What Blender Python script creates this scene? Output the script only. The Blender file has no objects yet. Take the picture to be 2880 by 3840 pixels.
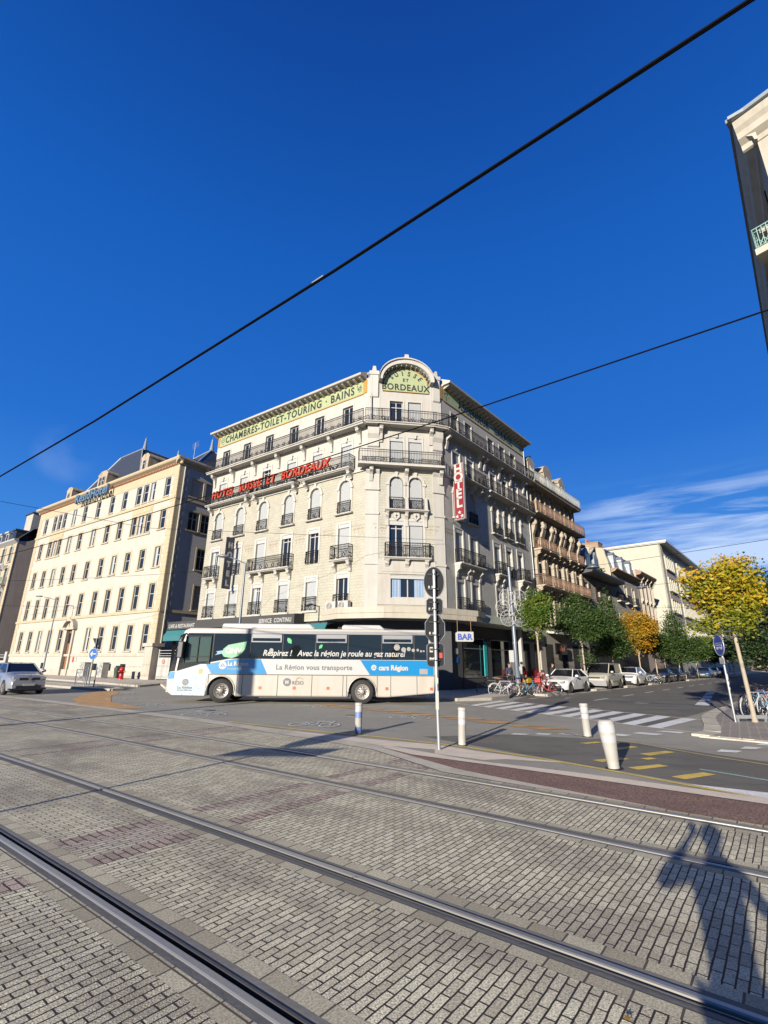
import bpy, math, random
import numpy as np
from mathutils import Matrix, Vector
R = math.radians
rnd = random.Random(7)
scn = bpy.context.scene
col = scn.collection

# ---------------------------------------------------------------- camera
cam_d = bpy.data.cameras.new('camera'); cam = bpy.data.objects.new('camera', cam_d); col.objects.link(cam)
scn.camera = cam
cam_d.sensor_fit = 'HORIZONTAL'; cam_d.sensor_width = 36.0; cam_d.lens = 1806.0/2880.0*36.0
cam_d.clip_start = 0.05; cam_d.clip_end = 3000
_p, _r = R(17.38), R(0.49)
_f = Vector((0, math.cos(_p), math.sin(_p))); _r0 = Vector((1, 0, 0)); _u0 = _r0.cross(_f)
_rt = math.cos(_r)*_r0 + math.sin(_r)*_u0; _up = -math.sin(_r)*_r0 + math.cos(_r)*_u0
cam.matrix_world = Matrix(((_rt.x, _up.x, -_f.x, 0), (_rt.y, _up.y, -_f.y, 0), (_rt.z, _up.z, -_f.z, 1.72), (0, 0, 0, 1)))
scn.render.resolution_x = 768; scn.render.resolution_y = 1024
scn.view_settings.view_transform = 'Standard'; scn.view_settings.look = 'None'
scn.view_settings.exposure = 1.25; scn.view_settings.gamma = 1.0

# ---------------------------------------------------------------- sun and sky
SUN_AZ, SUN_EL = 209.1, 13.4            # clockwise from +Y
sd = Vector((math.sin(R(SUN_AZ))*math.cos(R(SUN_EL)), math.cos(R(SUN_AZ))*math.cos(R(SUN_EL)), math.sin(R(SUN_EL))))
sun_d = bpy.data.lights.new('sun', 'SUN'); sun = bpy.data.objects.new('sun', sun_d); col.objects.link(sun)
sun_d.energy = 4.9; sun_d.angle = R(0.53); sun_d.color = (1.0, 0.915, 0.79)
sun.rotation_euler = sd.to_track_quat('Z', 'Y').to_euler(); sun.location = (-20, -30, 40)
world = bpy.data.worlds.new('World'); scn.world = world; world.use_nodes = True
def build_world():
    nt = world.node_tree; nt.nodes.clear(); N = nt.nodes.new; L = nt.links.new
    out = N('ShaderNodeOutputWorld'); bg = N('ShaderNodeBackground'); L(bg.outputs[0], out.inputs[0])
    sky = N('ShaderNodeTexSky'); sky.sky_type = 'NISHITA'; sky.sun_disc = False
    sky.sun_elevation = R(SUN_EL); sky.sun_rotation = R(SUN_AZ); sky.air_density = 1.0; sky.dust_density = 0.1; sky.ozone_density = 3.0
    sky.altitude = 800
    tc = N('ShaderNodeTexCoord')
    # clear dry autumn air: the sky texture graded towards a deep polarised blue by height
    sz = N('ShaderNodeSeparateXYZ'); L(tc.outputs['Generated'], sz.inputs[0])
    gr = N('ShaderNodeValToRGB'); e = gr.color_ramp.elements; stops = [(0.0, (.95, 2.0, 3.6)), (.08, (.55, 1.55, 3.5)), (.2, (.22, 1.08, 3.2)), (.4, (.075, .68, 2.7)), (.7, (.032, .47, 2.15)), (.9, (.018, .25, 1.40)), (1.0, (.01, .10, .55))]
    while len(e) < len(stops): e.new(.5)
    for i, (p, c) in enumerate(stops): e[i].position = p; e[i].color = (*c, 1)
    L(sz.outputs['Z'], gr.inputs[0])
    dt = N('ShaderNodeVectorMath'); dt.operation = 'DOT_PRODUCT'; L(tc.outputs['Generated'], dt.inputs[0]); dt.inputs[1].default_value = (sd.x, sd.y, 0)
    away = N('ShaderNodeMapRange'); away.interpolation_type = 'SMOOTHSTEP'; L(dt.outputs['Value'], away.inputs['Value'])   # the deep blue lies opposite the sun; nearer the sun the sky stays pale
    away.inputs['From Min'].default_value = .05; away.inputs['From Max'].default_value = .75; away.inputs['To Min'].default_value = .95; away.inputs['To Max'].default_value = .88
    dm = N('ShaderNodeMix'); dm.data_type = 'RGBA'; dm.blend_type = 'MULTIPLY'; dm.inputs[0].default_value = 1; L(sky.outputs[0], dm.inputs[6]); dm.inputs[7].default_value = (.5, .5, .5, 1)
    hs = N('ShaderNodeMix'); hs.data_type = 'RGBA'; L(away.outputs[0], hs.inputs[0]); L(dm.outputs[2], hs.inputs[6]); L(gr.outputs[0], hs.inputs[7])
    hs_out = hs.outputs[2]
    # thin high cirrus low over the street and one faint puff at the left: noise on the direction
    mp = N('ShaderNodeMapping'); mp.inputs['Scale'].default_value = (1.3, 1.3, 13.0); mp.inputs['Rotation'].default_value = (R(7), R(-4), 0)
    L(tc.outputs['Generated'], mp.inputs[0])
    no = N('ShaderNodeTexNoise'); no.inputs['Scale'].default_value = 2.6; no.inputs['Detail'].default_value = 9; no.inputs['Roughness'].default_value = .58; no.inputs['Distortion'].default_value = .35
    L(mp.outputs[0], no.inputs['Vector'])
    cr = N('ShaderNodeValToRGB'); cr.color_ramp.elements[0].position = .43; cr.color_ramp.elements[1].position = .64
    L(no.outputs['Fac'], cr.inputs[0])
    def blob(v, r0, r1):
        v = Vector(v).normalized()
        vm = N('ShaderNodeVectorMath'); vm.operation = 'DOT_PRODUCT'; L(tc.outputs['Generated'], vm.inputs[0]); vm.inputs[1].default_value = v
        mr = N('ShaderNodeMapRange'); mr.interpolation_type = 'SMOOTHSTEP'
        mr.inputs['From Min'].default_value = math.cos(R(r1)); mr.inputs['From Max'].default_value = math.cos(R(r0)); L(vm.outputs['Value'], mr.inputs['Value'])
        return mr.outputs[0]
    def mul(a, b):
        m = N('ShaderNodeMath'); m.operation = 'MULTIPLY'; L(a, m.inputs[0])
        if isinstance(b, float): m.inputs[1].default_value = b
        else: L(b, m.inputs[1])
        return m.outputs[0]
    sep = N('ShaderNodeSeparateXYZ'); L(tc.outputs['Generated'], sep.inputs[0])
    band = N('ShaderNodeMapRange'); band.interpolation_type = 'SMOOTHSTEP'; L(sep.outputs['Z'], band.inputs['Value'])
    band.inputs['From Min'].default_value = .33; band.inputs['From Max'].default_value = .25
    side = N('ShaderNodeMapRange'); side.interpolation_type = 'SMOOTHSTEP'; L(sep.outputs['X'], side.inputs['Value'])
    side.inputs['From Min'].default_value = .26; side.inputs['From Max'].default_value = .50
    c1 = mul(mul(mul(cr.outputs[0], band.outputs[0]), side.outputs[0]), .66)
    n2 = N('ShaderNodeTexNoise'); n2.inputs['Scale'].default_value = 9; n2.inputs['Detail'].default_value = 6; L(tc.outputs['Generated'], n2.inputs['Vector'])
    r2 = N('ShaderNodeMapRange'); r2.inputs['From Min'].default_value = .35; r2.inputs['From Max'].default_value = .7; L(n2.outputs['Fac'], r2.inputs['Value'])
    c2 = mul(mul(blob((-.548, .764, .338), 0.2, 3.2), r2.outputs[0]), .13)
    ad = N('ShaderNodeMath'); ad.operation = 'ADD'; ad.use_clamp = True; L(c1, ad.inputs[0]); L(c2, ad.inputs[1])
    mx = N('ShaderNodeMix'); mx.data_type = 'RGBA'; L(ad.outputs[0], mx.inputs[0]); L(hs_out, mx.inputs[6]); mx.inputs[7].default_value = (3.3, 3.9, 4.8, 1)
    L(mx.outputs[2], bg.inputs[0]); bg.inputs[1].default_value = 0.10
build_world()

# ---------------------------------------------------------------- materials
MATS = {}
def new_mat(name):
    m = bpy.data.materials.new(name); m.use_nodes = True
    return m, m.node_tree, m.node_tree.nodes['Principled BSDF']
def tone(c):
    m = max(c); k = (1-.645*min(1, m/.75))*(.5+.5*min(1, max(0, (m-.03)/.17))); return tuple(v*k for v in c)
def mat(name, c, rough=.6, metal=0., var=.12, scale=3., bump=0., bscale=40., spec=.5, dirt=0., dirtcol=None, coat=0., raw=False):
    if name in MATS: return MATS[name]
    c = c if raw else tone(c); dirtcol = tone(dirtcol) if dirtcol else None
    m, nt, b = new_mat(name); N = nt.nodes.new; L = nt.links.new
    b.inputs['Roughness'].default_value = rough; b.inputs['Metallic'].default_value = metal
    b.inputs['Specular IOR Level'].default_value = spec; b.inputs['Coat Weight'].default_value = coat
    tc = N('ShaderNodeTexCoord'); no = N('ShaderNodeTexNoise'); no.inputs['Scale'].default_value = scale; no.inputs['Detail'].default_value = 5
    L(tc.outputs['Object'], no.inputs['Vector'])
    mx = N('ShaderNodeMix'); mx.data_type = 'RGBA'; L(no.outputs['Fac'], mx.inputs[0])
    mx.inputs[6].default_value = (*[min(1, v*(1-var)) for v in c], 1); mx.inputs[7].default_value = (*[min(1, v*(1+var)) for v in c], 1)
    colr = mx.outputs[2]
    if dirt > 0:
        mp = N('ShaderNodeMapping'); mp.inputs['Scale'].default_value = (1.2, 1.2, .22); L(tc.outputs['Object'], mp.inputs[0])
        n2 = N('ShaderNodeTexNoise'); n2.inputs['Scale'].default_value = 1.7; n2.inputs['Detail'].default_value = 8; n2.inputs['Roughness'].default_value = .65; L(mp.outputs[0], n2.inputs['Vector'])
        rr = N('ShaderNodeMapRange'); rr.inputs['From Min'].default_value = .47; rr.inputs['From Max'].default_value = .74; L(n2.outputs['Fac'], rr.inputs['Value'])
        ml = N('ShaderNodeMath'); ml.operation = 'MULTIPLY'; ml.inputs[1].default_value = dirt; L(rr.outputs[0], ml.inputs[0])
        m2 = N('ShaderNodeMix'); m2.data_type = 'RGBA'; L(ml.outputs[0], m2.inputs[0]); L(colr, m2.inputs[6]); m2.inputs[7].default_value = (*(dirtcol or (.12, .095, .07)), 1)
        colr = m2.outputs[2]
    L(colr, b.inputs['Base Color'])
    if bump > 0:
        nb = N('ShaderNodeTexNoise'); nb.inputs['Scale'].default_value = bscale; nb.inputs['Detail'].default_value = 4; L(tc.outputs['Object'], nb.inputs['Vector'])
        bp = N('ShaderNodeBump'); bp.inputs['Strength'].default_value = bump; bp.inputs['Distance'].default_value = .01; L(nb.outputs['Fac'], bp.inputs['Height']); L(bp.outputs[0], b.inputs['Normal'])
    MATS[name] = m; return m
def brick_mat(name, c1, c2, mortar, bw, bh, ms=.012, offset=.5, rough=.7, bump=.4, vertical=True, rot=0., noise=.25, stain=.0, stainc=(.1, .08, .05), uv=False):
    if name in MATS: return MATS[name]
    if vertical: c1, c2, mortar, stainc = tone(c1), tone(c2), tone(mortar), tone(stainc)
    m, nt, b = new_mat(name); N = nt.nodes.new; L = nt.links.new
    b.inputs['Roughness'].default_value = rough
    tc = N('ShaderNodeTexCoord'); src = tc.outputs['Object']
    if uv: un = N('ShaderNodeUVMap'); un.uv_map = 'track'; src = un.outputs[0]
    if vertical:
        s = N('ShaderNodeSeparateXYZ'); c = N('ShaderNodeCombineXYZ'); L(src, s.inputs[0])
        L(s.outputs['X'], c.inputs[0]); L(s.outputs['Z'], c.inputs[1]); v = c.outputs[0]
    else:
        mp = N('ShaderNodeMapping'); mp.inputs['Rotation'].default_value = (0, 0, rot); L(src, mp.inputs[0]); v = mp.outputs[0]
    br = N('ShaderNodeTexBrick'); L(v, br.inputs['Vector']); br.offset = offset
    br.inputs['Color1'].default_value = (*c1, 1); br.inputs['Color2'].default_value = (*c2, 1); br.inputs['Mortar'].default_value = (*mortar, 1)
    br.inputs['Scale'].default_value = 1; br.inputs['Mortar Size'].default_value = ms; br.inputs['Mortar Smooth'].default_value = .1
    br.inputs['Brick Width'].default_value = bw; br.inputs['Row Height'].default_value = bh
    no = N('ShaderNodeTexNoise'); no.inputs['Scale'].default_value = 1.3; no.inputs['Detail'].default_value = 8; L(src, no.inputs['Vector'])
    mx = N('ShaderNodeMix'); mx.data_type = 'RGBA'; mx.blend_type = 'MULTIPLY'; mx.inputs[0].default_value = noise; L(br.outputs['Color'], mx.inputs[6]); L(no.outputs['Color'], mx.inputs[7])
    hsv = N('ShaderNodeHueSaturation'); L(no.outputs['Color'], hsv.inputs['Color']); hsv.inputs['Saturation'].default_value = 0; hsv.inputs['Value'].default_value = 1.6; L(hsv.outputs[0], mx.inputs[7])
    colr = mx.outputs[2]
    if stain > 0:
        n2 = N('ShaderNodeTexNoise'); n2.inputs['Scale'].default_value = .9; n2.inputs['Detail'].default_value = 8; n2.inputs['Roughness'].default_value = .68; sm_ = N('ShaderNodeMapping'); sm_.inputs['Scale'].default_value = (1, 1, .35); L(src, sm_.inputs[0]); L(sm_.outputs[0], n2.inputs['Vector'])
        rr = N('ShaderNodeMapRange'); rr.inputs['From Min'].default_value = .52; rr.inputs['From Max'].default_value = .75; rr.inputs['To Max'].default_value = stain; L(n2.outputs['Fac'], rr.inputs['Value'])
        m2 = N('ShaderNodeMix'); m2.data_type = 'RGBA'; L(rr.outputs[0], m2.inputs[0]); L(colr, m2.inputs[6]); m2.inputs[7].default_value = (*stainc, 1); colr = m2.outputs[2]
    if uv:
        n3 = N('ShaderNodeTexNoise'); n3.inputs['Scale'].default_value = 75; n3.inputs['Detail'].default_value = 2; L(src, n3.inputs['Vector'])
        r3 = N('ShaderNodeMapRange'); r3.inputs['From Min'].default_value = .36; r3.inputs['From Max'].default_value = .62; r3.inputs['To Min'].default_value = .55; r3.inputs['To Max'].default_value = 0; L(n3.outputs['Fac'], r3.inputs['Value'])
        m3 = N('ShaderNodeMix'); m3.data_type = 'RGBA'; L(r3.outputs[0], m3.inputs[0]); L(colr, m3.inputs[6]); m3.inputs[7].default_value = (.09, .08, .06, 1); colr = m3.outputs[2]
    L(colr, b.inputs['Base Color'])
    bp = N('ShaderNodeBump'); bp.inputs['Strength'].default_value = bump; bp.inputs['Distance'].default_value = .006; bp.invert = True; L(br.outputs['Fac'], bp.inputs['Height']); L(bp.outputs[0], b.inputs['Normal'])
    MATS[name] = m; return m
def glass_mat(name, c=(.008, .011, .015), rough=.06):
    m, nt, b = new_mat(name); b.inputs['Base Color'].default_value = (*c, 1); b.inputs['Roughness'].default_value = rough
    b.inputs['Specular IOR Level'].default_value = .8
    N = nt.nodes.new; tc = N('ShaderNodeTexCoord'); no = N('ShaderNodeTexNoise'); no.inputs['Scale'].default_value = 1.6; nt.links.new(tc.outputs['Object'], no.inputs['Vector'])
    bp = N('ShaderNodeBump'); bp.inputs['Strength'].default_value = .05; bp.inputs['Distance'].default_value = .05; nt.links.new(no.outputs['Fac'], bp.inputs['Height']); nt.links.new(bp.outputs[0], b.inputs['Normal'])
    MATS[name] = m; return m

# ---------------------------------------------------------------- mesh builder
class MB:
    def __init__(s): s.v = []; s.f = []; s.mi = []; s.cur = 0; s.smooth = []
    def add(s, vs, fs, sm=False):
        o = len(s.v); s.v += [tuple(map(float, v)) for v in vs]
        for f in fs: s.f.append(tuple(i+o for i in f)); s.mi.append(s.cur); s.smooth.append(sm)
        return s
    def box(s, x0, x1, y0, y1, z0, z1):
        return s.add([(x0,y0,z0),(x1,y0,z0),(x1,y1,z0),(x0,y1,z0),(x0,y0,z1),(x1,y0,z1),(x1,y1,z1),(x0,y1,z1)],
                     [(0,3,2,1),(4,5,6,7),(0,1,5,4),(1,2,6,5),(2,3,7,6),(3,0,4,7)])
    def quad(s, a, b, c, d): return s.add([a, b, c, d], [(0, 1, 2, 3)])
    def prism(s, pts, a, b, pl='xz'):
        n = len(pts)
        P = {'xz': lambda p, d: (p[0], d, p[1]), 'yz': lambda p, d: (d, p[0], p[1]), 'xy': lambda p, d: (p[0], p[1], d)}[pl]
        return s.add([P(p, a) for p in pts]+[P(p, b) for p in pts], [tuple(range(n)), tuple(range(2*n-1, n-1, -1))]+[(i, i+n, (i+1) % n+n, (i+1) % n) for i in range(n)])
    def tube(s, p, q, r, n=6, r2=None, cap=True):
        p = Vector(p); q = Vector(q); d = (q-p)
        if d.length < 1e-6: return s
        d.normalize(); u = d.orthogonal().normalized(); w = d.cross(u); r2 = r if r2 is None else r2
        vs = [p+(u*math.cos(t)+w*math.sin(t))*r for t in [2*math.pi*i/n for i in range(n)]] + [q+(u*math.cos(t)+w*math.sin(t))*r2 for t in [2*math.pi*i/n for i in range(n)]]
        fs = [(i, (i+1) % n, (i+1) % n+n, i+n) for i in range(n)]
        s.add(vs, fs, True)
        if cap: s.add(vs[:n], [tuple(range(n))[::-1]]); s.add(vs[n:], [tuple(range(n))])
        return s
    def path(s, pts, r, n=6, closed=False):
        pts = [Vector(p) for p in pts]; m = len(pts)
        rs = r if isinstance(r, (list, tuple)) else [r]*m
        vs = []; u = None
        for i, p in enumerate(pts):
            a = pts[i-1] if (i > 0 or closed) else p; b = pts[(i+1) % m] if (i < m-1 or closed) else p
            d = (b-a).normalized()
            u = d.orthogonal().normalized() if u is None else (u-d*u.dot(d)).normalized()
            w = d.cross(u)
            vs += [p+(u*math.cos(t)+w*math.sin(t))*rs[i] for t in [2*math.pi*k/n for k in range(n)]]
        k = m if closed else m-1
        fs = [(i*n+j, i*n+(j+1) % n, ((i+1) % m)*n+(j+1) % n, ((i+1) % m)*n+j) for i in range(k) for j in range(n)]
        s.add(vs, fs, True)
        if not closed: s.add(vs[:n], [tuple(range(n))[::-1]]); s.add(vs[-n:], [tuple(range(n))])
        return s
    def lathe(s, prof, c=(0, 0, 0), n=16, axis='z', sm=True):
        vs = []
        for r, h in prof:
            for i in range(n):
                t = 2*math.pi*i/n; a, b = r*math.cos(t), r*math.sin(t)
                vs.append({'z': (c[0]+a, c[1]+b, c[2]+h), 'y': (c[0]+a, c[1]+h, c[2]+b), 'x': (c[0]+h, c[1]+a, c[2]+b)}[axis])
        m = len(prof)
        return s.add(vs, [(i*n+j, i*n+(j+1) % n, (i+1)*n+(j+1) % n, (i+1)*n+j) for i in range(m-1) for j in range(n)], sm)
    def disc(s, c, r, n=20, axis='y', ry=None, t=0.):
        """flat disc (or squat cylinder of thickness t)"""
        ry = ry or r
        pts = [(c[0 if axis != 'x' else 1]+r*math.cos(2*math.pi*i/n), (c[2] if axis != 'z' else c[1])+ry*math.sin(2*math.pi*i/n)) for i in range(n)]
        d = c[{'x': 0, 'y': 1, 'z': 2}[axis]]
        return s.prism(pts, d-t/2, d+max(t/2, .0005), {'x': 'yz', 'y': 'xz', 'z': 'xy'}[axis])
    def ring(s, c, Rr, r, axis='y', n=20, k=6):
        pts = []
        for i in range(n):
            t = 2*math.pi*i/n; a, b = Rr*math.cos(t), Rr*math.sin(t)
            pts.append({'z': (c[0]+a, c[1]+b, c[2]), 'y': (c[0]+a, c[1], c[2]+b), 'x': (c[0], c[1]+a, c[2]+b)}[axis])
        return s.path(pts, r, k, True)
    def blob(s, c, rx, ry, rz, n=10, m=7):
        vs = []; 
        for i in range(1, m):
            ph = math.pi*i/m
            for j in range(n):
                t = 2*math.pi*j/n; vs.append((c[0]+rx*math.sin(ph)*math.cos(t), c[1]+ry*math.sin(ph)*math.sin(t), c[2]+rz*math.cos(ph)))
        vs += [(c[0], c[1], c[2]+rz), (c[0], c[1], c[2]-rz)]
        fs = [(i*n+j, i*n+(j+1) % n, (i+1)*n+(j+1) % n, (i+1)*n+j) for i in range(m-2) for j in range(n)]
        T = (m-1)*n; fs += [(T, (j+1) % n, j) for j in range(n)] + [(T+1, (m-2)*n+j, (m-2)*n+(j+1) % n) for j in range(n)]
        return s.add(vs, fs, True)
    def xf(s, M, i0=0):
        for i in range(i0, len(s.v)): s.v[i] = tuple(M @ Vector(s.v[i]))
        return s
    def mesh(s, name, mats):
        me = bpy.data.meshes.new(name); me.from_pydata(s.v, [], s.f)
        for m in (mats if isinstance(mats, (list, tuple)) else [mats]): me.materials.append(MATS[m] if isinstance(m, str) else m)
        me.polygons.foreach_set('material_index', s.mi); me.polygons.foreach_set('use_smooth', s.smooth); me.update()
        return me
W = {}
def tag(o, label=None, cat=None, group=None, kind=None):
    for k, v in (('label', label), ('category', cat), ('group', group), ('kind', kind)):
        if v: o[k] = v
    return o
def fr(x, y, ang=0., z=0.): return Matrix.Translation((x, y, z)) @ Matrix.Rotation(ang, 4, 'Z')
def root(name, M, label, cat, group=None):
    o = bpy.data.objects.new(name, None); o.empty_display_size = .3; col.objects.link(o); o.matrix_world = M; W[o.name] = M.copy()
    return tag(o, label, cat, group)
def put(name, me, parent=None, M=None, label=None):
    """link a mesh as an object; M is its world matrix (default: its parent's)"""
    if isinstance(me, tuple): me = me[0].mesh(name, me[1])
    o = bpy.data.objects.new(name, me); col.objects.link(o)
    if parent is None: o.matrix_world = M or Matrix(); W[o.name] = o.matrix_world.copy()
    else:
        pw = W[parent.name]; M = M if M is not None else pw; o.parent = parent; o.matrix_parent_inverse = Matrix()
        o.matrix_local = pw.inverted() @ M; W[o.name] = M.copy()
    if label: o['label'] = label
    return o
def copy_tree(o, parent=None, M=None):
    c = o.copy(); col.objects.link(c); c.parent = parent
    if parent is None: c.matrix_world = M; W[c.name] = M.copy()
    else: W[c.name] = W[parent.name] @ o.matrix_local
    for ch in KIDS.get(o.name, [x for x in bpy.data.objects if x.parent == o]): copy_tree(ch, c)
    return c
KIDS = {}
def struct(name, mb, m, M=None): return tag(put(name, mb.mesh(name, m), None, M), kind='structure')
def bevel(o, w, seg=2, ang=40):
    b = o.modifiers.new('bevel', 'BEVEL'); b.width = w; b.segments = seg; b.limit_method = 'ANGLE'; b.angle_limit = R(ang); return o
_TX = {}
def text_mesh(s, size, ext, m, bold=0., shear=0., space=1., align='CENTER', wscale=1.):
    key = (s, size, ext, m, bold, shear, space, align, wscale)
    if key in _TX: return _TX[key]
    cu = bpy.data.curves.new('lettering', 'FONT'); cu.body = s; cu.size = size; cu.extrude = ext; cu.offset = bold; cu.shear = shear; cu.space_character = space
    cu.align_x = align; cu.align_y = 'BOTTOM_BASELINE'; cu.resolution_u = 3
    o = bpy.data.objects.new('lettering', cu); col.objects.link(o); dg = bpy.context.evaluated_depsgraph_get()
    me = bpy.data.meshes.new_from_object(o.evaluated_get(dg)); bpy.data.objects.remove(o); bpy.data.curves.remove(cu)
    me.materials.clear(); me.materials.append(MATS[m])
    me.transform(Matrix.Diagonal((wscale, 1, 1, 1)))
    _TX[key] = me; return me
UP = Matrix.Rotation(R(90), 4, 'X')       # text plane XY -> XZ, facing -y
def text(name, s, size, ext, m, parent, M, **k): return put(name, text_mesh(s, size, ext, m, **k), parent, M @ UP)
T = Matrix.Translation
# ---------------------------------------------------------------- palette
mat('cream_stone', (.80, .765, .69), .75, var=.10, scale=1.2, bump=.15, dirt=.7, dirtcol=(.30, .26, .20))
mat('cream_trim', (.84, .81, .74), .7, var=.08, scale=2., bump=.1, dirt=.45, dirtcol=(.28, .25, .2))
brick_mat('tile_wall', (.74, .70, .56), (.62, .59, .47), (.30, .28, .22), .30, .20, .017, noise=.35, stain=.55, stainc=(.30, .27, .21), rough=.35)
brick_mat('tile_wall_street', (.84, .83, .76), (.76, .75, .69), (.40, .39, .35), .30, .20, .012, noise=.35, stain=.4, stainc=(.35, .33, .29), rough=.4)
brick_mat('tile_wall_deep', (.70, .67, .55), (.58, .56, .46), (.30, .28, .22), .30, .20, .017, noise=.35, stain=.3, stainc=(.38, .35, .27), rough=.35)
mat('shutter_white', (.74, .77, .78), .5, var=.04)
mat('frame_white', (.80, .80, .78), .4, var=.03)
glass_mat('window_glass'); glass_mat('cab_glass', (.03, .05, .04), .1); glass_mat('bus_glass', (.006, .008, .008), .05); glass_mat('car_glass', (.007, .008, .010), .04)
mat('curtain_cloth', (.62, .66, .68), .9, var=.25, scale=14)
mat('blue_curtain', (.30, .43, .62), .9, var=.3, scale=16)
mat('iron_black', (.012, .012, .013), .6, var=.2, spec=.25)
mat('iron_rust', (.18, .10, .06), .6, var=.35, scale=5)
mat('iron_grey', (.36, .38, .36), .6, var=.2)
mat('interior_dark', (.018, .017, .016), .9)
mat('frieze_green', (.34, .39, .22), .35, var=.16, scale=1.6, dirt=.4, dirtcol=(.45, .42, .2))
mat('frieze_edge', (.46, .25, .05), .4, var=.2)
mat('frieze_letter', (.025, .028, .022), .5)
mat('leaf_ornament', (.10, .13, .05), .5)
mat('flower_ornament', (.30, .24, .16), .6)
mat('slate_roof', (.045, .05, .058), .45, var=.35, scale=4, bump=.3, bscale=12)
mat('zinc', (.30, .34, .36), .4, metal=.3, var=.15)
mat('sign_red', (.17, .006, .014), .4, var=.1); mat('sign_white', (.80, .79, .74), .4, var=.03); mat('neon_red', (.72, .075, .02), .35, var=.1)
mat('sign_navy', (.03, .045, .11), .4); mat('bar_blue', (.05, .09, .30), .4)
mat('awning_black', (.05, .05, .05), .7); mat('awning_teal', (.02, .13, .14), .7)
mat('resid_wall', (.71, .685, .60), .8, var=.07, scale=.6, bump=.15, dirt=.25, dirtcol=(.55, .45, .30))
mat('resid_trim', (.56, .46, .30), .75, var=.1, scale=1.5, dirt=.35, dirtcol=(.30, .24, .15))
mat('resid_side', (.78, .75, .72), .85, var=.12, scale=.7, dirt=.4, dirtcol=(.40, .38, .36))
mat('plinth_stone', (.50, .45, .37), .8, var=.15, scale=2, bump=.3, bscale=9, dirt=.5)
mat('resid_letter', (.09, .15, .22), .4)
mat('dormer_stone', (.40, .32, .22), .8, var=.25, scale=3, bump=.3, dirt=.8, dirtcol=(.08, .06, .045))
mat('wood_brown', (.20, .085, .035), .5, var=.25, scale=4)
mat('render_brown', (.60, .50, .42), .9, var=.12, scale=.8, bump=.3, bscale=4, dirt=.3)
mat('yellow_render', (.62, .50, .32), .8, var=.1, dirt=.3)
mat('ochre_stone', (.37, .315, .235), .8, var=.2, scale=1.5, bump=.3, bscale=8, dirt=.7, dirtcol=(.12, .09, .06))
mat('grey_render', (.40, .38, .33), .85, var=.15, scale=1, dirt=.5)
mat('brown_shutter', (.11, .06, .04), .7)
mat('right_shade_render', (.80, .70, .52), .85, var=.1, dirt=.5); mat('beige_render', (.50, .44, .33), .85, var=.08, scale=.6, dirt=.3)  # right wall: beige render with base colour lightened to lift its shade
mat('pink_render', (.50, .40, .35), .85, var=.1, dirt=.35)
mat('modern_cream', (.62, .60, .49), .8, var=.05, scale=.5, dirt=.15); mat('modern_grey', (.42, .42, .38), .8, var=.05); mat('modern_pink', (.46, .38, .34), .8, var=.06)
brick_mat('chimney_brick', (.42, .13, .06), (.34, .10, .05), (.35, .28, .2), .24, .08, .01, noise=.4)
mat('brown_brick', (.24, .17, .11), .85, var=.3, scale=6); mat('clay_pot', (.42, .18, .10), .7, var=.2); mat('roof_tile', (.24, .09, .05), .8, var=.25, scale=3)
mat('pale_stone', (.62, .57, .46), .75, var=.1, dirt=.3); mat('mint_iron', (.30, .50, .44), .5)
mat('shop_dark', (.035, .035, .038), .5); mat('shop_grey', (.075, .075, .078), .6, var=.1); mat('shop_red', (.40, .018, .02), .45); mat('shop_cream', (.30, .28, .24), .7, var=.15)  # shop tones: dark finishes, deepened in colour to stand for the shade
mat('teal_door', (.02, .30, .32), .4); mat('canopy_green', (.42, .46, .38), .6, var=.1, dirt=.4)
mat('steel_grey', (.30, .31, .32), .4, metal=.6, var=.15, dirt=.3); mat('galvanised', (.42, .44, .45), .42, metal=.55, var=.12, scale=6); mat('lamp_grey', (.12, .14, .17), .4, metal=.2)
mat('bollard_white', (.72, .70, .63), .55, var=.08, scale=6, dirt=.6, dirtcol=(.35, .32, .27)); mat('reflector_white', (.88, .88, .90), .3, var=.03); mat('bollard_blue', (.14, .22, .46), .5, var=.25, scale=8)
mat('sign_back', (.022, .023, .026), .7, var=.2, spec=.2); mat('sticker_pale', (.55, .55, .5), .5); mat('sticker_red', (.5, .05, .03), .5)
mat('sign_blue', (.02, .12, .42), .35); mat('bus_sign_blue', (.02, .045, .22), .35)
mat('bus_white', (.84, .79, .69), .3, var=.05, scale=1., dirt=.55, dirtcol=(.42, .34, .25), coat=.3)
mat('bus_pure', (.84, .84, .82), .3, var=.02, coat=.3); mat('bus_cyan', (.0, .27, .62), .3, var=.04, coat=.3); mat('bus_grey', (.20, .205, .215), .35, var=.05)
mat('text_grey', (.10, .11, .11), .5); mat('leaf_green', (.05, .42, .12), .4); mat('gnv_green', (.10, .30, .16), .4, var=.3, scale=3); mat('ribbon_blue', (.15, .42, .68), .4)
mat('seam', (.05, .045, .04), .7); mat('flower_white', (.85, .85, .82), .5); mat('flower_yellow', (.8, .5, .05), .5); mat('reflector_orange', (.60, .14, .04), .4)
mat('tyre', (.022, .021, .020), .8, var=.2, bump=.2); mat('rim', (.42, .38, .34), .4, metal=.5, var=.25, scale=8); mat('black_plastic', (.02, .02, .022), .5); mat('headlamp', (.6, .62, .64), .12, metal=.4)
mat('paint_white', (.52, .52, .51), .22, var=.02, coat=.8, raw=True); mat('paint_cream', (.92, .89, .76), .3, var=.03, coat=.5); mat('paint_silver', (.40, .42, .46), .25, metal=.45, var=.05, coat=.8)
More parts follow.
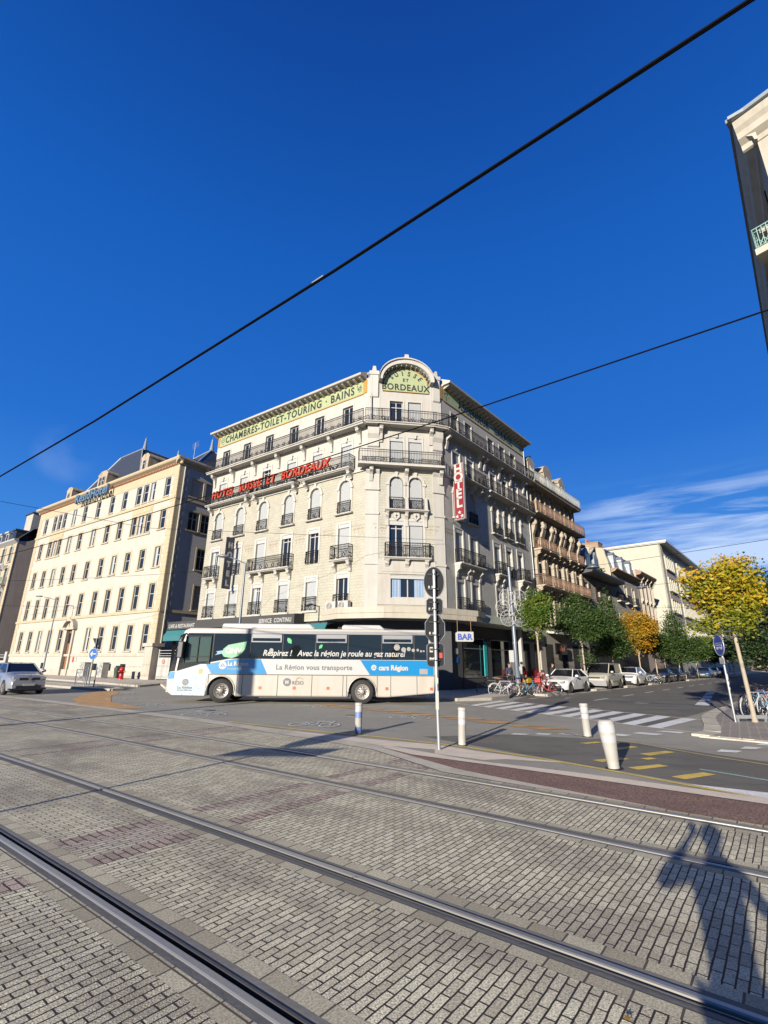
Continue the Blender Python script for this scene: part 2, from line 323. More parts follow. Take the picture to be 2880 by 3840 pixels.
mat('paint_black', (.012, .013, .018), .2, coat=.9); mat('paint_dark', (.04, .045, .05), .3, coat=.5); mat('paint_blue', (.03, .07, .16), .25, coat=.6); mat('plate_white', (.7, .7, .66), .5); mat('tail_red', (.4, .01, .01), .3)
mat('bark_grey', (.34, .29, .22), .9, var=.25, scale=9, bump=.5, bscale=18); mat('bark_dark', (.12, .095, .07), .9, var=.3, scale=9)
mat('skin', (.48, .28, .20), .55, var=.05); mat('hair_dark', (.025, .018, .014), .7); mat('cloth_navy', (.025, .035, .07), .85); mat('cloth_black', (.02, .02, .022), .85); mat('cloth_plum', (.16, .02, .05), .85); mat('cloth_pink', (.55, .35, .34), .85); mat('cloth_grey', (.22, .23, .25), .85); mat('bag_grey', (.30, .30, .31), .8)
mat('bike_white', (.65, .65, .66), .3); mat('bike_black', (.025, .025, .03), .4); mat('bike_yellow', (.62, .38, .02), .35); mat('bike_blue', (.10, .30, .48), .35); mat('bike_red', (.60, .05, .03), .35); mat('bike_pink', (.55, .40, .42), .35); mat('bike_lilac', (.35, .27, .45), .35); mat('saddle_brown', (.17, .07, .03), .6); mat('basket_yellow', (.7, .42, .02), .5); mat('chrome', (.6, .6, .6), .25, metal=.8)
mat('garland_white', (.72, .72, .70), .4); mat('hydrant_red', (.55, .02, .02), .4); mat('bin_green', (.035, .06, .04), .5); mat('cabinet_grey', (.46, .46, .43), .6, var=.2, scale=6, dirt=.5)
mat('wire_black', (.004, .004, .005), .9, spec=.1); mat('kerb_stone', (.36, .33, .28), .8, var=.12, scale=3, bump=.3, bscale=30, dirt=.3)
mat('ac_white', (.62, .61, .57), .5); mat('flower_pot', (.4, .15, .09), .8); mat('flower_red', (.5, .05, .05), .7); mat('leaf_mix', (.06, .10, .03), .8)
def leaf_mat(name, cols, pos, zg=0., z0=4.):
    m, nt, b = new_mat(name); N = nt.nodes.new; L = nt.links.new
    b.inputs['Roughness'].default_value = .55; b.inputs['Specular IOR Level'].default_value = .3
    ge = N('ShaderNodeNewGeometry'); tc = N('ShaderNodeTexCoord'); no = N('ShaderNodeTexNoise'); no.inputs['Scale'].default_value = .9; no.inputs['Detail'].default_value = 3; L(tc.outputs['Object'], no.inputs['Vector'])
    ma = N('ShaderNodeMath'); ma.operation = 'MULTIPLY_ADD'; L(ge.outputs['Random Per Island'], ma.inputs[0]); ma.inputs[1].default_value = .45; 
    sb = N('ShaderNodeMapRange'); sb.inputs['From Min'].default_value = .3; sb.inputs['From Max'].default_value = .7; sb.inputs['To Max'].default_value = .55; L(no.outputs['Fac'], sb.inputs['Value']); L(sb.outputs[0], ma.inputs[2])
    if zg:   # the upper leaves have turned further than the lower ones
        sz = N('ShaderNodeSeparateXYZ'); L(tc.outputs['Object'], sz.inputs[0]); mz = N('ShaderNodeMath'); mz.operation = 'MULTIPLY_ADD'; L(sz.outputs['Z'], mz.inputs[0]); mz.inputs[1].default_value = zg; mz.inputs[2].default_value = -zg*z0
        az = N('ShaderNodeMath'); L(mz.outputs[0], az.inputs[0]); L(ma.outputs[0], az.inputs[1]); ma = az
    cr = N('ShaderNodeValToRGB'); e = cr.color_ramp.elements
    while len(e) < len(cols): e.new(.5)
    for i, (c, p) in enumerate(zip(cols, pos)): e[i].position = p; e[i].color = (*c, 1)
    L(ma.outputs[0], cr.inputs[0]); L(cr.outputs[0], b.inputs['Base Color'])
    tr = N('ShaderNodeBsdfTranslucent'); L(cr.outputs[0], tr.inputs[0]); ms = N('ShaderNodeMixShader'); ms.inputs[0].default_value = .3
    L(b.outputs[0], ms.inputs[1]); L(tr.outputs[0], ms.inputs[2]); L(ms.outputs[0], nt.nodes['Material Output'].inputs[0]); MATS[name] = m
leaf_mat('leaves_green', [(0.013, 0.032, 0.007), (0.029, 0.059, 0.011), (0.059, 0.091, 0.017)], [0, .5, 1])
leaf_mat('leaves_yellowgreen', [(0.021, 0.052, 0.008), (0.056, 0.101, 0.011), (0.140, 0.147, 0.014)], [0, .5, 1])
leaf_mat('leaves_gold', [(.045, .085, .008), (.145, .165, .010), (.34, .235, .010), (.36, .14, .012)], [0, .34, .70, 1], zg=.13, z0=3.9)
leaf_mat('leaves_orange', [(0.035, 0.056, 0.008), (0.196, 0.140, 0.010), (0.350, 0.168, 0.008), (0.294, 0.063, 0.014)], [0, .35, .75, 1])
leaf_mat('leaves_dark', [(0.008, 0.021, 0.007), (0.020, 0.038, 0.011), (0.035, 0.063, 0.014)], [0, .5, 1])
leaf_mat('leaves_fallen', [(0.154, 0.070, 0.021), (0.280, 0.154, 0.028), (0.098, 0.042, 0.014)], [0, .5, 1])

def asphalt_mat(name, base, patch, streak=.5):
    m, nt, b = new_mat(name); N = nt.nodes.new; L = nt.links.new; tc = N('ShaderNodeTexCoord'); b.inputs['Roughness'].default_value = .75
    def noise(sc, det=6, ro=.6, vec=None, dist=0):
        n = N('ShaderNodeTexNoise'); n.inputs['Scale'].default_value = sc; n.inputs['Detail'].default_value = det; n.inputs['Roughness'].default_value = ro; n.inputs['Distortion'].default_value = dist; L(vec or tc.outputs['Object'], n.inputs['Vector']); return n.outputs['Fac']
    def ramp(x, a, bb, lo=0, hi=1):
        r = N('ShaderNodeMapRange'); r.inputs['From Min'].default_value = a; r.inputs['From Max'].default_value = bb; r.inputs['To Min'].default_value = lo; r.inputs['To Max'].default_value = hi; L(x, r.inputs['Value']); return r.outputs[0]
    def mix(f, a, bb, typ='MIX'):
        x = N('ShaderNodeMix'); x.data_type = 'RGBA'; x.blend_type = typ
        (L(f, x.inputs[0]) if not isinstance(f, float) else setattr(x.inputs[0], 'default_value', f))
        for s, v in ((6, a), (7, bb)):
            (setattr(x.inputs[s], 'default_value', (*v, 1)) if isinstance(v, tuple) else L(v, x.inputs[s]))
        return x.outputs[2]
    mp = N('ShaderNodeMapping'); mp.inputs['Rotation'].default_value = (0, 0, R(38)); mp.inputs['Scale'].default_value = (.35, 1.6, 1); L(tc.outputs['Object'], mp.inputs[0])
    c = mix(ramp(noise(.35, 6, .7), .44, .56), base, patch)
    c = mix(ramp(noise(1.1, 7, .7, mp.outputs[0], .6), .52, .70, 0, streak), c, tuple(v*.42 for v in base))
    c = mix(ramp(noise(70, 2), .35, .70), c, tuple(min(1, v*1.75) for v in base)); 
    vo = N('ShaderNodeTexVoronoi'); vo.inputs['Scale'].default_value = 95; L(tc.outputs['Object'], vo.inputs['Vector'])
    c = mix(ramp(vo.outputs['Distance'], .05, .45, .35, 0), c, tuple(min(1, v*2.4) for v in base))
    vc = N('ShaderNodeTexVoronoi'); vc.feature = 'DISTANCE_TO_EDGE'; vc.inputs['Scale'].default_value = .22; wn = N('ShaderNodeTexNoise'); wn.inputs['Scale'].default_value = 1.2; L(tc.outputs['Object'], wn.inputs['Vector'])
    wa = N('ShaderNodeVectorMath'); L(tc.outputs['Object'], wa.inputs[0]); L(wn.outputs['Color'], wa.inputs[1]); L(wa.outputs[0], vc.inputs['Vector'])
    c = mix(ramp(vc.outputs['Distance'], .0, .004, .30, 0), c, (.02, .02, .02))
    L(c, b.inputs['Base Color'])
    L(ramp(noise(1.1, 7, .7, mp.outputs[0], .6), .5, .75, .85, .5), b.inputs['Roughness'])
    bp = N('ShaderNodeBump'); bp.inputs['Strength'].default_value = .5; bp.inputs['Distance'].default_value = .004; L(noise(110, 2), bp.inputs['Height']); L(bp.outputs[0], b.inputs['Normal'])
    MATS[name] = m; return m
asphalt_mat('asphalt', (.150, .142, .117), (.200, .188, .155), .85)
asphalt_mat('asphalt_dark', (.062, .057, .048), (.105, .096, .08), .85)
asphalt_mat('pavement_tar', (.28, .25, .205), (.33, .295, .24), .3)
def speckle(name, c, lo, rough=.85, sc=60, patch=.3, bump=.5):
    m, nt, b = new_mat(name); N = nt.nodes.new; L = nt.links.new; tc = N('ShaderNodeTexCoord'); b.inputs['Roughness'].default_value = rough
    n = N('ShaderNodeTexNoise'); n.inputs['Scale'].default_value = sc; n.inputs['Detail'].default_value = 3; L(tc.outputs['Object'], n.inputs['Vector'])
    r = N('ShaderNodeMapRange'); r.inputs['From Min'].default_value = .35; r.inputs['From Max'].default_value = .65; L(n.outputs['Fac'], r.inputs['Value'])
    x = N('ShaderNodeMix'); x.data_type = 'RGBA'; x.inputs[6].default_value = (*lo, 1); x.inputs[7].default_value = (*c, 1); L(r.outputs[0], x.inputs[0])
    n2 = N('ShaderNodeTexNoise'); n2.inputs['Scale'].default_value = 1.8; n2.inputs['Detail'].default_value = 7; L(tc.outputs['Object'], n2.inputs['Vector'])
    r2 = N('ShaderNodeMapRange'); r2.inputs['From Min'].default_value = .45; r2.inputs['From Max'].default_value = .7; r2.inputs['To Max'].default_value = patch; L(n2.outputs['Fac'], r2.inputs['Value'])
    y = N('ShaderNodeMix'); y.data_type = 'RGBA'; L(r2.outputs[0], y.inputs[0]); L(x.outputs[2], y.inputs[6]); y.inputs[7].default_value = (*[v*.35 for v in c], 1); L(y.outputs[2], b.inputs['Base Color'])
    bp = N('ShaderNodeBump'); bp.inputs['Strength'].default_value = bump; bp.inputs['Distance'].default_value = .006; L(n.outputs['Fac'], bp.inputs['Height']); L(bp.outputs[0], b.inputs['Normal']); MATS[name] = m
speckle('concrete_strip', (.44, .40, .32), (.33, .30, .24), sc=45, patch=.45)
speckle('concrete_pink', (.56, .475, .375), (.47, .40, .32), sc=45, patch=.25)
speckle('red_gravel', (.25, .145, .105), (.05, .028, .026), sc=38, patch=.5, bump=1.)
speckle('mark_white', (.70, .69, .65), (.52, .51, .48), .6, 30, .35, .2); speckle('mark_yellow', (.62, .45, .07), (.45, .33, .07), .6, 30, .5, .2)
speckle('mark_yellow_pale', (.42, .32, .12), (.28, .22, .1), .6, 25, .6, .2)
speckle('mark_orange', (.46, .25, .08), (.34, .19, .08), .7, 25, .5, .2); speckle('mark_teal', (.30, .50, .46), (.22, .34, .32), .6, 30, .4, .2); speckle('mark_faded', (.62, .62, .58), (.34, .34, .32), .7, 22, .6, .2)

def paver_mat():
    m, nt, b = new_mat('track_pavers'); N = nt.nodes.new; L = nt.links.new; tc = N('ShaderNodeTexCoord')
    uv = N('ShaderNodeUVMap'); uv.uv_map = 'track'
    # slight waviness of the courses
    wn = N('ShaderNodeTexNoise'); wn.inputs['Scale'].default_value = .9; L(uv.outputs[0], wn.inputs['Vector'])
    sc = N('ShaderNodeVectorMath'); sc.operation = 'MULTIPLY_ADD'; L(wn.outputs['Color'], sc.inputs[0]); sc.inputs[1].default_value = (.03, .04, 0); L(uv.outputs[0], sc.inputs[2])
    n4 = N('ShaderNodeTexNoise'); n4.inputs['Scale'].default_value = 16; L(uv.outputs[0], n4.inputs['Vector'])
    s2 = N('ShaderNodeVectorMath'); s2.operation = 'MULTIPLY_ADD'; L(n4.outputs['Color'], s2.inputs[0]); s2.inputs[1].default_value = (.008, .008, 0); L(sc.outputs[0], s2.inputs[2])
    v = s2.outputs[0]
    def brick(c1, c2, mo, bw, bh, ms, off=.5, vec=None):
        br = N('ShaderNodeTexBrick'); L(vec or v, br.inputs['Vector']); br.offset = off; br.offset_frequency = 2; br.squash = 1
        br.inputs['Color1'].default_value = (*c1, 1); br.inputs['Color2'].default_value = (*c2, 1); br.inputs['Mortar'].default_value = (*mo, 1); br.inputs['Scale'].default_value = 1
        br.inputs['Mortar Size'].default_value = ms; br.inputs['Mortar Smooth'].default_value = .15; br.inputs['Bias'].default_value = -.1; br.inputs['Brick Width'].default_value = bw; br.inputs['Row Height'].default_value = bh; return br
    A = brick((.72, .665, .465), (.43, .385, .262), (.020, .014, .012), .17, .0625, .0058, .43)
    # red-brown panels where the bond changes
    rot = N('ShaderNodeMapping'); rot.inputs['Rotation'].default_value = (0, 0, R(90)); L(v, rot.inputs[0])
    B = brick((.46, .34, .27), (.24, .16, .125), (.035, .025, .022), .19, .085, .008, .5, rot.outputs[0])
    B2 = brick((.56, .48, .39), (.38, .29, .23), (.04, .03, .025), .17, .0625, .0058, .43)
    sp = N('ShaderNodeSeparateXYZ'); L(uv.outputs[0], sp.inputs[0])     # x across, y along
    def band(axis, lo, hi):
        a = N('ShaderNodeMath'); a.operation = 'GREATER_THAN'; L(sp.outputs[axis], a.inputs[0]); a.inputs[1].default_value = lo
        c = N('ShaderNodeMath'); c.operation = 'LESS_THAN'; L(sp.outputs[axis], c.inputs[0]); c.inputs[1].default_value = hi
        d = N('ShaderNodeMath'); d.operation = 'MULTIPLY'; L(a.outputs[0], d.inputs[0]); L(c.outputs[0], d.inputs[1]); return d.outputs[0]
    def addm(a, c, op='MAXIMUM'):
        d = N('ShaderNodeMath'); d.operation = op; L(a, d.inputs[0]); L(c, d.inputs[1]); return d.outputs[0]
    def mixc(f, a, c, ty='MIX'):
        x = N('ShaderNodeMix'); x.data_type = 'RGBA'; x.blend_type = ty
        if isinstance(f, float): x.inputs[0].default_value = f
        else: L(f, x.inputs[0])
        for s, q in ((6, a), (7, c)):
            if isinstance(q, tuple): x.inputs[s].default_value = (*q, 1)
            else: L(q, x.inputs[s])
        return x.outputs[2]
    def nz(s, d, r=.6):
        n = N('ShaderNodeTexNoise'); n.inputs['Scale'].default_value = s; n.inputs['Detail'].default_value = d; n.inputs['Roughness'].default_value = r; L(uv.outputs[0], n.inputs['Vector']); return n.outputs['Fac']
    def rg(x, a, d, lo, hi):
        r = N('ShaderNodeMapRange'); r.inputs['From Min'].default_value = a; r.inputs['From Max'].default_value = d; r.inputs['To Min'].default_value = lo; r.inputs['To Max'].default_value = hi; L(x, r.inputs['Value']); return r.outputs[0]
    m1 = None
    for lo, hi in PANELS_SOLDIER: m1 = band('Y', lo, hi) if m1 is None else addm(m1, band('Y', lo, hi))
    m2 = None
    for lo, hi in PANELS: m2 = band('Y', lo, hi) if m2 is None else addm(m2, band('Y', lo, hi))
    pn = rg(nz(1.1, 4), .42, .6, 0, 1); mm = N('ShaderNodeMath'); mm.operation = 'MULTIPLY'; L(m2, mm.inputs[0]); L(pn, mm.inputs[1]); c = mixc(mm.outputs[0], A.outputs['Color'], B2.outputs['Color']); c = mixc(m1, c, B.outputs['Color'])
    fac = N('ShaderNodeMix'); L(m1, fac.inputs[0]); L(A.outputs['Fac'], fac.inputs[2]); L(B.outputs['Fac'], fac.inputs[3])
    gm = N('ShaderNodeMapping'); gm.inputs['Scale'].default_value = (1, .38, 1); L(uv.outputs[0], gm.inputs[0])
    g1 = N('ShaderNodeTexNoise'); g1.inputs['Scale'].default_value = .8; g1.inputs['Detail'].default_value = 9; g1.inputs['Roughness'].default_value = .66; L(gm.outputs[0], g1.inputs['Vector'])
    c = mixc(rg(g1.outputs['Fac'], .48, .64, 0, .66), c, (.17, .135, .10))     # grime patches drawn out along the track
    far = rg(sp.outputs['Y'], -9, -16, 0, .55); fn = rg(nz(.7, 6), .38, .6, .2, 1); fm = N('ShaderNodeMath'); fm.operation = 'MULTIPLY'; L(far, fm.inputs[0]); L(fn, fm.inputs[1]); c = mixc(fm.outputs[0], c, (.15, .125, .09))   # oily stretch at the far left
    c = mixc(rg(nz(2.3, 6), .5, .75, 0, .35), c, (.56, .51, .42))
    c = mixc(rg(nz(75, 2), .38, .60, 0, 1), mixc(.62, c, (.08, .068, .05)), c)   # coarse grit
    c = mixc(rg(nz(160, 2), .52, .72, 0, .6), c, (.66, .62, .53))
    c = mixc(rg(nz(6.5, 3), .70, .74, 0, .7), c, (.06, .055, .05))           # tar spots
    c = mixc(fac.outputs[0], c, (.018, .012, .010)); L(c, b.inputs['Base Color']); b.inputs['Roughness'].default_value = .8
    hb = N('ShaderNodeMath'); hb.operation = 'MULTIPLY_ADD'; L(fac.outputs[0], hb.inputs[0]); hb.inputs[1].default_value = -1.4; L(nz(90, 3), hb.inputs[2])
    bp = N('ShaderNodeBump'); bp.inputs['Strength'].default_value = .8; bp.inputs['Distance'].default_value = .008; L(hb.outputs[0], bp.inputs['Height']); L(bp.outputs[0], b.inputs['Normal']); MATS['track_pavers'] = m
PANELS_SOLDIER = [(-5.97, -5.75), (-5.25, -5.03), (-12.4, -12.18), (-11.6, -11.38)]
PANELS = [(-5.75, -5.25), (-12.18, -11.6)]
paver_mat()
brick_mat('border_setts', (.50, .455, .32), (.31, .275, .19), (.05, .04, .03), .24, .5, .007, 0, .8, .6, vertical=False, rot=R(90), noise=.4, uv=True)
brick_mat('corner_setts', (.20, .175, .15), (.13, .115, .10), (.33, .30, .26), .42, .16, .018, .5, .8, .6, vertical=False, rot=R(35), noise=.5)
mat('rail_steel', (1.0, .97, .88), .42, metal=.75, var=.1, scale=2); mat('rail_dark', (.10, .095, .09), .4, metal=.4, var=.2); mat('rail_seal', (.15, .145, .135), .75, var=.25, scale=4, bump=.4, bscale=20)

def pattern_mat():
    m, nt, b = new_mat('bus_pattern'); N = nt.nodes.new; L = nt.links.new; tc = N('ShaderNodeTexCoord'); b.inputs['Roughness'].default_value = .35
    wv = N('ShaderNodeTexNoise'); wv.inputs['Scale'].default_value = 4.5; wv.inputs['Detail'].default_value = 1; wv.inputs['Distortion'].default_value = 2.2; L(tc.outputs['Object'], wv.inputs['Vector'])
    a = N('ShaderNodeMath'); a.operation = 'PINGPONG'; L(wv.outputs['Fac'], a.inputs[0]); a.inputs[1].default_value = .05
    r = N('ShaderNodeMath'); r.operation = 'LESS_THAN'; L(a.outputs[0], r.inputs[0]); r.inputs[1].default_value = .016
    x = N('ShaderNodeMix'); x.data_type = 'RGBA'; L(r.outputs[0], x.inputs[0]); x.inputs[6].default_value = (.28, .315, .33, 1); x.inputs[7].default_value = (.07, .17, .25, 1); L(x.outputs[2], b.inputs['Base Color']); MATS['bus_pattern'] = m
pattern_mat()
# ================================================================ GROUND
TX, TY = .785, -.62                    # along the tram rails
def curve(t): return -.0016*t*t if t < 0 else 0.
def to(t, o, z=0.):                    # (along track, across track) -> world
    o = o+curve(t); return (.785*t+.62*o, -.62*t+.785*o, z)
TS = [-75, -60, -50, -42, -35, -30, -26, -22, -19, -16, -13.5, -11, -9, -7, -5, -3, -1, 0, 3, 8, 15, 25]
def strip(mb, o0, o1, z=0., ts=TS, uv=None):
    vs = []
    for t in ts:
        a = o0(t) if callable(o0) else o0; b = o1(t) if callable(o1) else o1
        vs += [to(t, a, z), to(t, b, z)]
        if uv is not None: uv += [(a, t), (b, t)]
    return mb.add(vs, [(2*i, 2*i+1, 2*i+3, 2*i+2) for i in range(len(ts)-1)])
def poly(pts, z, z0=None):
    mb = MB()
    if z0 is None: mb.add([(x, y, z) for x, y in pts], [tuple(range(len(pts)))])
    else: mb.prism(pts, z0, z, 'xy')
    return mb
struct('ground', MB().quad((-1500, -600, -.25), (1500, -600, -.25), (1500, 2200, -.25), (-1500, 2200, -.25)), 'asphalt_dark')
# rails (top of the head at z = .006), grooves really sunk between the sheets of paving
RAILS = [7.35, 5.90, 3.62, 2.14]
GA = .035                              # half groove position
def interp(tab):
    def f(t):
        if t <= tab[0][0]: return tab[0][1]
        for (a, va), (b, vb) in zip(tab, tab[1:]):
            if t <= b: return va+(vb-va)*(t-a)/(b-a)
        return tab[-1][1]
    return f
edge_tab = [(-75, 9.55), (-26, 9.42), (-18.5, 9.2), (-13, 9.1), (-9, 8.8), (-7, 8.6), (-4.7, 7.62), (-3, 7.57), (-1, 7.55), (25, 7.55)]
edge = interp(edge_tab)
bounds = [-7.0]
for i, rc in enumerate(sorted(RAILS)): bounds += [rc-.115, rc+.115]
uvs = []; pav = MB()
TS2 = sorted(set(TS+[-6, -4.7, -4, -2, -18.5]))
sheets = [(-7.0, 2.14-.235)]+[(a+.235, b-.235) for a, b in zip(sorted(RAILS), sorted(RAILS)[1:])]
for a, b in sheets: strip(pav, a, b, 0., TS2, uvs)
# outermost sheet up to the concrete edge, fine along t
strip(pav, 7.35+.235, lambda t: max(7.6, edge(t)), 0., TS2, uvs)
me = pav.mesh('tram_track_paving', 'track_pavers'); uvl = me.uv_layers.new(name='track')
for lp in me.loops: uvl.data[lp.index].uv = uvs[lp.vertex_index]
tag(put('tram_track_paving', me), kind='structure')
bs = MB(); uvb = []
for rc in RAILS:
    for o0, o1 in ((rc-.235, rc-.115), (rc+.115, rc+.235)): strip(bs, o0, o1, .001, TS, uvb)
me = bs.mesh('track_border', 'border_setts'); uvl = me.uv_layers.new(name='track')
for lp in me.loops: uvl.data[lp.index].uv = uvb[lp.vertex_index]
tag(put('track_border', me), kind='structure')
def rail(rc, lab):
    side = 1 if rc in (5.90, 2.14) else -1          # groove lies on the inside of the gauge
    M0 = to(-3, rc); r = root('tram_rail', fr(M0[0], M0[1]), lab, 'tram rail', 'grooved tram rails set in the paving')
    I = T((-M0[0], -M0[1], 0))
    def prof(pts, name, m):                        # sweep an open profile [(o, z)...]
        mb = MB(); n = len(pts); vs = []
        for t in TS: vs += [to(t, rc+side*o, z) for o, z in pts]
        mb.add(vs, [(i*n+j, i*n+j+1, (i+1)*n+j+1, (i+1)*n+j) for i in range(len(TS)-1) for j in range(n-1)]); mb.xf(I)
        return put(name, mb.mesh(name, m), r)
    prof([(-.058, -.045), (-.058, .001), (-.050, .007), (-.012, .008), (-.002, .002), (0, -.045)], 'rail_head', 'rail_steel')
    prof([(0, -.045), (.034, -.045)], 'groove', 'rail_dark')
    prof([(.034, -.045), (.036, .001), (.050, .003), (.054, -.002)], 'keeper_lip', 'rail_dark')
    prof([(-.115, .0005), (-.080, -.002), (-.058, -.004)], 'rail_seal', 'rail_seal')
    prof([(.054, -.004), (.085, -.001), (.115, .0005)], 'rail_seal', 'rail_seal')
rail(7.35, 'grooved tram rail farthest from the camera, running past the concrete edge strip')
rail(5.90, 'grooved tram rail second nearest the bus, closing the far track')
rail(3.62, 'grooved tram rail at the far side of the near track, glinting in the sun')
rail(2.14, 'grooved tram rail nearest the camera, leaving the frame at the bottom')
# pale concrete edging
struct('concrete_edge', strip(MB(), lambda t: edge(t), lambda t: edge(t)+.5, .006, [t for t in TS2 if t <= -7]), 'concrete_strip')
S1u = interp([(-7, 9.15), (-4.8, 8.82), (-2.9, 9.0), (25, 9.0)]); S1l = interp([(-7, 8.92), (-6, 8.60), (-3.3, 8.66), (25, 8.6)])
GL = interp([(-7, 8.9), (-6, 8.5), (-4.5, 7.93), (-3, 7.74), (-1.4, 7.55), (-.4, 7.56), (25, 7.56)])
tR = [-7, -6, -5, -4.7, -4, -3, -2, -1.4, -.4, 3, 8, 15, 25]
struct('concrete_kerb', strip(MB(), S1l, S1u, .012, tR), 'concrete_pink')
struct('red_gravel_bed', strip(MB(), GL, S1l, .006, tR), 'red_gravel')
struct('concrete_margin', strip(MB(), lambda t: edge(t), lambda t: max(edge(t)+.01, GL(t)), .009, [-7, -6, -5, -4.7, -4, -3, -2, -1.4]), 'concrete_strip')
# carriageway beyond the track
rd = MB(); strip(rd, lambda t: (edge(t)+.3 if t <= -7 else S1l(t)+.1), 220, 0., TS2); struct('road', rd, 'asphalt')
rd = MB(); strip(rd, -60, -7.0, 0., [-75, -40, 0, 25, 60]); strip(rd, -7, 220, -.004, [25.0, 60, 140]); struct('road_behind', rd, 'asphalt')
# darker, newer tar: bus lane at the right and the side street
struct('road_patch', poly([(1.0, 12.9), (5.1, 7.75), (9, 5.2), (11, 7), (7.3, 9.9), (5.6, 12.6), (3.2, 13.4)], .004), 'asphalt_dark')
SX, SY = .6561, .7547                  # along the side street; outward from the hotel side = (SY, -SX)
D0 = (4.18, 32.1)
def st(s, off): return (D0[0]+s*SX+off*SY, D0[1]+s*SY-off*SX)
struct('side_street', poly([st(-5.5, 6.6), st(-10.5, 13.8), st(2, 14.4), st(330, 14.4), st(330, 4.2), st(4, 4.2)], .0035), 'asphalt_dark')
# pavements
hotel_walk = [(-13.8, 32.6), (-8, 28.9), (-4, 26.6), (-1, 25.5), (1.5, 24.9), (3.6, 24.6), (5.3, 25.3), (6.5, 26.7), st(.5, 4.05), st(330, 4.05), st(330, -.3), st(-1, -.3), (1, 33), (-2, 33), (-16, 43), (-19, 47), (-24, 52), (-28, 50), (-21, 45.5), (-17, 42), (-16.5, 38)]
struct('pavement', poly(hotel_walk, .12, -.2), 'pavement_tar')
struct('pavement_left', poly([(-85, 83), (-60, 66.5), (-31.5, 47), (-20.3, 38.1), (-16.6, 34.9), (-16.6, 38.1), (-17.2, 42), (-21, 46), (-48, 66), (-85, 92)], .12, -.2), 'pavement_tar')
struct('parking_bay', poly([st(4.2, 4.2), st(330, 4.2), st(330, 6.15), st(4.2, 6.15)], .007), 'asphalt')
def kerb(pts, name, w=.16, h=.135, z0=-.1, m='kerb_stone', closed=False):
    mb = MB(); n = len(pts)
    for i in range(n-1 if not closed else n):
        a = Vector(pts[i]); b = Vector(pts[(i+1) % n]); d = (b-a); L = d.length; d.normalize(); nn = Vector((-d.y, d.x))*w/2
        k = max(1, int(L/1.0)); 
        for j in range(k):
            p = a+d*(L*j/k+.006); q = a+d*(L*(j+1)/k-.006)
            mb.prism([tuple(p-nn), tuple(q-nn), tuple(q+nn), tuple(p+nn)], z0, h+rnd.uniform(-.004, .004), 'xy')
    return struct(name, mb, m)
kerb([(-13.8, 32.6), (-8, 28.9), (-4, 26.6), (-1, 25.5), (1.5, 24.9), (3.6, 24.6), (5.3, 25.3), (6.5, 26.7), st(.5, 4.05)], 'kerb')
kerb([st(.5, 4.05), st(120, 4.05)], 'kerb')
kerb([(-60, 66.5), (-31.5, 47), (-20.3, 38.1), (-16.6, 34.9)], 'kerb')
# right-hand corner pavement
rk = [(8.05, 13.3), (8.75, 13.9), (9.6, 15.2), (10.6, 16.9), (11.3, 18.0), (12.0, 18.9), st(-1.5, 14.5)]
rw = rk+[st(330, 14.5), st(330, 19.6), st(-4, 19.6), (22, 8), (14, 4), (11.5, 9.4), (9.2, 12.2)]
ZR = .05
struct('pavement_right', poly(rw, ZR, -.2), 'corner_setts')
kerb(rk, 'kerb', .40, .058, m='concrete_strip'); kerb([(8.05, 13.3), (9.2, 12.2), (11.5, 9.4), (14, 4.0)], 'kerb', .26, .03, m='concrete_strip'); kerb([st(-1.5, 14.5), st(110, 14.5)], 'kerb', h=.06)
# traffic island at the left
isl = [(-26.5, 37.9), (-23.8, 35.5), (-20.9, 33.3), (-17.4, 30.8), (-16.0, 30.3), (-15.6, 30.9), (-18, 33.0), (-22.4, 36.6), (-26.2, 39.2)]
struct('traffic_island', poly(isl, .12, -.1), 'pavement_tar'); kerb(isl, 'kerb', .2, .13, closed=True)
# tree islands between the parking bays
for s0, s1 in ((.6, 3.5), (8.7, 10.9), (15.9, 18.3), (23.4, 25.6), (40.4, 44.0)):
    struct('planting_island', poly([st(s0, 4.1), st(s1, 4.1), st(s1, 6.0), st(s0, 6.0)], .12, -.1), 'pavement_tar')
    kerb([st(s0, 4.15), st(s0, 6.0), st(s1, 6.0), st(s1, 4.15)], 'kerb', .18, .13)

# ---------------------------------------------------------------- painted markings
def mark(name, polys, m, z=.011):
    mb = MB()
    for p in polys: mb.add([(x, y, z) for x, y in p], [tuple(range(len(p)))])
    return struct(name, mb, m)
def thick(pts, w):
    out = []
    for a, b in zip(pts, pts[1:]):
        a = Vector(a); b = Vector(b); d = (b-a).normalized(); n = Vector((-d.y, d.x))*w/2
        out.append([tuple(a-n), tuple(b-n), tuple(b+n), tuple(a+n)])
    return out
# zebra: bars parallel to the side street, laid across it
bars = []
n0 = Vector((7.9, 14.85)); n1 = Vector((3.75, 22.3)); f0 = Vector((10.5, 17.35)); f1 = Vector((5.7, 25.1))
for k in range(11):
    a = k/10.6; b = a+.052
    p, q = n0.lerp(n1, a), n0.lerp(n1, b); r_, s_ = f0.lerp(f1, a), f0.lerp(f1, b)
    bars.append([tuple(p), tuple(q), tuple(s_), tuple(r_)])
mark('zebra_crossing', bars, 'mark_white')
mark('zebra_border', thick([(8.6, 13.7), tuple(n0), tuple(n1), (3.3, 23.2)], .12)+thick([(10.9, 16.7), tuple(f0), tuple(f1), (5.3, 25.4)], .12), 'concrete_pink', .009)
dash = lambda s0, n, off, L, gap, w: [[st(s0+i*(L+gap), off-w/2), st(s0+i*(L+gap)+L, off-w/2), st(s0+i*(L+gap)+L, off+w/2), st(s0+i*(L+gap), off+w/2)] for i in range(n)]
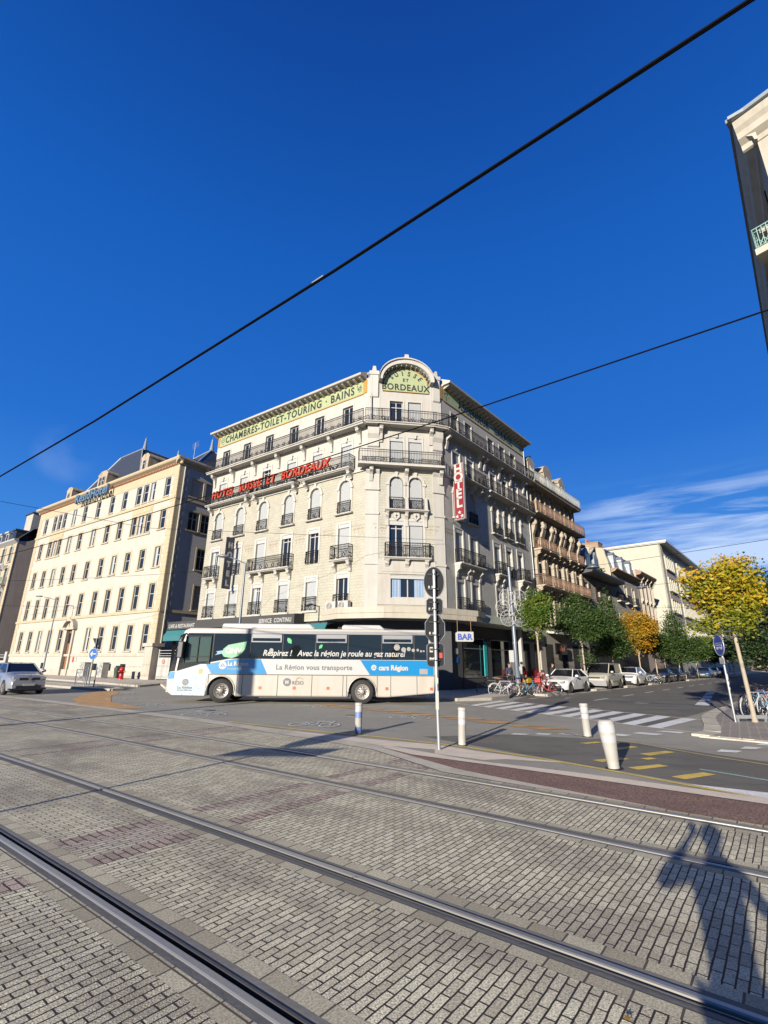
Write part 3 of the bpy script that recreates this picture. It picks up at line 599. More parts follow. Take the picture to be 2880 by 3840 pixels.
mark('lane_marking', dash(-1.9, 30, 6.2, 2.6, 1.0, .12), 'mark_white')
mark('lane_marking', dash(-.6, 30, 9.0, 2.2, 2.6, .12), 'mark_white')
mark('lane_marking', dash(-.4, 1, 7.4, .9, 3, .1), 'mark_faded')
mark('lane_marking', [[(14.15, 23.4), (14.6, 23.1), (16.0, 25.1), (15.5, 25.3)], [(15.9, 25.9), (16.3, 25.7), (17.7, 27.7), (17.3, 27.9)], [(17.8, 28.6), (18.2, 28.4), (19.6, 30.5), (19.2, 30.7)], [(19.8, 31.6), (20.2, 31.4), (22.5, 34.6), (22.1, 34.8)]], 'mark_white')
mark('give_way_marking', [[(3.25, 13.36), (3.62, 13.30), (3.78, 13.46), (3.40, 13.54)], [(3.90, 13.42), (4.22, 13.33), (4.38, 13.52), (4.05, 13.60)], [(4.50, 13.50), (4.84, 13.30), (5.02, 13.45), (4.7, 13.64)], [(5.55, 13.55), (6.10, 13.20), (6.42, 13.45), (5.9, 13.78)], [(6.55, 13.76), (7.00, 13.42), (7.32, 13.66), (6.85, 13.98)], [(7.40, 14.2), (7.84, 13.8), (8.12, 14.05), (7.75, 14.35)],
      [(6.98, 11.06), (7.32, 10.95), (7.58, 11.15), (7.26, 11.34)], [(7.75, 11.46), (8.05, 11.40), (8.34, 11.60), (8.08, 11.75)], [(8.5, 12.0), (8.8, 11.9), (9.0, 12.05), (8.75, 12.2)]], 'mark_white')
mark('yellow_line', thick([(-4.6, 15.62), (-3.79, 15.0), (-1.5, 13.52), (.05, 12.66), (1.75, 11.42), (3.09, 10.05), (3.92, 9.02), (4.55, 8.15), (5.19, 7.34), (6.2, 6.1)], .09), 'mark_yellow')
mark('yellow_line', thick([(4.3, 14.2), (4.81, 13.5), (5.87, 12.07), (6.47, 10.6), (7.3, 9.2), (8.4, 7.4)], .10), 'mark_yellow_pale')
yb = [[(4.50, 12.05), (5.00, 12.28), (5.1, 12.18), (4.62, 11.92)], [(5.20, 10.72), (5.93, 11.08), (6.04, 10.93), (5.30, 10.52)], [(4.30, 9.35), (5.0, 9.66), (5.1, 9.5), (4.38, 9.16)], [(4.66, 8.66), (5.38, 9.0), (5.5, 8.84), (4.76, 8.46)], [(4.90, 11.30), (5.50, 11.68), (5.6, 11.55), (5.0, 11.16)], [(3.95, 10.0), (4.6, 10.3), (4.72, 10.14), (4.05, 9.82)], [(4.95, 10.2), (5.2, 10.32), (5.27, 10.2), (5.03, 10.08)]]
mark('yellow_block_marking', yb, 'mark_yellow')
mark('white_line', [[(4.63, 8.16), (5.46, 7.66), (6.9, 6.3), (6.6, 6.1), (5.2, 7.36), (4.9, 7.75)]], 'mark_white', .013)
mark('teal_line', thick([(5.5, 9.27), (6.05, 8.45), (6.9, 7.2)], .07), 'mark_teal')
mark('concrete_wedge', [[(-2.6, 13.85), (.05, 12.25), (1.23, 11.68), (1.95, 10.9), (3.4, 9.72), (2.35, 10.05), (1.9, 9.95), (1.05, 10.6), (1.1, 11.05), (.04, 11.5), (-1.4, 12.35)]], 'concrete_pink', .005)
# orange cycle lane sweeping from the island to the side street
mark('cycle_lane_surface', [[(-16.6, 30.2), (-15.4, 30.0), (-14.3, 27.9), (-13.7, 26.0), (-11.7, 22.3), (-9.0, 19.75), (-9.6, 19.35), (-12.3, 20.95), (-14.35, 23.9), (-16.1, 28.2)]], 'mark_orange', .008)
od = []
pts = [(-2.6, 21.9), (0, 19.5), (1.9, 17.6), (3.1, 16.4), (4.0, 15.3), (5.0, 14.2)]
tot = []
for a, b in zip(pts, pts[1:]):
    a = Vector(a); b = Vector(b); n = max(1, round((b-a).length/.95)); 
    for i in range(n):
        p = a.lerp(b, i/n); q = a.lerp(b, (i+.60)/n); d = (q-p).normalized(); nn = Vector((-d.y, d.x))*.40; sk = d*.25
        od.append([tuple(p-nn-sk), tuple(q-nn-sk), tuple(q+nn+sk), tuple(p+nn+sk)])
mark('cycle_lane_marking', od, 'mark_orange', .0105)
def bike_symbol(x, y, ang, s=1.):
    mb = MB(); c = []
    for cx in (-.42, .42):
        ring = [(cx+.24*math.cos(2*math.pi*i/16), .24*math.sin(2*math.pi*i/16)) for i in range(17)]; c += thick(ring, .05)
    c += thick([(-.42, 0), (-.1, .42), (.3, .42), (.42, 0)], .05)+thick([(-.1, .42), (.05, 0), (.3, .42)], .05)+thick([(.3, .42), (.25, .58)], .05)+thick([(-.2, .5), (0, .5)], .05)+thick([(-.42, 0), (.05, 0)], .05)
    M = fr(x, y, ang)
    for p in c: mb.add([tuple(M @ Vector((a*s, b*s*1.6, .012))) for a, b in p], [(0, 1, 2, 3)])
    struct('cycle_symbol', mb, 'mark_faded' if s < 1.2 else 'mark_white')
for x, y, a, s in ((-6.0, 17.5, R(-12), 1.1), (-1.95, 15.0, R(-14), 1.1), (-2.9, 20.9, R(-20), 1.), (-14.2, 27.9, R(-25), 1.), (-12.2, 24.1, R(-5), 1.), (-9.65, 20.95, R(0), 1.1), (.9, 17.1, R(-25), 1.)): bike_symbol(x, y, a, s)
for x, y, r_ in ((-6.5, 19.0, .32), (8.8, 21.6, .32), (12.3, 24.5, .30), (-1.0, 17.6, .22)):
    struct('manhole_cover', MB().disc((x, y, .010), r_, 24, 'z', t=.004), 'rail_dark'); struct('manhole_frame', MB().ring((x, y, .006), r_+.04, .012, 'z', 24, 4), 'rail_seal')
# fallen leaves: nobody could count them
lf = MB()
for i in range(420):
    if i < 110: x, y = to(rnd.uniform(-12, 1.5), rnd.uniform(-.5, 8.6))[:2]
    elif i < 260: s = rnd.uniform(-3, 60); x, y = st(s, rnd.choice((rnd.uniform(3.6, 6.3), rnd.uniform(13.6, 14.6))))
    else: x, y = rnd.uniform(9.5, 14), rnd.uniform(13.5, 19); 
    z = .02 if i < 110 else (.14 if i < 260 else .065); r_ = rnd.uniform(.014, .028) if i < 110 else rnd.uniform(.02, .045); a = rnd.uniform(0, 6.28); u = Vector((math.cos(a), math.sin(a), rnd.uniform(-.2, .3)))*r_; w = Vector((-math.sin(a), math.cos(a), rnd.uniform(-.2, .3)))*r_*.6; c = Vector((x, y, z))
    lf.add([c-u*.9, c-u*.25-w*.35, c-u*.3-w*1.5, c+u*.15-w*.5, c+u*.7-w*1.1, c+u*.5-w*.2, c+u, c+u*.5+w*.3, c+u*.6+w*1.2, c+u*.1+w*.5, c-u*.35+w*1.4, c-u*.3+w*.35], [tuple(range(12))])
tag(put('fallen_leaves', lf.mesh('fallen_leaves', 'leaves_fallen'), None), 'scattered brown autumn leaves lying on the paving and along the kerbs', 'leaves', kind='stuff')
# ================================================================ FACADE KIT (x along the facade left to right, y inward, z up)
def wall_mb(x0, x1, z0, z1, ops, depth=.28, mb=None, y=0.):
    """front face with real openings and reveals; ops = [(xa, xb, za, zb, arched)]"""
    mb = mb or MB(); ops = [o for o in ops if o[0] < x1 and o[1] > x0 and o[2] < z1-1e-6 and o[3] > z0+1e-6]
    xs = sorted({x0, x1, *[v for o in ops for v in o[:2] if x0 < v < x1]}); zs = sorted({z0, z1, *[v for o in ops for v in o[2:4] if z0 < v < z1]})
    for a, b in zip(xs, xs[1:]):
        for c, d in zip(zs, zs[1:]):
            mx, mz = (a+b)/2, (c+d)/2
            if any(o[0] < mx < o[1] and o[2] < mz < o[3] for o in ops): continue
            mb.quad((a, y, c), (b, y, c), (b, y, d), (a, y, d))
    for o in ops:
        a, b, c, d = o[:4]; c_, d_ = max(c, z0), min(d, z1); arch = len(o) > 4 and o[4]
        zt = d_-(b-a)/2 if arch else d_
        mb.quad((a, y, c_), (a, y+depth, c_), (a, y+depth, zt), (a, y, zt)); mb.quad((b, y+depth, c_), (b, y, c_), (b, y, zt), (b, y+depth, zt))
        if c >= z0: mb.quad((a, y, c), (b, y, c), (b, y+depth, c), (a, y+depth, c))
        if arch:
            r = (b-a)/2; cx = (a+b)/2; n = 10
            arc = [(cx-r*math.cos(math.pi*i/n), zt+r*math.sin(math.pi*i/n)) for i in range(n+1)]
            for (p, q) in zip(arc, arc[1:]): mb.quad((p[0], y, p[1]), (q[0], y, q[1]), (q[0], y+depth, q[1]), (p[0], y+depth, p[1]))
            mb.add([(a, y, zt), *[(p[0], y, p[1]) for p in arc[:n//2+1]], (a, y, d)], [tuple(range(n//2+3))[::-1]])
            mb.add([(b, y, zt), *[(p[0], y, p[1]) for p in arc[n//2:][::-1]], (b, y, d)], [tuple(range(n//2+3))])
        elif d <= z1: mb.quad((a, y+depth, d), (b, y+depth, d), (b, y, d), (a, y, d))
    return mb
_C = {}
def cached(key, fn):
    if key not in _C: _C[key] = fn()
    return _C[key]
def pane_mesh(w, h, y, m, arch=False):
    def f():
        mb = MB()
        if arch: n = 10; r = w/2; mb.add([(-r, y, 0), (r, y, 0)]+[(r*math.cos(math.pi*i/n), y, h-r+r*math.sin(math.pi*i/n)) for i in range(n+1)], [tuple(range(n+3))])
        else: mb.quad((-w/2, y, 0), (w/2, y, 0), (w/2, y, h), (-w/2, y, h))
        return mb.mesh('pane', m)
    return cached(('pane', w, h, y, m, arch), f)
def frame_mesh(w, h, y, m='frame_white', t=.06, arch=False, mull=1, trans=(), d=.06, name='frame'):
    def f():
        mb = MB(); hh = h-w/2 if arch else h
        mb.box(-w/2, -w/2+t, y-d, y, 0, hh); mb.box(w/2-t, w/2, y-d, y, 0, hh); mb.box(-w/2+t, w/2-t, y-d, y, 0, t)
        if arch:
            n = 8; r = w/2
            for i in range(n):
                a, b = math.pi*i/n, math.pi*(i+1)/n
                mb.prism([(r*math.cos(a), hh+r*math.sin(a)), (r*math.cos(b), hh+r*math.sin(b)), ((r-t)*math.cos(b), hh+(r-t)*math.sin(b)), ((r-t)*math.cos(a), hh+(r-t)*math.sin(a))], y-d, y)
        else: mb.box(-w/2+t, w/2-t, y-d, y, h-t, h)
        for k in range(mull): x = -w/2+w*(k+1)/(mull+1); mb.box(x-t*.6, x+t*.6, y-d+.003, y-.003, t, hh-(0 if arch else t))
        for z in trans: mb.box(-w/2+t, w/2-t, y-d+.006, y-.006, z-t/2, z+t/2)
        return mb.mesh(name, m)
    return cached(('frame', w, h, y, m, t, arch, mull, tuple(trans), d), f)
def shutter_mesh(w, h, y, m='shutter_white', arch=False, drop=1.):
    def f():
        mb = MB(); z0 = h*(1-drop); n = max(2, int((h-z0)/.075)); step = (h-z0)/n; hh = h-w/2 if arch else h
        for i in range(n):
            z = z0+i*step
            hw = w/2 if z+step/2 < hh or not arch else math.sqrt(max(.0004, (w/2)**2-(z+step/2-hh)**2))
            mb.prism([(y, z), (y-.012, z+step*.45), (y, z+step*.92), (y+.01, z+step)], -hw, hw, 'yz')
        return mb.mesh('shutter', m)
    return cached(('sh', w, h, y, m, arch, drop), f)
def window(parent, F, x, z, w, h, kind='shut', arch=False, y=.16, m='frame_white', mull=1, trans=(), drop=1., label=None, glass='window_glass', curtain=None):
    """window part: frame mesh with its pane / shutter / curtain as sub-parts"""
    M = F @ T((x, 0, z)); fw = put('window', frame_mesh(w, h, y+.06, m, arch=arch, mull=mull, trans=trans), parent, M, label)
    if kind in ('shut', 'half'):
        put('shutter', shutter_mesh(w-.04, h-.02, y-.05, arch=arch, drop=drop), fw, M)
    if kind != 'shut': put('pane', pane_mesh(w-.02, h-.01, y+.03, glass, arch), fw, M)
    if curtain:
        def f():
            mb = MB()
            for sgn in (-1, 1):
                n = 6; xs = [sgn*(w/2-.05-(w*.28)*i/n) for i in range(n+1)]
                for i in range(n): mb.quad((xs[i], y+.02-.02*(i % 2), .05), (xs[i+1], y+.02-.02*((i+1) % 2), .05), (xs[i+1], y+.02-.02*((i+1) % 2), h-.05), (xs[i], y+.02-.02*(i % 2), h-.05))
            return mb.mesh('curtain', curtain)
        put('curtain', cached(('cur', w, h, y, curtain), f), fw, M)
    return fw
def rail_mesh(L, h=.95, side=.0, m='iron_black', step=.11, fancy=True, r=.016):
    """balustrade along x from -L/2..L/2, optional side returns of length `side` going back to the wall (y+)"""
    def f():
        mb = MB()
        def run(p, q):
            p = Vector(p); q = Vector(q); d = q-p; l = d.length; d.normalize(); n = max(2, int(l/step))
            def at(s, z): v = p+d*s; return (v.x, v.y, z)
            mb.tube(at(0, h), at(l, h), .028, 5); mb.tube(at(0, h-.16), at(l, h-.16), .017, 4); mb.tube(at(0, .08), at(l, .08), .02, 4)
            for i in range(n+1): s = l*i/n; mb.tube(at(s, .0 if i in (0, n) else .08), at(s, h-.0), r*(1.6 if i in (0, n) else 1), 4, cap=False)
            if fancy:
                k = max(1, int(l/.62))
                for i in range(k):
                    c = l*(i+.5)/k; w_ = .17
                    for z0, z1 in ((.08, .42),):
                        mb.tube(at(c-w_, z0), at(c, z1), r, 4, cap=False); mb.tube(at(c+w_, z0), at(c, z1), r, 4, cap=False)
                    for sg in (-1, 1): mb.tube(at(c+sg*w_, z1), at(c, z0), r*.8, 4, cap=False)
        run((-L/2, 0, 0), (L/2, 0, 0))
        if side: run((-L/2, 0, 0), (-L/2, side, 0)); run((L/2, 0, 0), (L/2, side, 0))
        return mb.mesh('railing', m)
    return cached(('rail', L, h, side, m, step, fancy, r), f)
def slab_mb(x0, x1, z, out=.75, t=.16):
    mb = MB(); mb.prism([(0, z), (-out, z), (-out-.05, z-.04), (-out-.05, z-.09), (-out+.03, z-.12), (-out+.06, z-t), (0, z-t)], x0, x1, 'yz'); return mb
def console_mesh(h=.75, out=.55, w=.24, m='cream_trim'):
    def f():
        mb = MB(); mb.prism([(0, 0), (-out, 0), (-out, -.09), (-out+.06, -.16), (-out+.02, -.28), (-out*.55, -.40), (-out*.35, -.52), (-out*.38, -.62), (-.10, -h), (0, -h)], -w/2, w/2, 'yz')
        mb.prism([(0, .0), (-out-.03, .0), (-out-.03, -.05), (0, -.05)], -w/2-.03, w/2+.03, 'yz'); mb.lathe([(.0, -w/2-.02), (.07, -w/2-.02), (.07, w/2+.02), (0, w/2+.02)], (0, -out+.10, -.17), 8, 'x'); return mb.mesh('bracket', m)
    return cached(('console', h, out, w, m), f)
def balcony(parent, F, x0, x1, z, out=.72, m='cream_trim', iron='iron_black', brackets=(), h=.95, bh=.75, label=None, t=.16):
    b = put('balcony', slab_mb(x0, x1, z, out, t).mesh('balcony', m), parent, F, label)
    put('railing', rail_mesh(round(x1-x0-.1, 3), h, round(out-.06, 3), iron), b, F @ T(((x0+x1)/2, -out+.02, z)))
    for x in brackets: put('bracket', console_mesh(bh, out*.78, m=m), b, F @ T((x, 0, z-t)))
    return b
def guard(parent, F, x, z, w, h=.9, iron='iron_black', out=.12):
    return put('railing', rail_mesh(round(w, 3), h, out, iron), parent, F @ T((x, -out, z)))
def surround(parent, F, x, z, w, h, t=.16, d=.05, m='cream_trim', arch=False, key=False, sill=True, lint=True, name='window_surround'):
    def f():
        mb = MB(); hh = h-w/2 if arch else h; z0 = 0
        mb.box(-w/2-t, -w/2, -d, .0, z0, hh); mb.box(w/2, w/2+t, -d, .0, z0, hh)
        if arch:
            n = 12; r = w/2; r2 = r+t
            for i in range(n):
                a, b = math.pi*i/n, math.pi*(i+1)/n
                mb.prism([(r*math.cos(a), hh+r*math.sin(a)), (r*math.cos(b), hh+r*math.sin(b)), (r2*math.cos(b), hh+r2*math.sin(b)), (r2*math.cos(a), hh+r2*math.sin(a))], -d-.04, 0)
            mb.box(-r2-.08, -r, -d-.06, 0, hh-.16, hh); mb.box(r, r2+.08, -d-.06, 0, hh-.16, hh)
        elif lint: mb.box(-w/2-t, w/2+t, -d, 0, h, h+t)
        if sill: mb.box(-w/2-t-.05, w/2+t+.05, -d-.10, .0, -.12, -.001)
        if key: mb.prism([(-.07, h-.05), (.07, h-.05), (.11, h+t+.16), (-.11, h+t+.16)], -d-.10, 0)
        return mb.mesh(name, m)
    return put(name, cached(('sur', w, h, t, d, m, arch, key, sill, lint), f), parent, F @ T((x, 0, z)))
def cornice(parent, F, x0, x1, prof, m, name='cornice', mod=None):
    mb = MB(); mb.prism(prof, x0, x1, 'yz')
    return put(name, mb.mesh(name, m), parent, F)
# ================================================================ THE CORNER HOTEL
AX, AY = -1.24, 31.30
FL = fr(AX-17.6*.819, AY+17.6*.574, R(-35.0))           # left facade, x 0..17.6
P1 = Vector((-.39, 31.35)); P2 = Vector((3.45, 31.85))
FC = fr(P1.x, P1.y, math.atan2(P2.y-P1.y, P2.x-P1.x))    # chamfer, x 0..3.87
FR = fr(4.18, 32.10, R(49))                              # side street facade, x 0..14.1
def seg_frame(a, b): return fr(a[0], a[1], math.atan2(b[1]-a[1], b[0]-a[0])), math.hypot(b[0]-a[0], b[1]-a[1])
F1, L1 = seg_frame((AX, AY), P1); F2, L2 = seg_frame(P2, (4.18, 32.10))
hotel = root('hotel_building', FL, 'cream corner hotel with green tiled name frieze, arched pediment and black iron balconies', 'hotel')
LC = (P2-P1).length
Zf = [5.0, 8.4, 11.7, 14.9, 18.1, 20.72]
colsL = [1.5, 4.35, 7.2, 10.1, 12.88, 15.72]; colsC = [1.24, 2.60]; colsR = [1.85, 3.85, 7.5, 9.55, 11.6]
WW = 1.0
def ops_for(cols, row, w=WW):
    if row == 0: return [(c-w/2, c+w/2, 5.12, 7.42) for c in cols]
    if row == 1: return [(c-w/2, c+w/2, 8.42, 10.95) for c in cols]
    if row == 2: return [(c-w/2, c+w/2, 11.72, 14.18, True) for c in cols]
    if row == 3: return [(c-w/2, c+w/2, 14.92, 17.2) for c in cols]
    return [(c-w/2, c+w/2, 18.12, 20.15) for c in cols]
def build_walls(F, x0, x1, cols, wins, deep=False, w=WW, tile='tile_wall'):
    ops = [o for r_ in range(5) for o in ops_for(cols, r_, w)] if wins is None else wins
    put('wall', wall_mb(x0, x1, 4.4, 14.75, ops).mesh('wall', tile), hotel, F, 'cream tiled wall of the lower storeys')
    put('wall', wall_mb(x0, x1, 14.75, 22.0, ops).mesh('wall', 'cream_stone'), hotel, F, 'smooth pale stone wall of the two upper storeys')
build_walls(FL, 0, 17.6, colsL, None)
opsC = [(.86, 3.16, 5.75, 7.2)]+[o for r_ in range(1, 5) for o in ops_for(colsC, r_, .98)]
build_walls(FC, 0, LC, colsC, opsC, tile='tile_wall_deep')
build_walls(FR, 0, 14.1, colsR, None, tile='tile_wall_street')
# corner piers between the three facades
pm = MB()
for F, L in ((F1, L1), (F2, L2)):
    mb = MB(); mb.box(-.02, L+.02, -.02, .3, 4.4, 22.0)
    for z in (7.9, 11.35): mb.box(-.05, L+.05, -.09, .02, z, z+.16)
    mb.box(-.06, L+.06, -.13, .0, 13.1, 13.22); mb.prism([(0, 13.22), (-.06, 13.25), (-.10, 14.3), (-.24, 14.5), (-.24, 14.72), (0, 14.72)], -.05, L+.05, 'yz')
    mb.prism([(0, 16.3), (-.14, 16.4), (-.12, 17.0), (-.30, 17.3), (-.34, 17.9), (0, 17.9)], .02, L-.02, 'yz')
    put('corner_pier', mb.mesh('corner_pier', 'cream_trim'), hotel, F)
    pp = MB(); pp.box(.12, L-.12, -.16, 0, 20.7, 22.45); pp.box(.06, L-.06, -.22, 0, 22.2, 22.5); pp.prism([(.25, 22.5), (L-.25, 22.5), (L-.32, 22.95), (.32, 22.95)], -.15, .3); pp.prism([(-.16, 20.7), (-.13, 20.4), (0, 20.3), (0, 20.7)], .12, L-.12, 'yz')
    put('pier_cap', pp.mesh('pier_cap', 'cream_trim'), hotel, F)
# body behind the walls: floors, back and roof
ip = MB()
A0 = FL.inverted()
def lw(x, y): v = A0 @ Vector((x, y, 0)); return (v.x, v.y)
outer = [FL @ Vector((0, .3, 0)), F1 @ Vector((0, .3, 0)), FC @ Vector((0, .3, 0)), FC @ Vector((LC, .3, 0)), FR @ Vector((0, .3, 0)), FR @ Vector((14.1, .3, 0)), FR @ Vector((14.1, 11, 0)), FL @ Vector((7, 12, 0)), FL @ Vector((0, 12, 0))]
ip.prism([lw(v.x, v.y) for v in outer], .1, 22.0, 'xy')
put('interior_block', ip.mesh('interior_block', 'interior_dark'), hotel, FL)
sw = MB(); sw.quad((-.03, 0, 0), (-.03, 12, 0), (-.03, 12, 22.0), (-.03, 0, 22)); sw.quad((-.001, 0, 0), (.25, 0, 0), (.25, 0, 4.4), (-.001, 0, 4.4)); put('party_wall', sw.mesh('party_wall', 'grey_render'), hotel, FL)
sw = MB(); sw.quad((14.13, 0, 0), (14.13, 11, 0), (14.13, 11, 22.0), (14.13, 0, 22.0)); put('party_wall', sw.mesh('party_wall', 'grey_render'), hotel, FR)
# frieze, cornice with modillions
def frieze(F, x0, x1, words, size, x):
    fz = put('frieze', MB().box(x0, x1, -.05, .0, 20.78, 21.86).mesh('frieze', 'frieze_green'), hotel, F, 'green tiled frieze with dark art nouveau lettering')
    e = MB(); e.box(x0, x1, -.06, -.051, 20.72, 20.80); e.box(x0, x1, -.06, -.051, 21.84, 21.92); e.box(x0-.3, x0-.02, -.055, 0, 20.78, 21.86); e.box(x1+.02, x1+.3, -.055, 0, 20.78, 21.86); put('frieze_edge', e.mesh('frieze_edge', 'frieze_edge'), fz, F)
    text('lettering', words, size, .008, 'frieze_letter', fz, F @ T((x, -.065, 20.98)), bold=.02, space=1.18, wscale=.83)
    for xe in (x0+.45, x1-.45):
        o = MB(); 
        for i in range(22):
            a = rnd.uniform(0, 6.28); q = rnd.uniform(.05, .38); o.disc((xe+q*math.cos(a)*.8, -.056, 21.3+q*math.sin(a)*1.1), rnd.uniform(.04, .09), 6, ry=rnd.uniform(.03, .07))
        put('ornament', o.mesh('ornament', 'leaf_ornament'), fz, F)
frieze(FL, .35, 17.2, 'CHAMBRES-TOILET-TOURING · BAINS', .93, 8.75)
frieze(FR, .3, 13.8, 'ASCENSEUR · GARAGE', .95, 7.0)
def eaves(F, x0, x1, sl=0, sr=0):
    c = MB(); c.prism([(0, 21.90), (-.12, 21.92), (-.16, 21.97), (-.70, 21.97), (-.75, 22.0), (-.79, 22.12), (-.74, 22.15), (0, 22.55)], x0, x1, 'yz')
    ce = put('cornice', c.mesh('cornice', 'cream_trim'), hotel, F)
    md = MB(); n = int((x1-x0)/.55)
    for i in range(n):
        x = x0+(i+.5)*(x1-x0)/n; md.prism([(-.02, 21.72), (-.12, 21.74), (-.5, 21.88), (-.62, 21.965), (-.02, 21.965)], x-.09, x+.09, 'yz')
    put('modillions', md.mesh('modillions', 'pale_stone'), ce, F)
eaves(FL, -.3, 17.45); eaves(FR, .2, 14.4)
rf = MB(); rf.prism([lw(v.x, v.y) for v in outer], 22.1, 22.7, 'xy'); put('roof', rf.mesh('roof', 'zinc'), hotel, FL)
# pediment over the chamfer
cx = LC/2; ped = MB(); n = 20; rI = 1.66
arc = [(cx+rI*math.cos(math.pi*i/n), 21.55+1.38*math.sin(math.pi*i/n)) for i in range(n+1)]
pm_ = MB(); pm_.add([(.18, -.06, 20.95), (LC-.18, -.06, 20.95), (LC-.18, -.06, 21.72), *[(x, -.06, z) for x, z in arc], (.18, -.06, 21.72)], [tuple(range(n+5))])
pd = put('pediment_panel', pm_.mesh('pediment_panel', 'frieze_green'), hotel, FC, 'green tiled pediment panel with the hotel name')
e = MB()
e.path([(.18, -.07, 21.74), (cx-rI, -.07, 21.74)]+[(x, -.07, z) for x, z in arc[::-1]][1:-1]+[(cx+rI, -.07, 21.74), (LC-.18, -.07, 21.74)], .035, 4); e.tube((.18, -.07, 20.95), (LC-.18, -.07, 20.95), .03, 4); put('panel_edge', e.mesh('panel_edge', 'frieze_edge'), pd, FC)
for ch, k in zip('SUISSE', range(6)):
    a = math.radians(142-k*20.8); M = FC @ T((cx+1.22*math.cos(a), -.075, 21.50+.84*math.sin(a))) @ Matrix.Rotation(-(a-math.pi/2), 4, 'Y')
    text('lettering', ch, .54, .008, 'frieze_letter', pd, M, bold=.014, wscale=.8)
text('lettering', 'ET', .36, .008, 'frieze_letter', pd, FC @ T((cx, -.075, 21.84)), bold=.006, space=1.3)
text('lettering', 'BORDEAUX', .74, .008, 'frieze_letter', pd, FC @ T((cx, -.075, 21.08)), bold=.012, space=1.1, wscale=.86)
hood = MB(); hi, ho = [], []
for i in range(n+1):
    a = math.pi*i/n; hi.append((cx+1.80*math.cos(a), 21.62+1.45*math.sin(a))); ho.append((cx+2.06*math.cos(a), 21.62+1.78*math.sin(a)))
for i in range(n):
    hood.prism([hi[i], hi[i+1], ho[i+1], ho[i]], -.62, .3)
    hood.prism([ho[i], ho[i+1], (ho[i+1][0], ho[i+1][1]+.10), (ho[i][0], ho[i][1]+.10)], -.74, .3)
hd = put('pediment_hood', hood.mesh('pediment_hood', 'cream_trim'), hotel, FC)
md = MB()
for i in range(1, 14):
    a = math.pi*i/14; c, s_ = math.cos(a), math.sin(a); p = Vector((cx+1.72*c, 0, 21.60+1.38*s_)); md.tube(p+Vector((0, -.5, 0)), p+Vector((c*.02, -.05, 0)), .05, 4)
put('modillions', md.mesh('modillions', 'canopy_green'), hd, FC)
fin = MB(); fin.prism([(cx-.2, 23.45), (cx+.2, 23.45), (cx+.14, 23.85), (cx-.14, 23.85)], -.6, .1); put('finial', fin.mesh('finial', 'cream_trim'), hd, FC)
back = MB(); back.add([(cx+1.98*math.cos(math.pi*i/12), .02, 21.6+1.7*math.sin(math.pi*i/12)) for i in range(13)]+[(0, .02, 20.9), (LC, .02, 20.9)][::-1][:0], [tuple(range(13))]); back.quad((-.2, .02, 20.7), (LC+.2, .02, 20.7), (LC+.2, .02, 22.3), (-.2, .02, 22.3)); put('pediment_wall', back.mesh('pediment_wall', 'cream_stone'), hotel, FC)
# string courses
def course(F, x0, x1, z, h=.14, d=.07, m='cream_trim'): put('string_course', MB().box(x0, x1, -d, .0, z, z+h).mesh('string_course', m), hotel, F)
for F, a, b in ((FL, 0, 17.6), (FC, 0, LC), (FR, 0, 14.1)):
    course(F, a, b, 14.55, .22, .12); course(F, a, b, 17.75, .16, .08)
# flower tiles under the second string course
def flowers(F, xs):
    for x in xs:
        mb = MB()
        for k in range(3):
            c = x+(k-1)*.34
            for i in range(5): a = math.pi*(.1+.8*i/4); mb.disc((c+.12*math.cos(a), -.012, 10.35+.12*math.sin(a)), .055, 6, ry=.04)
            mb.box(c-.012, c+.012, -.012, -.002, 10.1, 10.36)
        mb.box(x-.6, x+.6, -.014, -.002, 10.66, 10.70)
        put('flower_tiles', mb.mesh('flower_tiles', 'flower_ornament'), hotel, F)
flowers(FL, [2.95, 5.8, 8.65, 11.5, 14.3, 17.0]); flowers(FC, [.25, 3.6]); flowers(FR, [.6, 5.6, 8.5])
# window rows
def rows(F, cols, kinds, side):
    for r_, ks in enumerate(kinds):
        for c, k in zip(cols, ks):
            w = .98 if side == 'C' else WW; z, h = [(5.12, 2.3), (8.42, 2.53), (11.72, 2.46), (14.92, 2.28), (18.12, 2.03)][r_]
            if k is None: continue
            tr = (h-.45,) if r_ == 4 else ((h-.5,) if k == 'french' else ())
            cur = 'curtain_cloth' if (k == 'french' and r_ < 3 and rnd.random() < .7) else None
            lab = {'open': 'open dark french window'}.get(k)
            window(hotel, F, c, z, w-.01, h-.01, 'shut' if k == 'shut' else 'french', arch=(r_ == 2), trans=tr, curtain=cur, label=lab)
            hb = MB(); 
            if r_ in (0, 1, 3):
                key = ('box', w)
                put('shutter_box', cached(key, lambda: MB().box(-w/2, w/2, .0, .14, -.28, -.005).mesh('shutter_box', 'frame_white')), hotel, F @ T((c, 0, z+h)))
            if r_ == 2: surround(hotel, F, c, z, w, h, .17, .05, arch=True, key=True, sill=False)
            elif r_ == 3: surround(hotel, F, c, z, w, h, .13, .04, key=True, sill=False)
            elif r_ == 4: surround(hotel, F, c, z, w, h, .10, .03, sill=False)
            else: surround(hotel, F, c, z, w, h, .17, .04, sill=(r_ == 0))
kL = [['shut', 'shut', 'french', 'shut', 'shut', 'open'], ['french', 'shut', 'shut', 'french', 'french', 'shut'], ['shut']*6, ['shut', 'shut', 'french', 'shut', 'shut', 'shut'], ['french']*5+['french']]
rows(FL, colsL, kL, 'L')
kC = [[None, None], ['french', 'shut'], ['shut', 'shut'], ['shut', 'shut'], ['french', 'shut']]
rows(FC, colsC, kC, 'C')
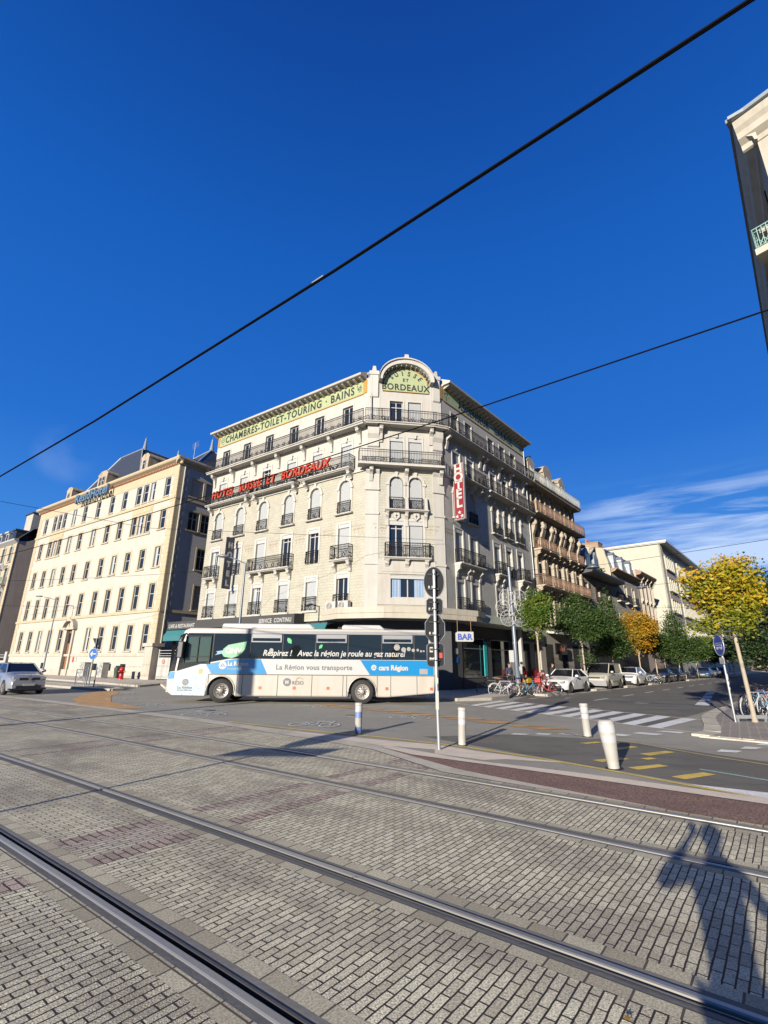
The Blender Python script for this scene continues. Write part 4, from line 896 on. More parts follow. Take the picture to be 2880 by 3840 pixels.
kR = [['shut']*5, ['shut', 'shut', 'shut', 'french', 'french'], ['shut', 'shut', 'french', 'french', 'shut'], ['shut', 'shut', 'shut', 'french', 'shut'], ['french', 'shut', 'shut', 'shut', 'french']]
rows(FR, colsR, kR, 'R')
# wide window on the chamfer
window(hotel, FC, 2.01, 5.76, 2.28, 1.43, 'glass', mull=3, label='wide four-light window with blue curtains', curtain='blue_curtain', y=.1)
put('shutter_box', MB().box(.86, 3.16, -.04, .10, 7.0, 7.19).mesh('shutter_box', 'frame_white'), hotel, FC)
pn = MB(); pn.box(-.02, 4.0, -.06, 0, 5.3, 5.75); pn.box(.0, .86, -.05, 0, 5.75, 7.3); pn.box(3.16, LC, -.05, 0, 5.75, 7.3); pn.box(-.02, LC+.02, -.09, 0, 7.3, 8.25); pn.box(.3, 3.6, -.12, -.09, 7.45, 7.95); put('wall_panel', pn.mesh('wall_panel', 'cream_stone'), hotel, FC)
# top balcony running round the building
for F, a, b, br in ((FL, .0, 17.6, [.35, 2.93, 5.78, 8.65, 11.5, 14.3, 17.0]), (F1, 0, L1, []), (FC, 0, LC, [.1, LC-.1]), (F2, 0, L2, []), (FR, 0, 14.1, [.5, 5.3, 6.0, 8.5, 10.6, 13.2])):
    ex = .26 if F in (FC,) else 0
    s_ = slab_mb(a-.15, b+.15, 18.1, .78, .2)
    bo = put('balcony', s_.mesh('balcony', 'cream_trim'), hotel, F, 'continuous top balcony with black iron balustrade')
    put('railing', rail_mesh(round(b-a+.36, 3), .95, 0), bo, F @ T(((a+b)/2, -.76, 18.1)))
    for x in br: put('bracket', console_mesh(1.15, .55), bo, F @ T((x, 0, 17.9)))
# fourth floor balconies
for a, b in ((.2, 5.7), (6.1, 11.2), (11.75, 16.6)): balcony(hotel, FL, a, b, 14.9, .72, brackets=[a+.3, b-.3], bh=.5)
bo = put('balcony', MB().prism([(-1.5, 14.9), (LC+.7, 14.9), (LC+.7, 14.74), (-1.5, 14.74)], -.78, 0).mesh('balcony', 'cream_trim'), hotel, FC, 'balcony wrapped round the chamfered corner')
put('railing', rail_mesh(round(LC+2.1, 3), .95, .7), bo, FC @ T((LC/2-.4, -.76, 14.9)))
for x in (-.55, cx, LC+.55): put('bracket', console_mesh(1.0, .5), bo, FC @ T((x, 0, 14.74)))
for a, b in ((1.5, 5.1), (5.7, 14.0)): balcony(hotel, FR, a, b, 14.9, .72, brackets=[a+.25, (a+b)/2+.4, b-.3], bh=.6)
# third floor guards
for c in colsL: guard(hotel, FL, c, 11.74, 1.14, .85); put('sill', slab_mb(c-.8, c+.8, 11.72, .2, .1).mesh('sill', 'cream_trim'), hotel, FL)
for c in colsC: guard(hotel, FC, c, 11.74, .92, .85, out=.2)
cb = put('balcony', slab_mb(.42, 3.45, 11.72, .42, .15).mesh('balcony', 'cream_trim'), hotel, FC, 'short stone balcony with scrolled stone posts under the arched windows')
for x in (.6, cx, LC-.6): put('bracket', console_mesh(1.0, .28, .2), cb, FC @ T((x, 0, 11.57))); put('post', cached('scrollpost', lambda: MB().prism([(-.05, 0), (-.42, 0), (-.36, .35), (-.26, .9), (-.05, .98)], -.10, .10, 'yz').mesh('post', 'cream_trim')), cb, FC @ T((x, 0, 11.72)))
for x in (1.24, 2.62):
    sh = MB(); sh.prism([(x-.2, 11.5), (x+.2, 11.5), (x+.22, 11.2), (x, 10.98), (x-.22, 11.2)], -.16, 0); cr_ = put('crest', sh.mesh('crest', 'cream_trim'), hotel, FC)
    put('cross', MB().box(x-.02, x+.02, -.17, -.16, 11.13, 11.42).box(x-.09, x+.09, -.1705, -.16, 11.26, 11.31).mesh('cross', 'iron_black'), cr_, FC)
for c in colsR: guard(hotel, FR, c, 11.74, 1.1, .85, out=.16); put('sill', slab_mb(c-.75, c+.75, 11.72, .22, .1).mesh('sill', 'cream_trim'), hotel, FR)
# second floor balconies
balcony(hotel, FL, .75, 2.3, 8.4, .5, brackets=[.95, 2.1], bh=.7); guard(hotel, FL, 4.35, 8.44, 1.15, .9)
balcony(hotel, FL, 6.35, 11.0, 8.4, .55, brackets=[6.6, 7.8, 9.5, 10.75], bh=.75); guard(hotel, FL, 12.88, 8.44, 1.15, .9)
balcony(hotel, FL, 14.9, 16.6, 8.4, .5, brackets=[15.1, 16.4], bh=.7)
balcony(hotel, FC, .42, 3.55, 8.4, .42, brackets=[.6, cx, LC-.6], bh=.55)
balcony(hotel, FR, 1.15, 4.65, 8.4, .55, brackets=[1.3, 2.7, 3.1, 4.4], bh=.85); balcony(hotel, FR, 6.8, 8.2, 8.4, .45, brackets=[7.0, 8.0]); balcony(hotel, FR, 10.8, 12.4, 8.4, .5, brackets=[11.0, 12.2]); guard(hotel, FR, 9.55, 8.44, 1.1)
# first floor guards
for c in colsL: guard(hotel, FL, c, 5.1, 1.2, .95, out=.2)
for c in colsR: guard(hotel, FR, c, 5.12, 1.15, .9, out=.3 if c < 5 else .12)
# ground floor: recessed shopfronts, marquee, fascias
def wp(F, x, y): v = F @ Vector((x, y, 0)); return (v.x, v.y)
mq = MB(); pts = [wp(FL, 14.4, 0), wp(FL, 14.9, -1.0), wp(FL, 16.9, -1.75), wp(FC, .2, -1.95), wp(FC, LC-.2, -1.95), wp(FR, 1.0, -1.75), wp(FR, 2.4, -1.5), wp(FR, 2.4, 0), wp(FC, LC/2, .5)]
IL = FL.inverted(); loc = [tuple((IL @ Vector((x, y, 0)))[:2]) for x, y in pts]
mq.prism(loc, 4.62, 4.98, 'xy'); mq.prism([(x*.995+.05, y*.97) for x, y in loc], 4.3, 4.62, 'xy')
put('marquee', mq.mesh('marquee', 'pale_stone'), hotel, FL, 'rounded concrete marquee over the corner entrance')
mq = MB(); mq.prism([(.1, 4.9), (-1.2, 4.9), (-1.35, 4.35), (-1.25, 4.25), (.1, 4.25)], 2.4, 8.5, 'yz'); put('marquee', mq.mesh('marquee', 'canopy_green'), hotel, FR, 'flat greenish marquee along the side street shopfront')
fa = MB(); fa.prism([(.0, 4.95), (-.85, 4.90), (-.98, 4.85), (-.98, 4.22), (0, 4.22)], -2.6, 12.4, 'yz'); fa.quad((-2.6, -.3, .1), (-2.6, .0, .1), (-2.6, 0, 4.3), (-2.6, -.3, 4.3))
fb = put('fascia', fa.mesh('fascia', 'awning_black'), hotel, FL, 'black sloping fascia with white cafe lettering')
MF = FL @ T((0, -1.0, 4.28)) 
text('lettering', 'CAFE & RESTAURANT', .42, .006, 'sign_white', fb, FL @ T((-.6, -.99, 4.36)), bold=.008, wscale=.85, space=1.05)
text('lettering', 'SERVICE  CONTINU', .42, .006, 'sign_white', fb, FL @ T((10.5, -.99, 4.36)), bold=.008, wscale=.85, space=1.05)
aw = MB(); aw.prism([(.0, 4.20), (-.96, 4.16), (-1.25, 3.7), (-1.25, 3.3), (-1.23, 3.3), (-1.2, 3.66), (-.9, 4.10), (0, 4.15)], -2.6, 15.4, 'yz'); put('awning', aw.mesh('awning', 'awning_teal'), hotel, FL, 'teal cloth awning over the cafe terrace')
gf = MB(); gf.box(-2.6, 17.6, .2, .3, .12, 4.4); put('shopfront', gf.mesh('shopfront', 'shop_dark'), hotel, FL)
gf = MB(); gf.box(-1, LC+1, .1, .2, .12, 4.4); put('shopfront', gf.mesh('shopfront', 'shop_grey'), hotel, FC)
# side street shopfront
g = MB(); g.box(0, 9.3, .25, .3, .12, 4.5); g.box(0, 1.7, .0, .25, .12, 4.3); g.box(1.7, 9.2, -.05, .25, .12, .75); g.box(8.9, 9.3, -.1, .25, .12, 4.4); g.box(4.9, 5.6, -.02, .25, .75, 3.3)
sf = put('shopfront', g.mesh('shopfront', 'shop_grey'), hotel, FR, 'grey bar shopfront with deep shade put into its dark colour')
for a, b in ((1.9, 4.85), (5.7, 8.8)):
    put('pane', MB().quad((a, .12, .8), (b, .12, .8), (b, .12, 3.4), (a, .12, 3.4)).mesh('pane', 'window_glass'), sf, FR); put('frame', frame_mesh(b-a, 2.6, .13, 'steel_grey', mull=0, trans=(1.9,)), sf, FR @ T(((a+b)/2, 0, .8)))
put('door', MB().box(4.5, 4.9, -.06, .0, .9, 3.2).mesh('door', 'teal_door'), sf, FR)
put('notice', MB().box(.75, 1.15, -.04, -.01, 2.3, 2.65).mesh('notice', 'sign_white'), sf, FR); put('notice', MB().box(.78, 1.15, -.04, -.01, 1.75, 2.1).mesh('notice', 'sign_blue'), sf, FR)
g = MB(); g.box(9.3, 14.1, .1, .3, .12, 4.6); sf = put('shopfront', g.mesh('shopfront', 'shop_cream'), hotel, FR, 'red and cream hotel entrance front')
for a, b in ((9.35, 9.6), (10.6, 11.1), (12.3, 13.1), (13.8, 14.1)): put('dado', MB().box(a, b, -.06, .1, .12, 1.25).mesh('dado', 'shop_red'), sf, FR)
for a, b in ((9.7, 10.5), (11.2, 12.2), (13.2, 13.7)): put('doorway', MB().box(a, b, .05, .1, .12, 3.3).mesh('doorway', 'interior_dark'), sf, FR)
fs = put('fascia', MB().box(9.2, 14.1, -.35, .0, 3.5, 4.35).mesh('fascia', 'awning_black'), hotel, FR, 'dark entrance fascia with small script')
text('lettering', 'Hôtel Suisse et Bordeaux', .44, .005, 'reflector_orange', fs, FR @ T((11.6, -.36, 3.78)), shear=.35, wscale=.8)
put('column', MB().box(9.0, 9.25, -.75, -.5, 1.3, 4.3).mesh('column', 'sign_white'), hotel, FR); put('column', MB().box(8.97, 9.28, -.78, -.47, .12, 1.3).mesh('column', 'shop_red'), hotel, FR)
dp = MB(); dp.path([(.25, -.12, 22), (.25, -.12, 18.2)], .05, 6); put('drain_pipe', dp.mesh('drain_pipe', 'zinc'), hotel, F1)
dp = MB(); dp.path([(13.9, -.1, 21.8), (13.9, -.1, 4.6)], .055, 6); put('drain_pipe', dp.mesh('drain_pipe', 'zinc'), hotel, FR)

# ---------------------------------------------------------------- signs, each a thing of its own
s = root('rooftop_letter_sign', FL @ T((8, -.95, 14.9)), 'long red slanted letters fixed along the fourth floor balcony of the corner hotel', 'sign')
text('lettering', 'HOTEL  SUISSE  ET  BORDEAUX', .95, .08, 'neon_red', s, FL @ T((8.25, -1.0, 15.12)), bold=.02, space=1.14, shear=.18, wscale=.89)
b = MB(); 
for z in (15.15, 15.75): b.tube((1.4, -.88, z), (15.1, -.88, z), .022, 4)
for i in range(9): b.tube((1.5+i*1.68, -.75, 15.3), (1.5+i*1.68, -.9, 15.3), .02, 4)
put('support_frame', b.mesh('support_frame', 'iron_black'), s, FL)
def blade(name, M, w, h, letters, m, mt, lab, size, stars=False, edge='sign_white'):
    r = root(name, M, lab, 'sign')
    p = put('sign_panel', MB().box(-w/2, w/2, -.09, .09, 0, h).mesh('sign_panel', m), r)
    if edge:
        e = MB(); 
        for a, b_, c, d in ((-w/2-.03, -w/2, 0, h), (w/2, w/2+.03, 0, h), (-w/2-.03, w/2+.03, -.03, 0), (-w/2-.03, w/2+.03, h, h+.03)): e.box(a, b_, -.10, .10, c, d)
        put('sign_edge', e.mesh('sign_edge', edge), r)
    n = len(letters); top = h-.1; step = (h*(.80 if stars else .96)-.1)/n
    for i, ch in enumerate(letters): text('lettering', ch, size, .006, mt, r, M @ T((0, -.098, top-step*(i+1)+.04)), bold=.04, wscale=.95)
    if stars:
        for sx_, sz in ((0, .42), (-.2, .14), (.2, .14)):
            pts_ = [(sx_+(.17 if k % 2 == 0 else .07)*math.sin(math.pi*k/5), sz+.05+(.17 if k % 2 == 0 else .07)*math.cos(math.pi*k/5)) for k in range(10)]
            put('star', MB().prism(pts_, -.105, -.09).mesh('star', mt), r)
    return r
u_ = Vector((SX, SY)); o_ = Vector((SY, -SX)); pb = Vector(D0)+u_*1.1+o_*.66
blade('blade_sign', fr(pb.x, pb.y, math.atan2(o_.y, o_.x)) @ T((0, 0, 11.42)), .78, 4.15, 'HOTEL', 'sign_red', 'sign_white', 'tall dark red blade sign reading HOTEL with three stars on the side street facade', 1.0, True)
k = MB()
for z in (11.35, 15.62): k.tube((1.05, 0, z), (1.05, -1.0, z), .03, 5)
tag(put('sign_bracket', k.mesh('sign_bracket', 'steel_grey'), None, FR), 'pair of grey steel arms holding the red blade sign off the facade', 'sign bracket')
v = FL @ Vector((4.35, -.75, 0)); outw = FL.to_3x3() @ Vector((0, -1, 0))
blade('blade_sign', fr(v.x, v.y, math.atan2(outw.y, outw.x)+math.pi) @ T((0, 0, 7.25)), .62, 4.1, 'HOTEL', 'sign_navy', 'sign_white', 'narrow navy blade sign reading HOTEL on the left facade above the bus front', .6, edge='iron_black')
r = root('bar_sign', fr(4.76, 29.0, R(4)) @ T((0, 0, 2.93)), 'white lightbox sign reading BAR hanging under the side street marquee', 'sign')
put('lightbox', MB().prism([(-.5, 0), (.48, 0), (.52, .08), (.52, .56), (-.42, .56), (-.52, .48), (-.52, .06)], -.09, .09).mesh('lightbox', 'sign_white'), r)
text('lettering', 'BAR', .47, .005, 'bar_blue', r, W[r.name] @ T((0, -.10, .11)), bold=.018, wscale=1.0)
put('hanger', MB().tube((-.4, 0, .56), (-.4, 0, 1.35), .02, 5).tube((.4, 0, .56), (.4, 0, 1.35), .02, 5).mesh('hanger', 'iron_rust'), r)
r = root('hotel_door_sign', FR @ T((17.4, -.5, 2.55)), 'black sign with pale script reading Hôtel beside the first street tree', 'sign')
put('sign_panel', MB().box(-1.4, 1.4, -.06, .06, 0, .95).mesh('sign_panel', 'awning_black'), r); text('lettering', 'Hôtel', .68, .005, 'flower_pot', r, W[r.name] @ T((0, -.07, .28)), shear=.3, bold=.01)
for i, x in enumerate((15.2, 16.25)):
    r = root('air_conditioner', FL @ T((x, -.35, 4.98)), ['white air conditioner with round fan grille under the open dark window', 'small white air conditioner beside the marquee end'][i], 'air conditioner', 'air conditioners above the cafe fascia')
    put('casing', MB().box(-.42, .42, -.16, .16, 0, .58).mesh('casing', 'ac_white'), r); g_ = MB()
    for q in (.08, .15, .22): g_.ring((-.1, -.175, .29), q, .012, n=14, k=4)
    put('fan_grille', g_.mesh('fan_grille', 'iron_black'), r)
# ================================================================ PALE APARTMENT HOTEL AT THE LEFT
CRX, CRY = -21.04, 46.0
LRS = 32.9
uR = Vector((-math.sin(R(55.2)), math.cos(R(55.2))))
FB = fr(CRX+uR.x*LRS, CRY+uR.y*LRS, R(-34.8))           # front, x 0..32.9 ; x = 32.9 - s
FS = fr(CRX, CRY, R(55.2))                               # side, x 0..16 going back from the corner
resid = root('apartment_hotel_building', FB, 'long pale yellow hotel with slate mansard, stone dormers and blue roofline letters', 'hotel')
sx = lambda s: LRS-s
colsB = [sx(s) for s in (30.5, 27.7, 25.0, 22.3, 19.5, 16.2, 13.0, 10.2, 7.4, 4.6, 1.8)]
rowsB = [(2.6, 2.45), (6.45, 2.5), (10.55, 2.1), (14.45, 2.1), (17.95, 2.1)]
wl = []; trip = []
for r_, (z, h) in enumerate(rowsB):
    for i, c in enumerate(colsB):
        s = LRS-c
        if r_ == 0 and abs(s-16.2) < .1: continue
        if r_ >= 3 and (abs(s-7.4) < .1 or abs(s-25.0) < .3 or abs(s-27.7) < .1 or abs(s-4.6) < .1): continue
        if r_ == 1 and abs(s-16.2) < .1: pass
        wl.append((c, z, 1.0, h))
    if r_ >= 3:
        for s0 in (5.9, 26.4):
            for k in (-1.4, 0, 1.4): wl.append((sx(s0+k), z, 1.0, h)); 
        # windows at the sides of the triple groups
ops = [(c-w/2, c+w/2, z, z+h) for c, z, w, h in wl]
door = (sx(17.7), sx(16.35), .3, 4.95)
base_ops = [(sx(s)-.5, sx(s)+.5, .35, 1.4) for s in (28.3, 26.0, 22.6, 10.4, 7.6, 4.9)]
put('wall', wall_mb(0, LRS, 2.3, 21.2, ops+[door], .3).mesh('wall', 'resid_wall'), resid, FB, 'pale yellow rendered front wall')
put('wall', wall_mb(0, LRS, .1, 2.1, base_ops+[door], .3).mesh('wall', 'resid_wall'), resid, FB)
for i in range(len(base_ops)):
    a, b, c, d = base_ops[i]; g = MB()
    for k in range(7): g.tube((a+.08+k*.14, .05, c), (a+.08+k*.14, .05, d), .012, 4)
    g.tube((a, .05, (c+d)/2), (b, .05, (c+d)/2), .012, 4)
    w_ = put('basement_window', MB().quad((a, .2, c), (b, .2, c), (b, .2, d), (a, .2, d)).mesh('basement_window', 'window_glass'), resid, FB); put('grille', g.mesh('grille', 'iron_black'), w_, FB)
def tband(F, a, b, z0, z1, d, m='resid_trim', name='string_course'): return put(name, MB().box(a, b, -d, .0, z0, z1).mesh(name, m), resid, F)
for F, L_ in ((FB, LRS), (FS, 16)):
    tband(F, -.05, L_, 2.1, 2.35, .08, 'plinth_stone'); tband(F, -.05, L_, 6.15, 6.42, .12); tband(F, -.05, L_, 17.45, 17.72, .12)
tband(FB, -.05, LRS+.05, .1, .75, .07, 'plinth_stone', 'plinth')
def quoins(F, x0, sgn, z0, z1):
    mb = MB(); z = z0; i = 0
    while z < z1-.2:
        w_ = .95 if i % 2 else .7; mb.box(min(x0, x0+sgn*w_), max(x0, x0+sgn*w_), -.03, 0, z, z+.44); z += .45; i += 1
    put('quoins', mb.mesh('quoins', 'resid_trim'), resid, F)
quoins(FB, LRS, -1, 2.35, 21.0); quoins(FB, 0, 1, 2.35, 21.0); quoins(FS, 0, 1, 2.35, 21.0)
fzb = tband(FB, 0, LRS, 20.15, 21.2, .035, 'resid_trim', 'frieze_band'); 
for F, L_ in ((FB, LRS), (FS, 16)):
    x1 = L_+(.55 if F is FB else 0)
    c = MB(); c.prism([(0, 21.1), (-.12, 21.15), (-.16, 21.35), (-.50, 21.5), (-.58, 21.62), (-.58, 21.78), (-.50, 21.84), (0, 21.95)], -.5 if F is FB else -.5, x1, 'yz'); ce = put('cornice', c.mesh('cornice', 'resid_trim'), resid, F)
    d = MB(); n = int(L_/.28)
    for i in range(n): d.box(i*.28, i*.28+.13, -.24, -.10, 21.12, 21.32)
    put('dentils', d.mesh('dentils', 'clay_pot' if F is FB else 'resid_trim'), ce, F)
for c, z, w, h in wl:
    s = LRS-c; tri = any(abs(s-(s0+k)) < .05 for s0 in (5.9, 26.4) for k in (-1.4, 0, 1.4)) and z > 14
    window(resid, FB, c, z, w-.02, h-.01, 'french', y=.13, mull=0, trans=(h*.60, .16), curtain='curtain_cloth' if rnd.random() < .22 else None)
    if z < 17: surround(resid, FB, c, z, w, h, .14 if tri else .2, .025, 'resid_trim', sill=not tri)
    else: put('sill', cached('rsill', lambda: MB().box(-.55, .55, -.08, 0, -.1, -.001).mesh('sill', 'resid_trim')), resid, FB @ T((c, 0, z)))
for s0 in (5.9, 26.4):
    p = MB(); c = sx(s0); p.box(c-2.1, c+2.1, -.10, 0, 14.2, 14.36); p.box(c-2.0, c+2.0, -.03, 0, 16.62, 17.4); p.box(c-1.8, c+1.8, -.06, -.03, 16.8, 17.2); put('panel', p.mesh('panel', 'resid_trim'), resid, FB)
dr = put('door', MB().box(door[0], door[1], .12, .2, .3, 4.95).mesh('door', 'wood_brown'), resid, FB, 'tall brown timber door with a glazed fanlight')
put('fanlight', MB().box(door[0]+.25, door[1]-.25, .08, .13, 3.5, 4.6).mesh('fanlight', 'window_glass'), dr, FB)
p = MB(); a, b = door[0], door[1]; p.box(a-.35, a, -.18, 0, .1, 4.95); p.box(b, b+.35, -.18, 0, .1, 4.95); n = 12; c = (a+b)/2
for i in range(n):
    t0, t1 = math.pi*i/n, math.pi*(i+1)/n
    p.prism([(c+1.35*math.cos(t0), 5.2+.95*math.sin(t0)), (c+1.35*math.cos(t1), 5.2+.95*math.sin(t1)), (c+1.1*math.cos(t1), 5.2+.72*math.sin(t1)), (c+1.1*math.cos(t0), 5.2+.72*math.sin(t0))], -.5, 0)
p.box(c-1.4, c+1.4, -.45, 0, 4.97, 5.2); p.box(c-1.1, c+1.1, -.08, 0, 5.2, 5.85); put('portal', p.mesh('portal', 'plinth_stone'), resid, FB, 'carved stone portal with a round pediment')
for x0, x1, z0, z1, m in ((sx(18.9), sx(18.2), 1.75, 2.1, 'sign_white'), (sx(15.4), sx(15.1), 1.5, 2.05, 'sticker_red'), (sx(14.9), sx(14.5), 1.55, 2.05, 'sign_white')):
    put('wall_plate', MB().box(x0, x1, -.04, 0, z0, z1).mesh('wall_plate', m), resid, FB)
# side wall
so = [(1.55, 3.0, 18.05, 20.0), (3.3, 4.75, 18.05, 20.0), (1.7, 2.95, 14.5, 16.5), (3.2, 4.45, 14.5, 16.5), (3.2, 4.4, 10.6, 12.8), (3.4, 4.6, 6.6, 9.0), (6.5, 7.5, 14.5, 16.6), (6.5, 7.5, 10.6, 12.8)]
put('wall', wall_mb(0, 16, .1, 21.2, so, .3).mesh('wall', 'resid_side'), resid, FS, 'grey rendered side wall')
for i, (a, b, z0, z1) in enumerate(so):
    if i < 2 or i == 5: put('blind_panel', MB().quad((a, .12, z0), (b, .12, z0), (b, .12, z1), (a, .12, z1)).mesh('blind_panel', 'render_brown'), resid, FS)
    else: window(resid, FS, (a+b)/2, z0, b-a-.02, z1-z0-.01, 'french', y=.2, trans=((z1-z0)*.65,))
    surround(resid, FS, (a+b)/2, z0, b-a, z1-z0, .16, .03, 'resid_trim')
p = MB(); p.path([(.55, -.12, 21.4), (.55, -.12, 19.8), (.55, -.12, 3.0)], .07, 8); put('drain_pipe', p.mesh('drain_pipe', 'resid_wall'), resid, FS)
# body and mansard roof
bd = MB(); bd.prism([(.3, .31), (LRS-.32, .31), (LRS-.32, 16), (.3, 16)], .1, 21.2, 'xy'); put('interior_block', bd.mesh('interior_block', 'interior_dark'), resid, FB)
bw = MB(); bw.quad((0, 0, .1), (0, 16, .1), (0, 16, 21.2), (0, 0, 21.2)); put('wall', bw.mesh('wall', 'resid_side'), resid, FB)
rf = MB(); rf.add([(-.1, -.1, 21.85), (LRS+.1, -.1, 21.85), (LRS+.1, 16, 21.85), (-.1, 16, 21.85), (1.5, 2.4, 22.9), (LRS-1.5, 2.4, 22.9), (LRS-1.5, 14, 22.9), (1.5, 14, 22.9)], [(0, 1, 5, 4), (1, 2, 6, 5), (2, 3, 7, 6), (3, 0, 4, 7), (4, 5, 6, 7)]); put('roof', rf.mesh('roof', 'slate_roof'), resid, FB)
def pav_roof(x0, x1, y0, y1, z0, z1, ins, insy, ridge_m='zinc'):
    b = [(x0, y0, z0), (x1, y0, z0), (x1, y1, z0), (x0, y1, z0)]; t = [(x0+ins, y0+insy, z1), (x1-ins, y0+insy, z1), (x1-ins, y1-insy, z1), (x0+ins, y1-insy, z1)]
    mb = MB(); mb.add(b+t, [(0, 1, 5, 4), (1, 2, 6, 5), (2, 3, 7, 6), (3, 0, 4, 7), (4, 5, 6, 7)]); r_ = put('roof', mb.mesh('roof', 'slate_roof'), resid, FB)
    e = MB()
    for i in range(4): e.tube(b[i], t[i], .09, 5); e.tube(t[i], t[(i+1) % 4], .09, 5)
    put('ridge_trim', e.mesh('ridge_trim', ridge_m), r_, FB); return t
pav_roof(sx(25.3), sx(9.6), .9, 11, 21.9, 27.9, 5.2, 2.4)
pav_roof(LRS-9.2, LRS-1.0, 2.2, 11.6, 22.0, 26.4, 3.9, 4.4); pav_roof(1.0, 6.5, 4, 12, 22.2, 23.4, 1.5, 2.)
def finial(x, y, z):
    mb = MB(); mb.lathe([(.32, 0), (.32, .15), (.2, .25), (.27, .5), (.16, .6), (.22, .85), (.12, .95), (.18, 1.2), (.1, 1.3), (.12, 1.6), (.03, 1.75), (.0, 2.0)], (x, y, z), 8); put('finial', mb.mesh('finial', 'zinc'), resid, FB)
finial(sx(14.9), 3.6, 27.8); finial(sx(14.9), 8.3, 27.8); finial(LRS-5.1, 6.8, 26.3)
def dormer(x, w, z=21.9, n=1, h=1.9, y=.4):
    mb = MB(); mb.prism([(x-w/2, z), (x+w/2, z), (x+w/2, z+h), (x+w/2+.12, z+h), (x+w/2+.12, z+h+.15), (x+w*.25, z+h+.55), (x-w*.25, z+h+.55), (x-w/2-.12, z+h+.15), (x-w/2-.12, z+h), (x-w/2, z+h)], y, y+2.6)
    d = put('dormer', mb.mesh('dormer', 'dormer_stone'), resid, FB)
    for k in range(n):
        xx = x+(k-(n-1)/2)*.8; put('pane', MB().quad((xx-.26, y-.02, z+.35), (xx+.26, y-.02, z+.35), (xx+.26, y-.02, z+h-.3), (xx-.26, y-.02, z+h-.3)).mesh('pane', 'window_glass'), d, FB); put('frame', frame_mesh(.52, h-.65, y-.03, t=.05, mull=0, trans=(.8,)), d, FB @ T((xx, 0, z+.35)))
dormer(sx(8.0), 1.5, n=1, z=22.0); dormer(sx(17.6), 2.2, n=2, h=2.0); dormer(sx(26.4), 1.5, h=1.6)
an = MB(); an.tube((LRS-2.6, 3, 22.4), (LRS-2.6, 3, 25.4), .03, 5)
for k in range(5): an.tube((LRS-3.2+k*.05, 3, 25.3-k*.16), (LRS-2.0+k*.05, 3, 25.5-k*.16), .015, 4)
put('aerial', an.mesh('aerial', 'zinc'), resid, FB)
r = root('roofline_letter_sign', FB @ T((sx(17), -.8, 20.3)), 'blue three-dimensional letters reading ResidHotel below the cornice of the pale yellow hotel', 'sign')
text('lettering', 'ResidHotel', 1.55, .14, 'resid_letter', r, FB @ T((sx(16.9), -.75, 20.35)), bold=.035, space=1.08, wscale=1.05)
b = MB(); b.tube((sx(21), -.5, 20.3), (sx(12.8), -.5, 20.3), .05, 5); b.tube((sx(21), -.5, 21.3), (sx(12.8), -.5, 21.3), .04, 5); put('support_frame', b.mesh('support_frame', 'zinc'), r, FB)
# gate pier, gate, low wall beside the building
r = root('gate_pier', FB @ T((LRS+.2, -.25, .1)), 'stone gate pier with a flat cap at the corner of the pale yellow hotel', 'gate pier')
put('shaft', MB().box(-.6, .7, -.4, .5, 0, 2.85).mesh('shaft', 'plinth_stone'), r); put('cap', MB().box(-.75, .85, -.55, .65, 2.85, 3.15).mesh('cap', 'plinth_stone'), r)
r = root('metal_gate', FB @ T((LRS+1.2, -.1, .1)), 'light grey sheet metal gate between the stone pier and the cafe', 'gate')
put('gate_panel', MB().box(0, 4.2, -.03, .03, .1, 1.9).mesh('gate_panel', 'cabinet_grey'), r); g = MB()
for z in (2.05, 2.25, 2.5): g.tube((0, 0, z), (4.2, 0, z), .03, 5)
g.tube((0, 0, 0), (0, 0, 2.6), .05, 6); g.tube((4.2, 0, 0), (4.2, 0, 2.6), .05, 6); put('gate_rail', g.mesh('gate_rail', 'cabinet_grey'), r)
put('notice', MB().disc((.9, -.05, 1.55), .2, 14, t=.01).mesh('notice', 'sign_white'), r); put('notice', MB().ring((.9, -.06, 1.55), .17, .03, n=14).tube((.78, -.06, 1.67), (1.02, -.06, 1.43), .02, 4).mesh('notice', 'sticker_red'), r)

# ================================================================ FAR LEFT BUILDING
sl = lambda s: s   # plane of the hotel front, measured leftwards
LF = 30.
FF = fr(CRX+uR.x*(39.2+LF), CRY+uR.y*(39.2+LF), R(-34.8))   # x 0..30, right end nearest
fl_b = root('yellow_corner_building', FF, 'yellow rendered hotel with white trim and tall brown side wall, at the left edge', 'building')
rows_f = [(1.0, 3.), (5.2, 2.4), (8.6, 2.4), (12.0, 2.4), (15.3, 2.2)]; cols_f = [LF-1.8-2.7*i for i in range(11)]
wf = [(c, z, h) for z, h in rows_f for c in cols_f]
put('wall', wall_mb(0, LF, .1, 18.3, [(c-.5, c+.5, z, z+h) for c, z, h in wf]).mesh('wall', 'yellow_render'), fl_b, FF)
for c, z, h in wf[:]:
    if c > LF-14: window(fl_b, FF, c, z, .98, h-.01, 'french', trans=(h*.7,)); surround(fl_b, FF, c, z, 1., h, .2, .08, 'frame_white', key=True)
    if z in (5.2, 12.0) and c > LF-12: balcony(fl_b, FF, c-.9, c+.9, z, .7, 'frame_white', 'mint_iron' if z > 6 else 'iron_black', brackets=[c-.6, c+.6])
cornice(fl_b, FF, -.2, LF+.1, [(0, 17.9), (-.3, 18.1), (-.6, 18.3), (-.6, 18.5), (0, 18.6)], 'frame_white')
put('corner_strip', MB().box(LF-.45, LF+.02, -.1, 0, .1, 17.9).mesh('corner_strip', 'yellow_render'), fl_b, FF)
text('lettering', 'HOTEL', 1.0, .05, 'frame_white', fl_b, FF @ T((LF-3.2, -.5, 14.3)), bold=.02)
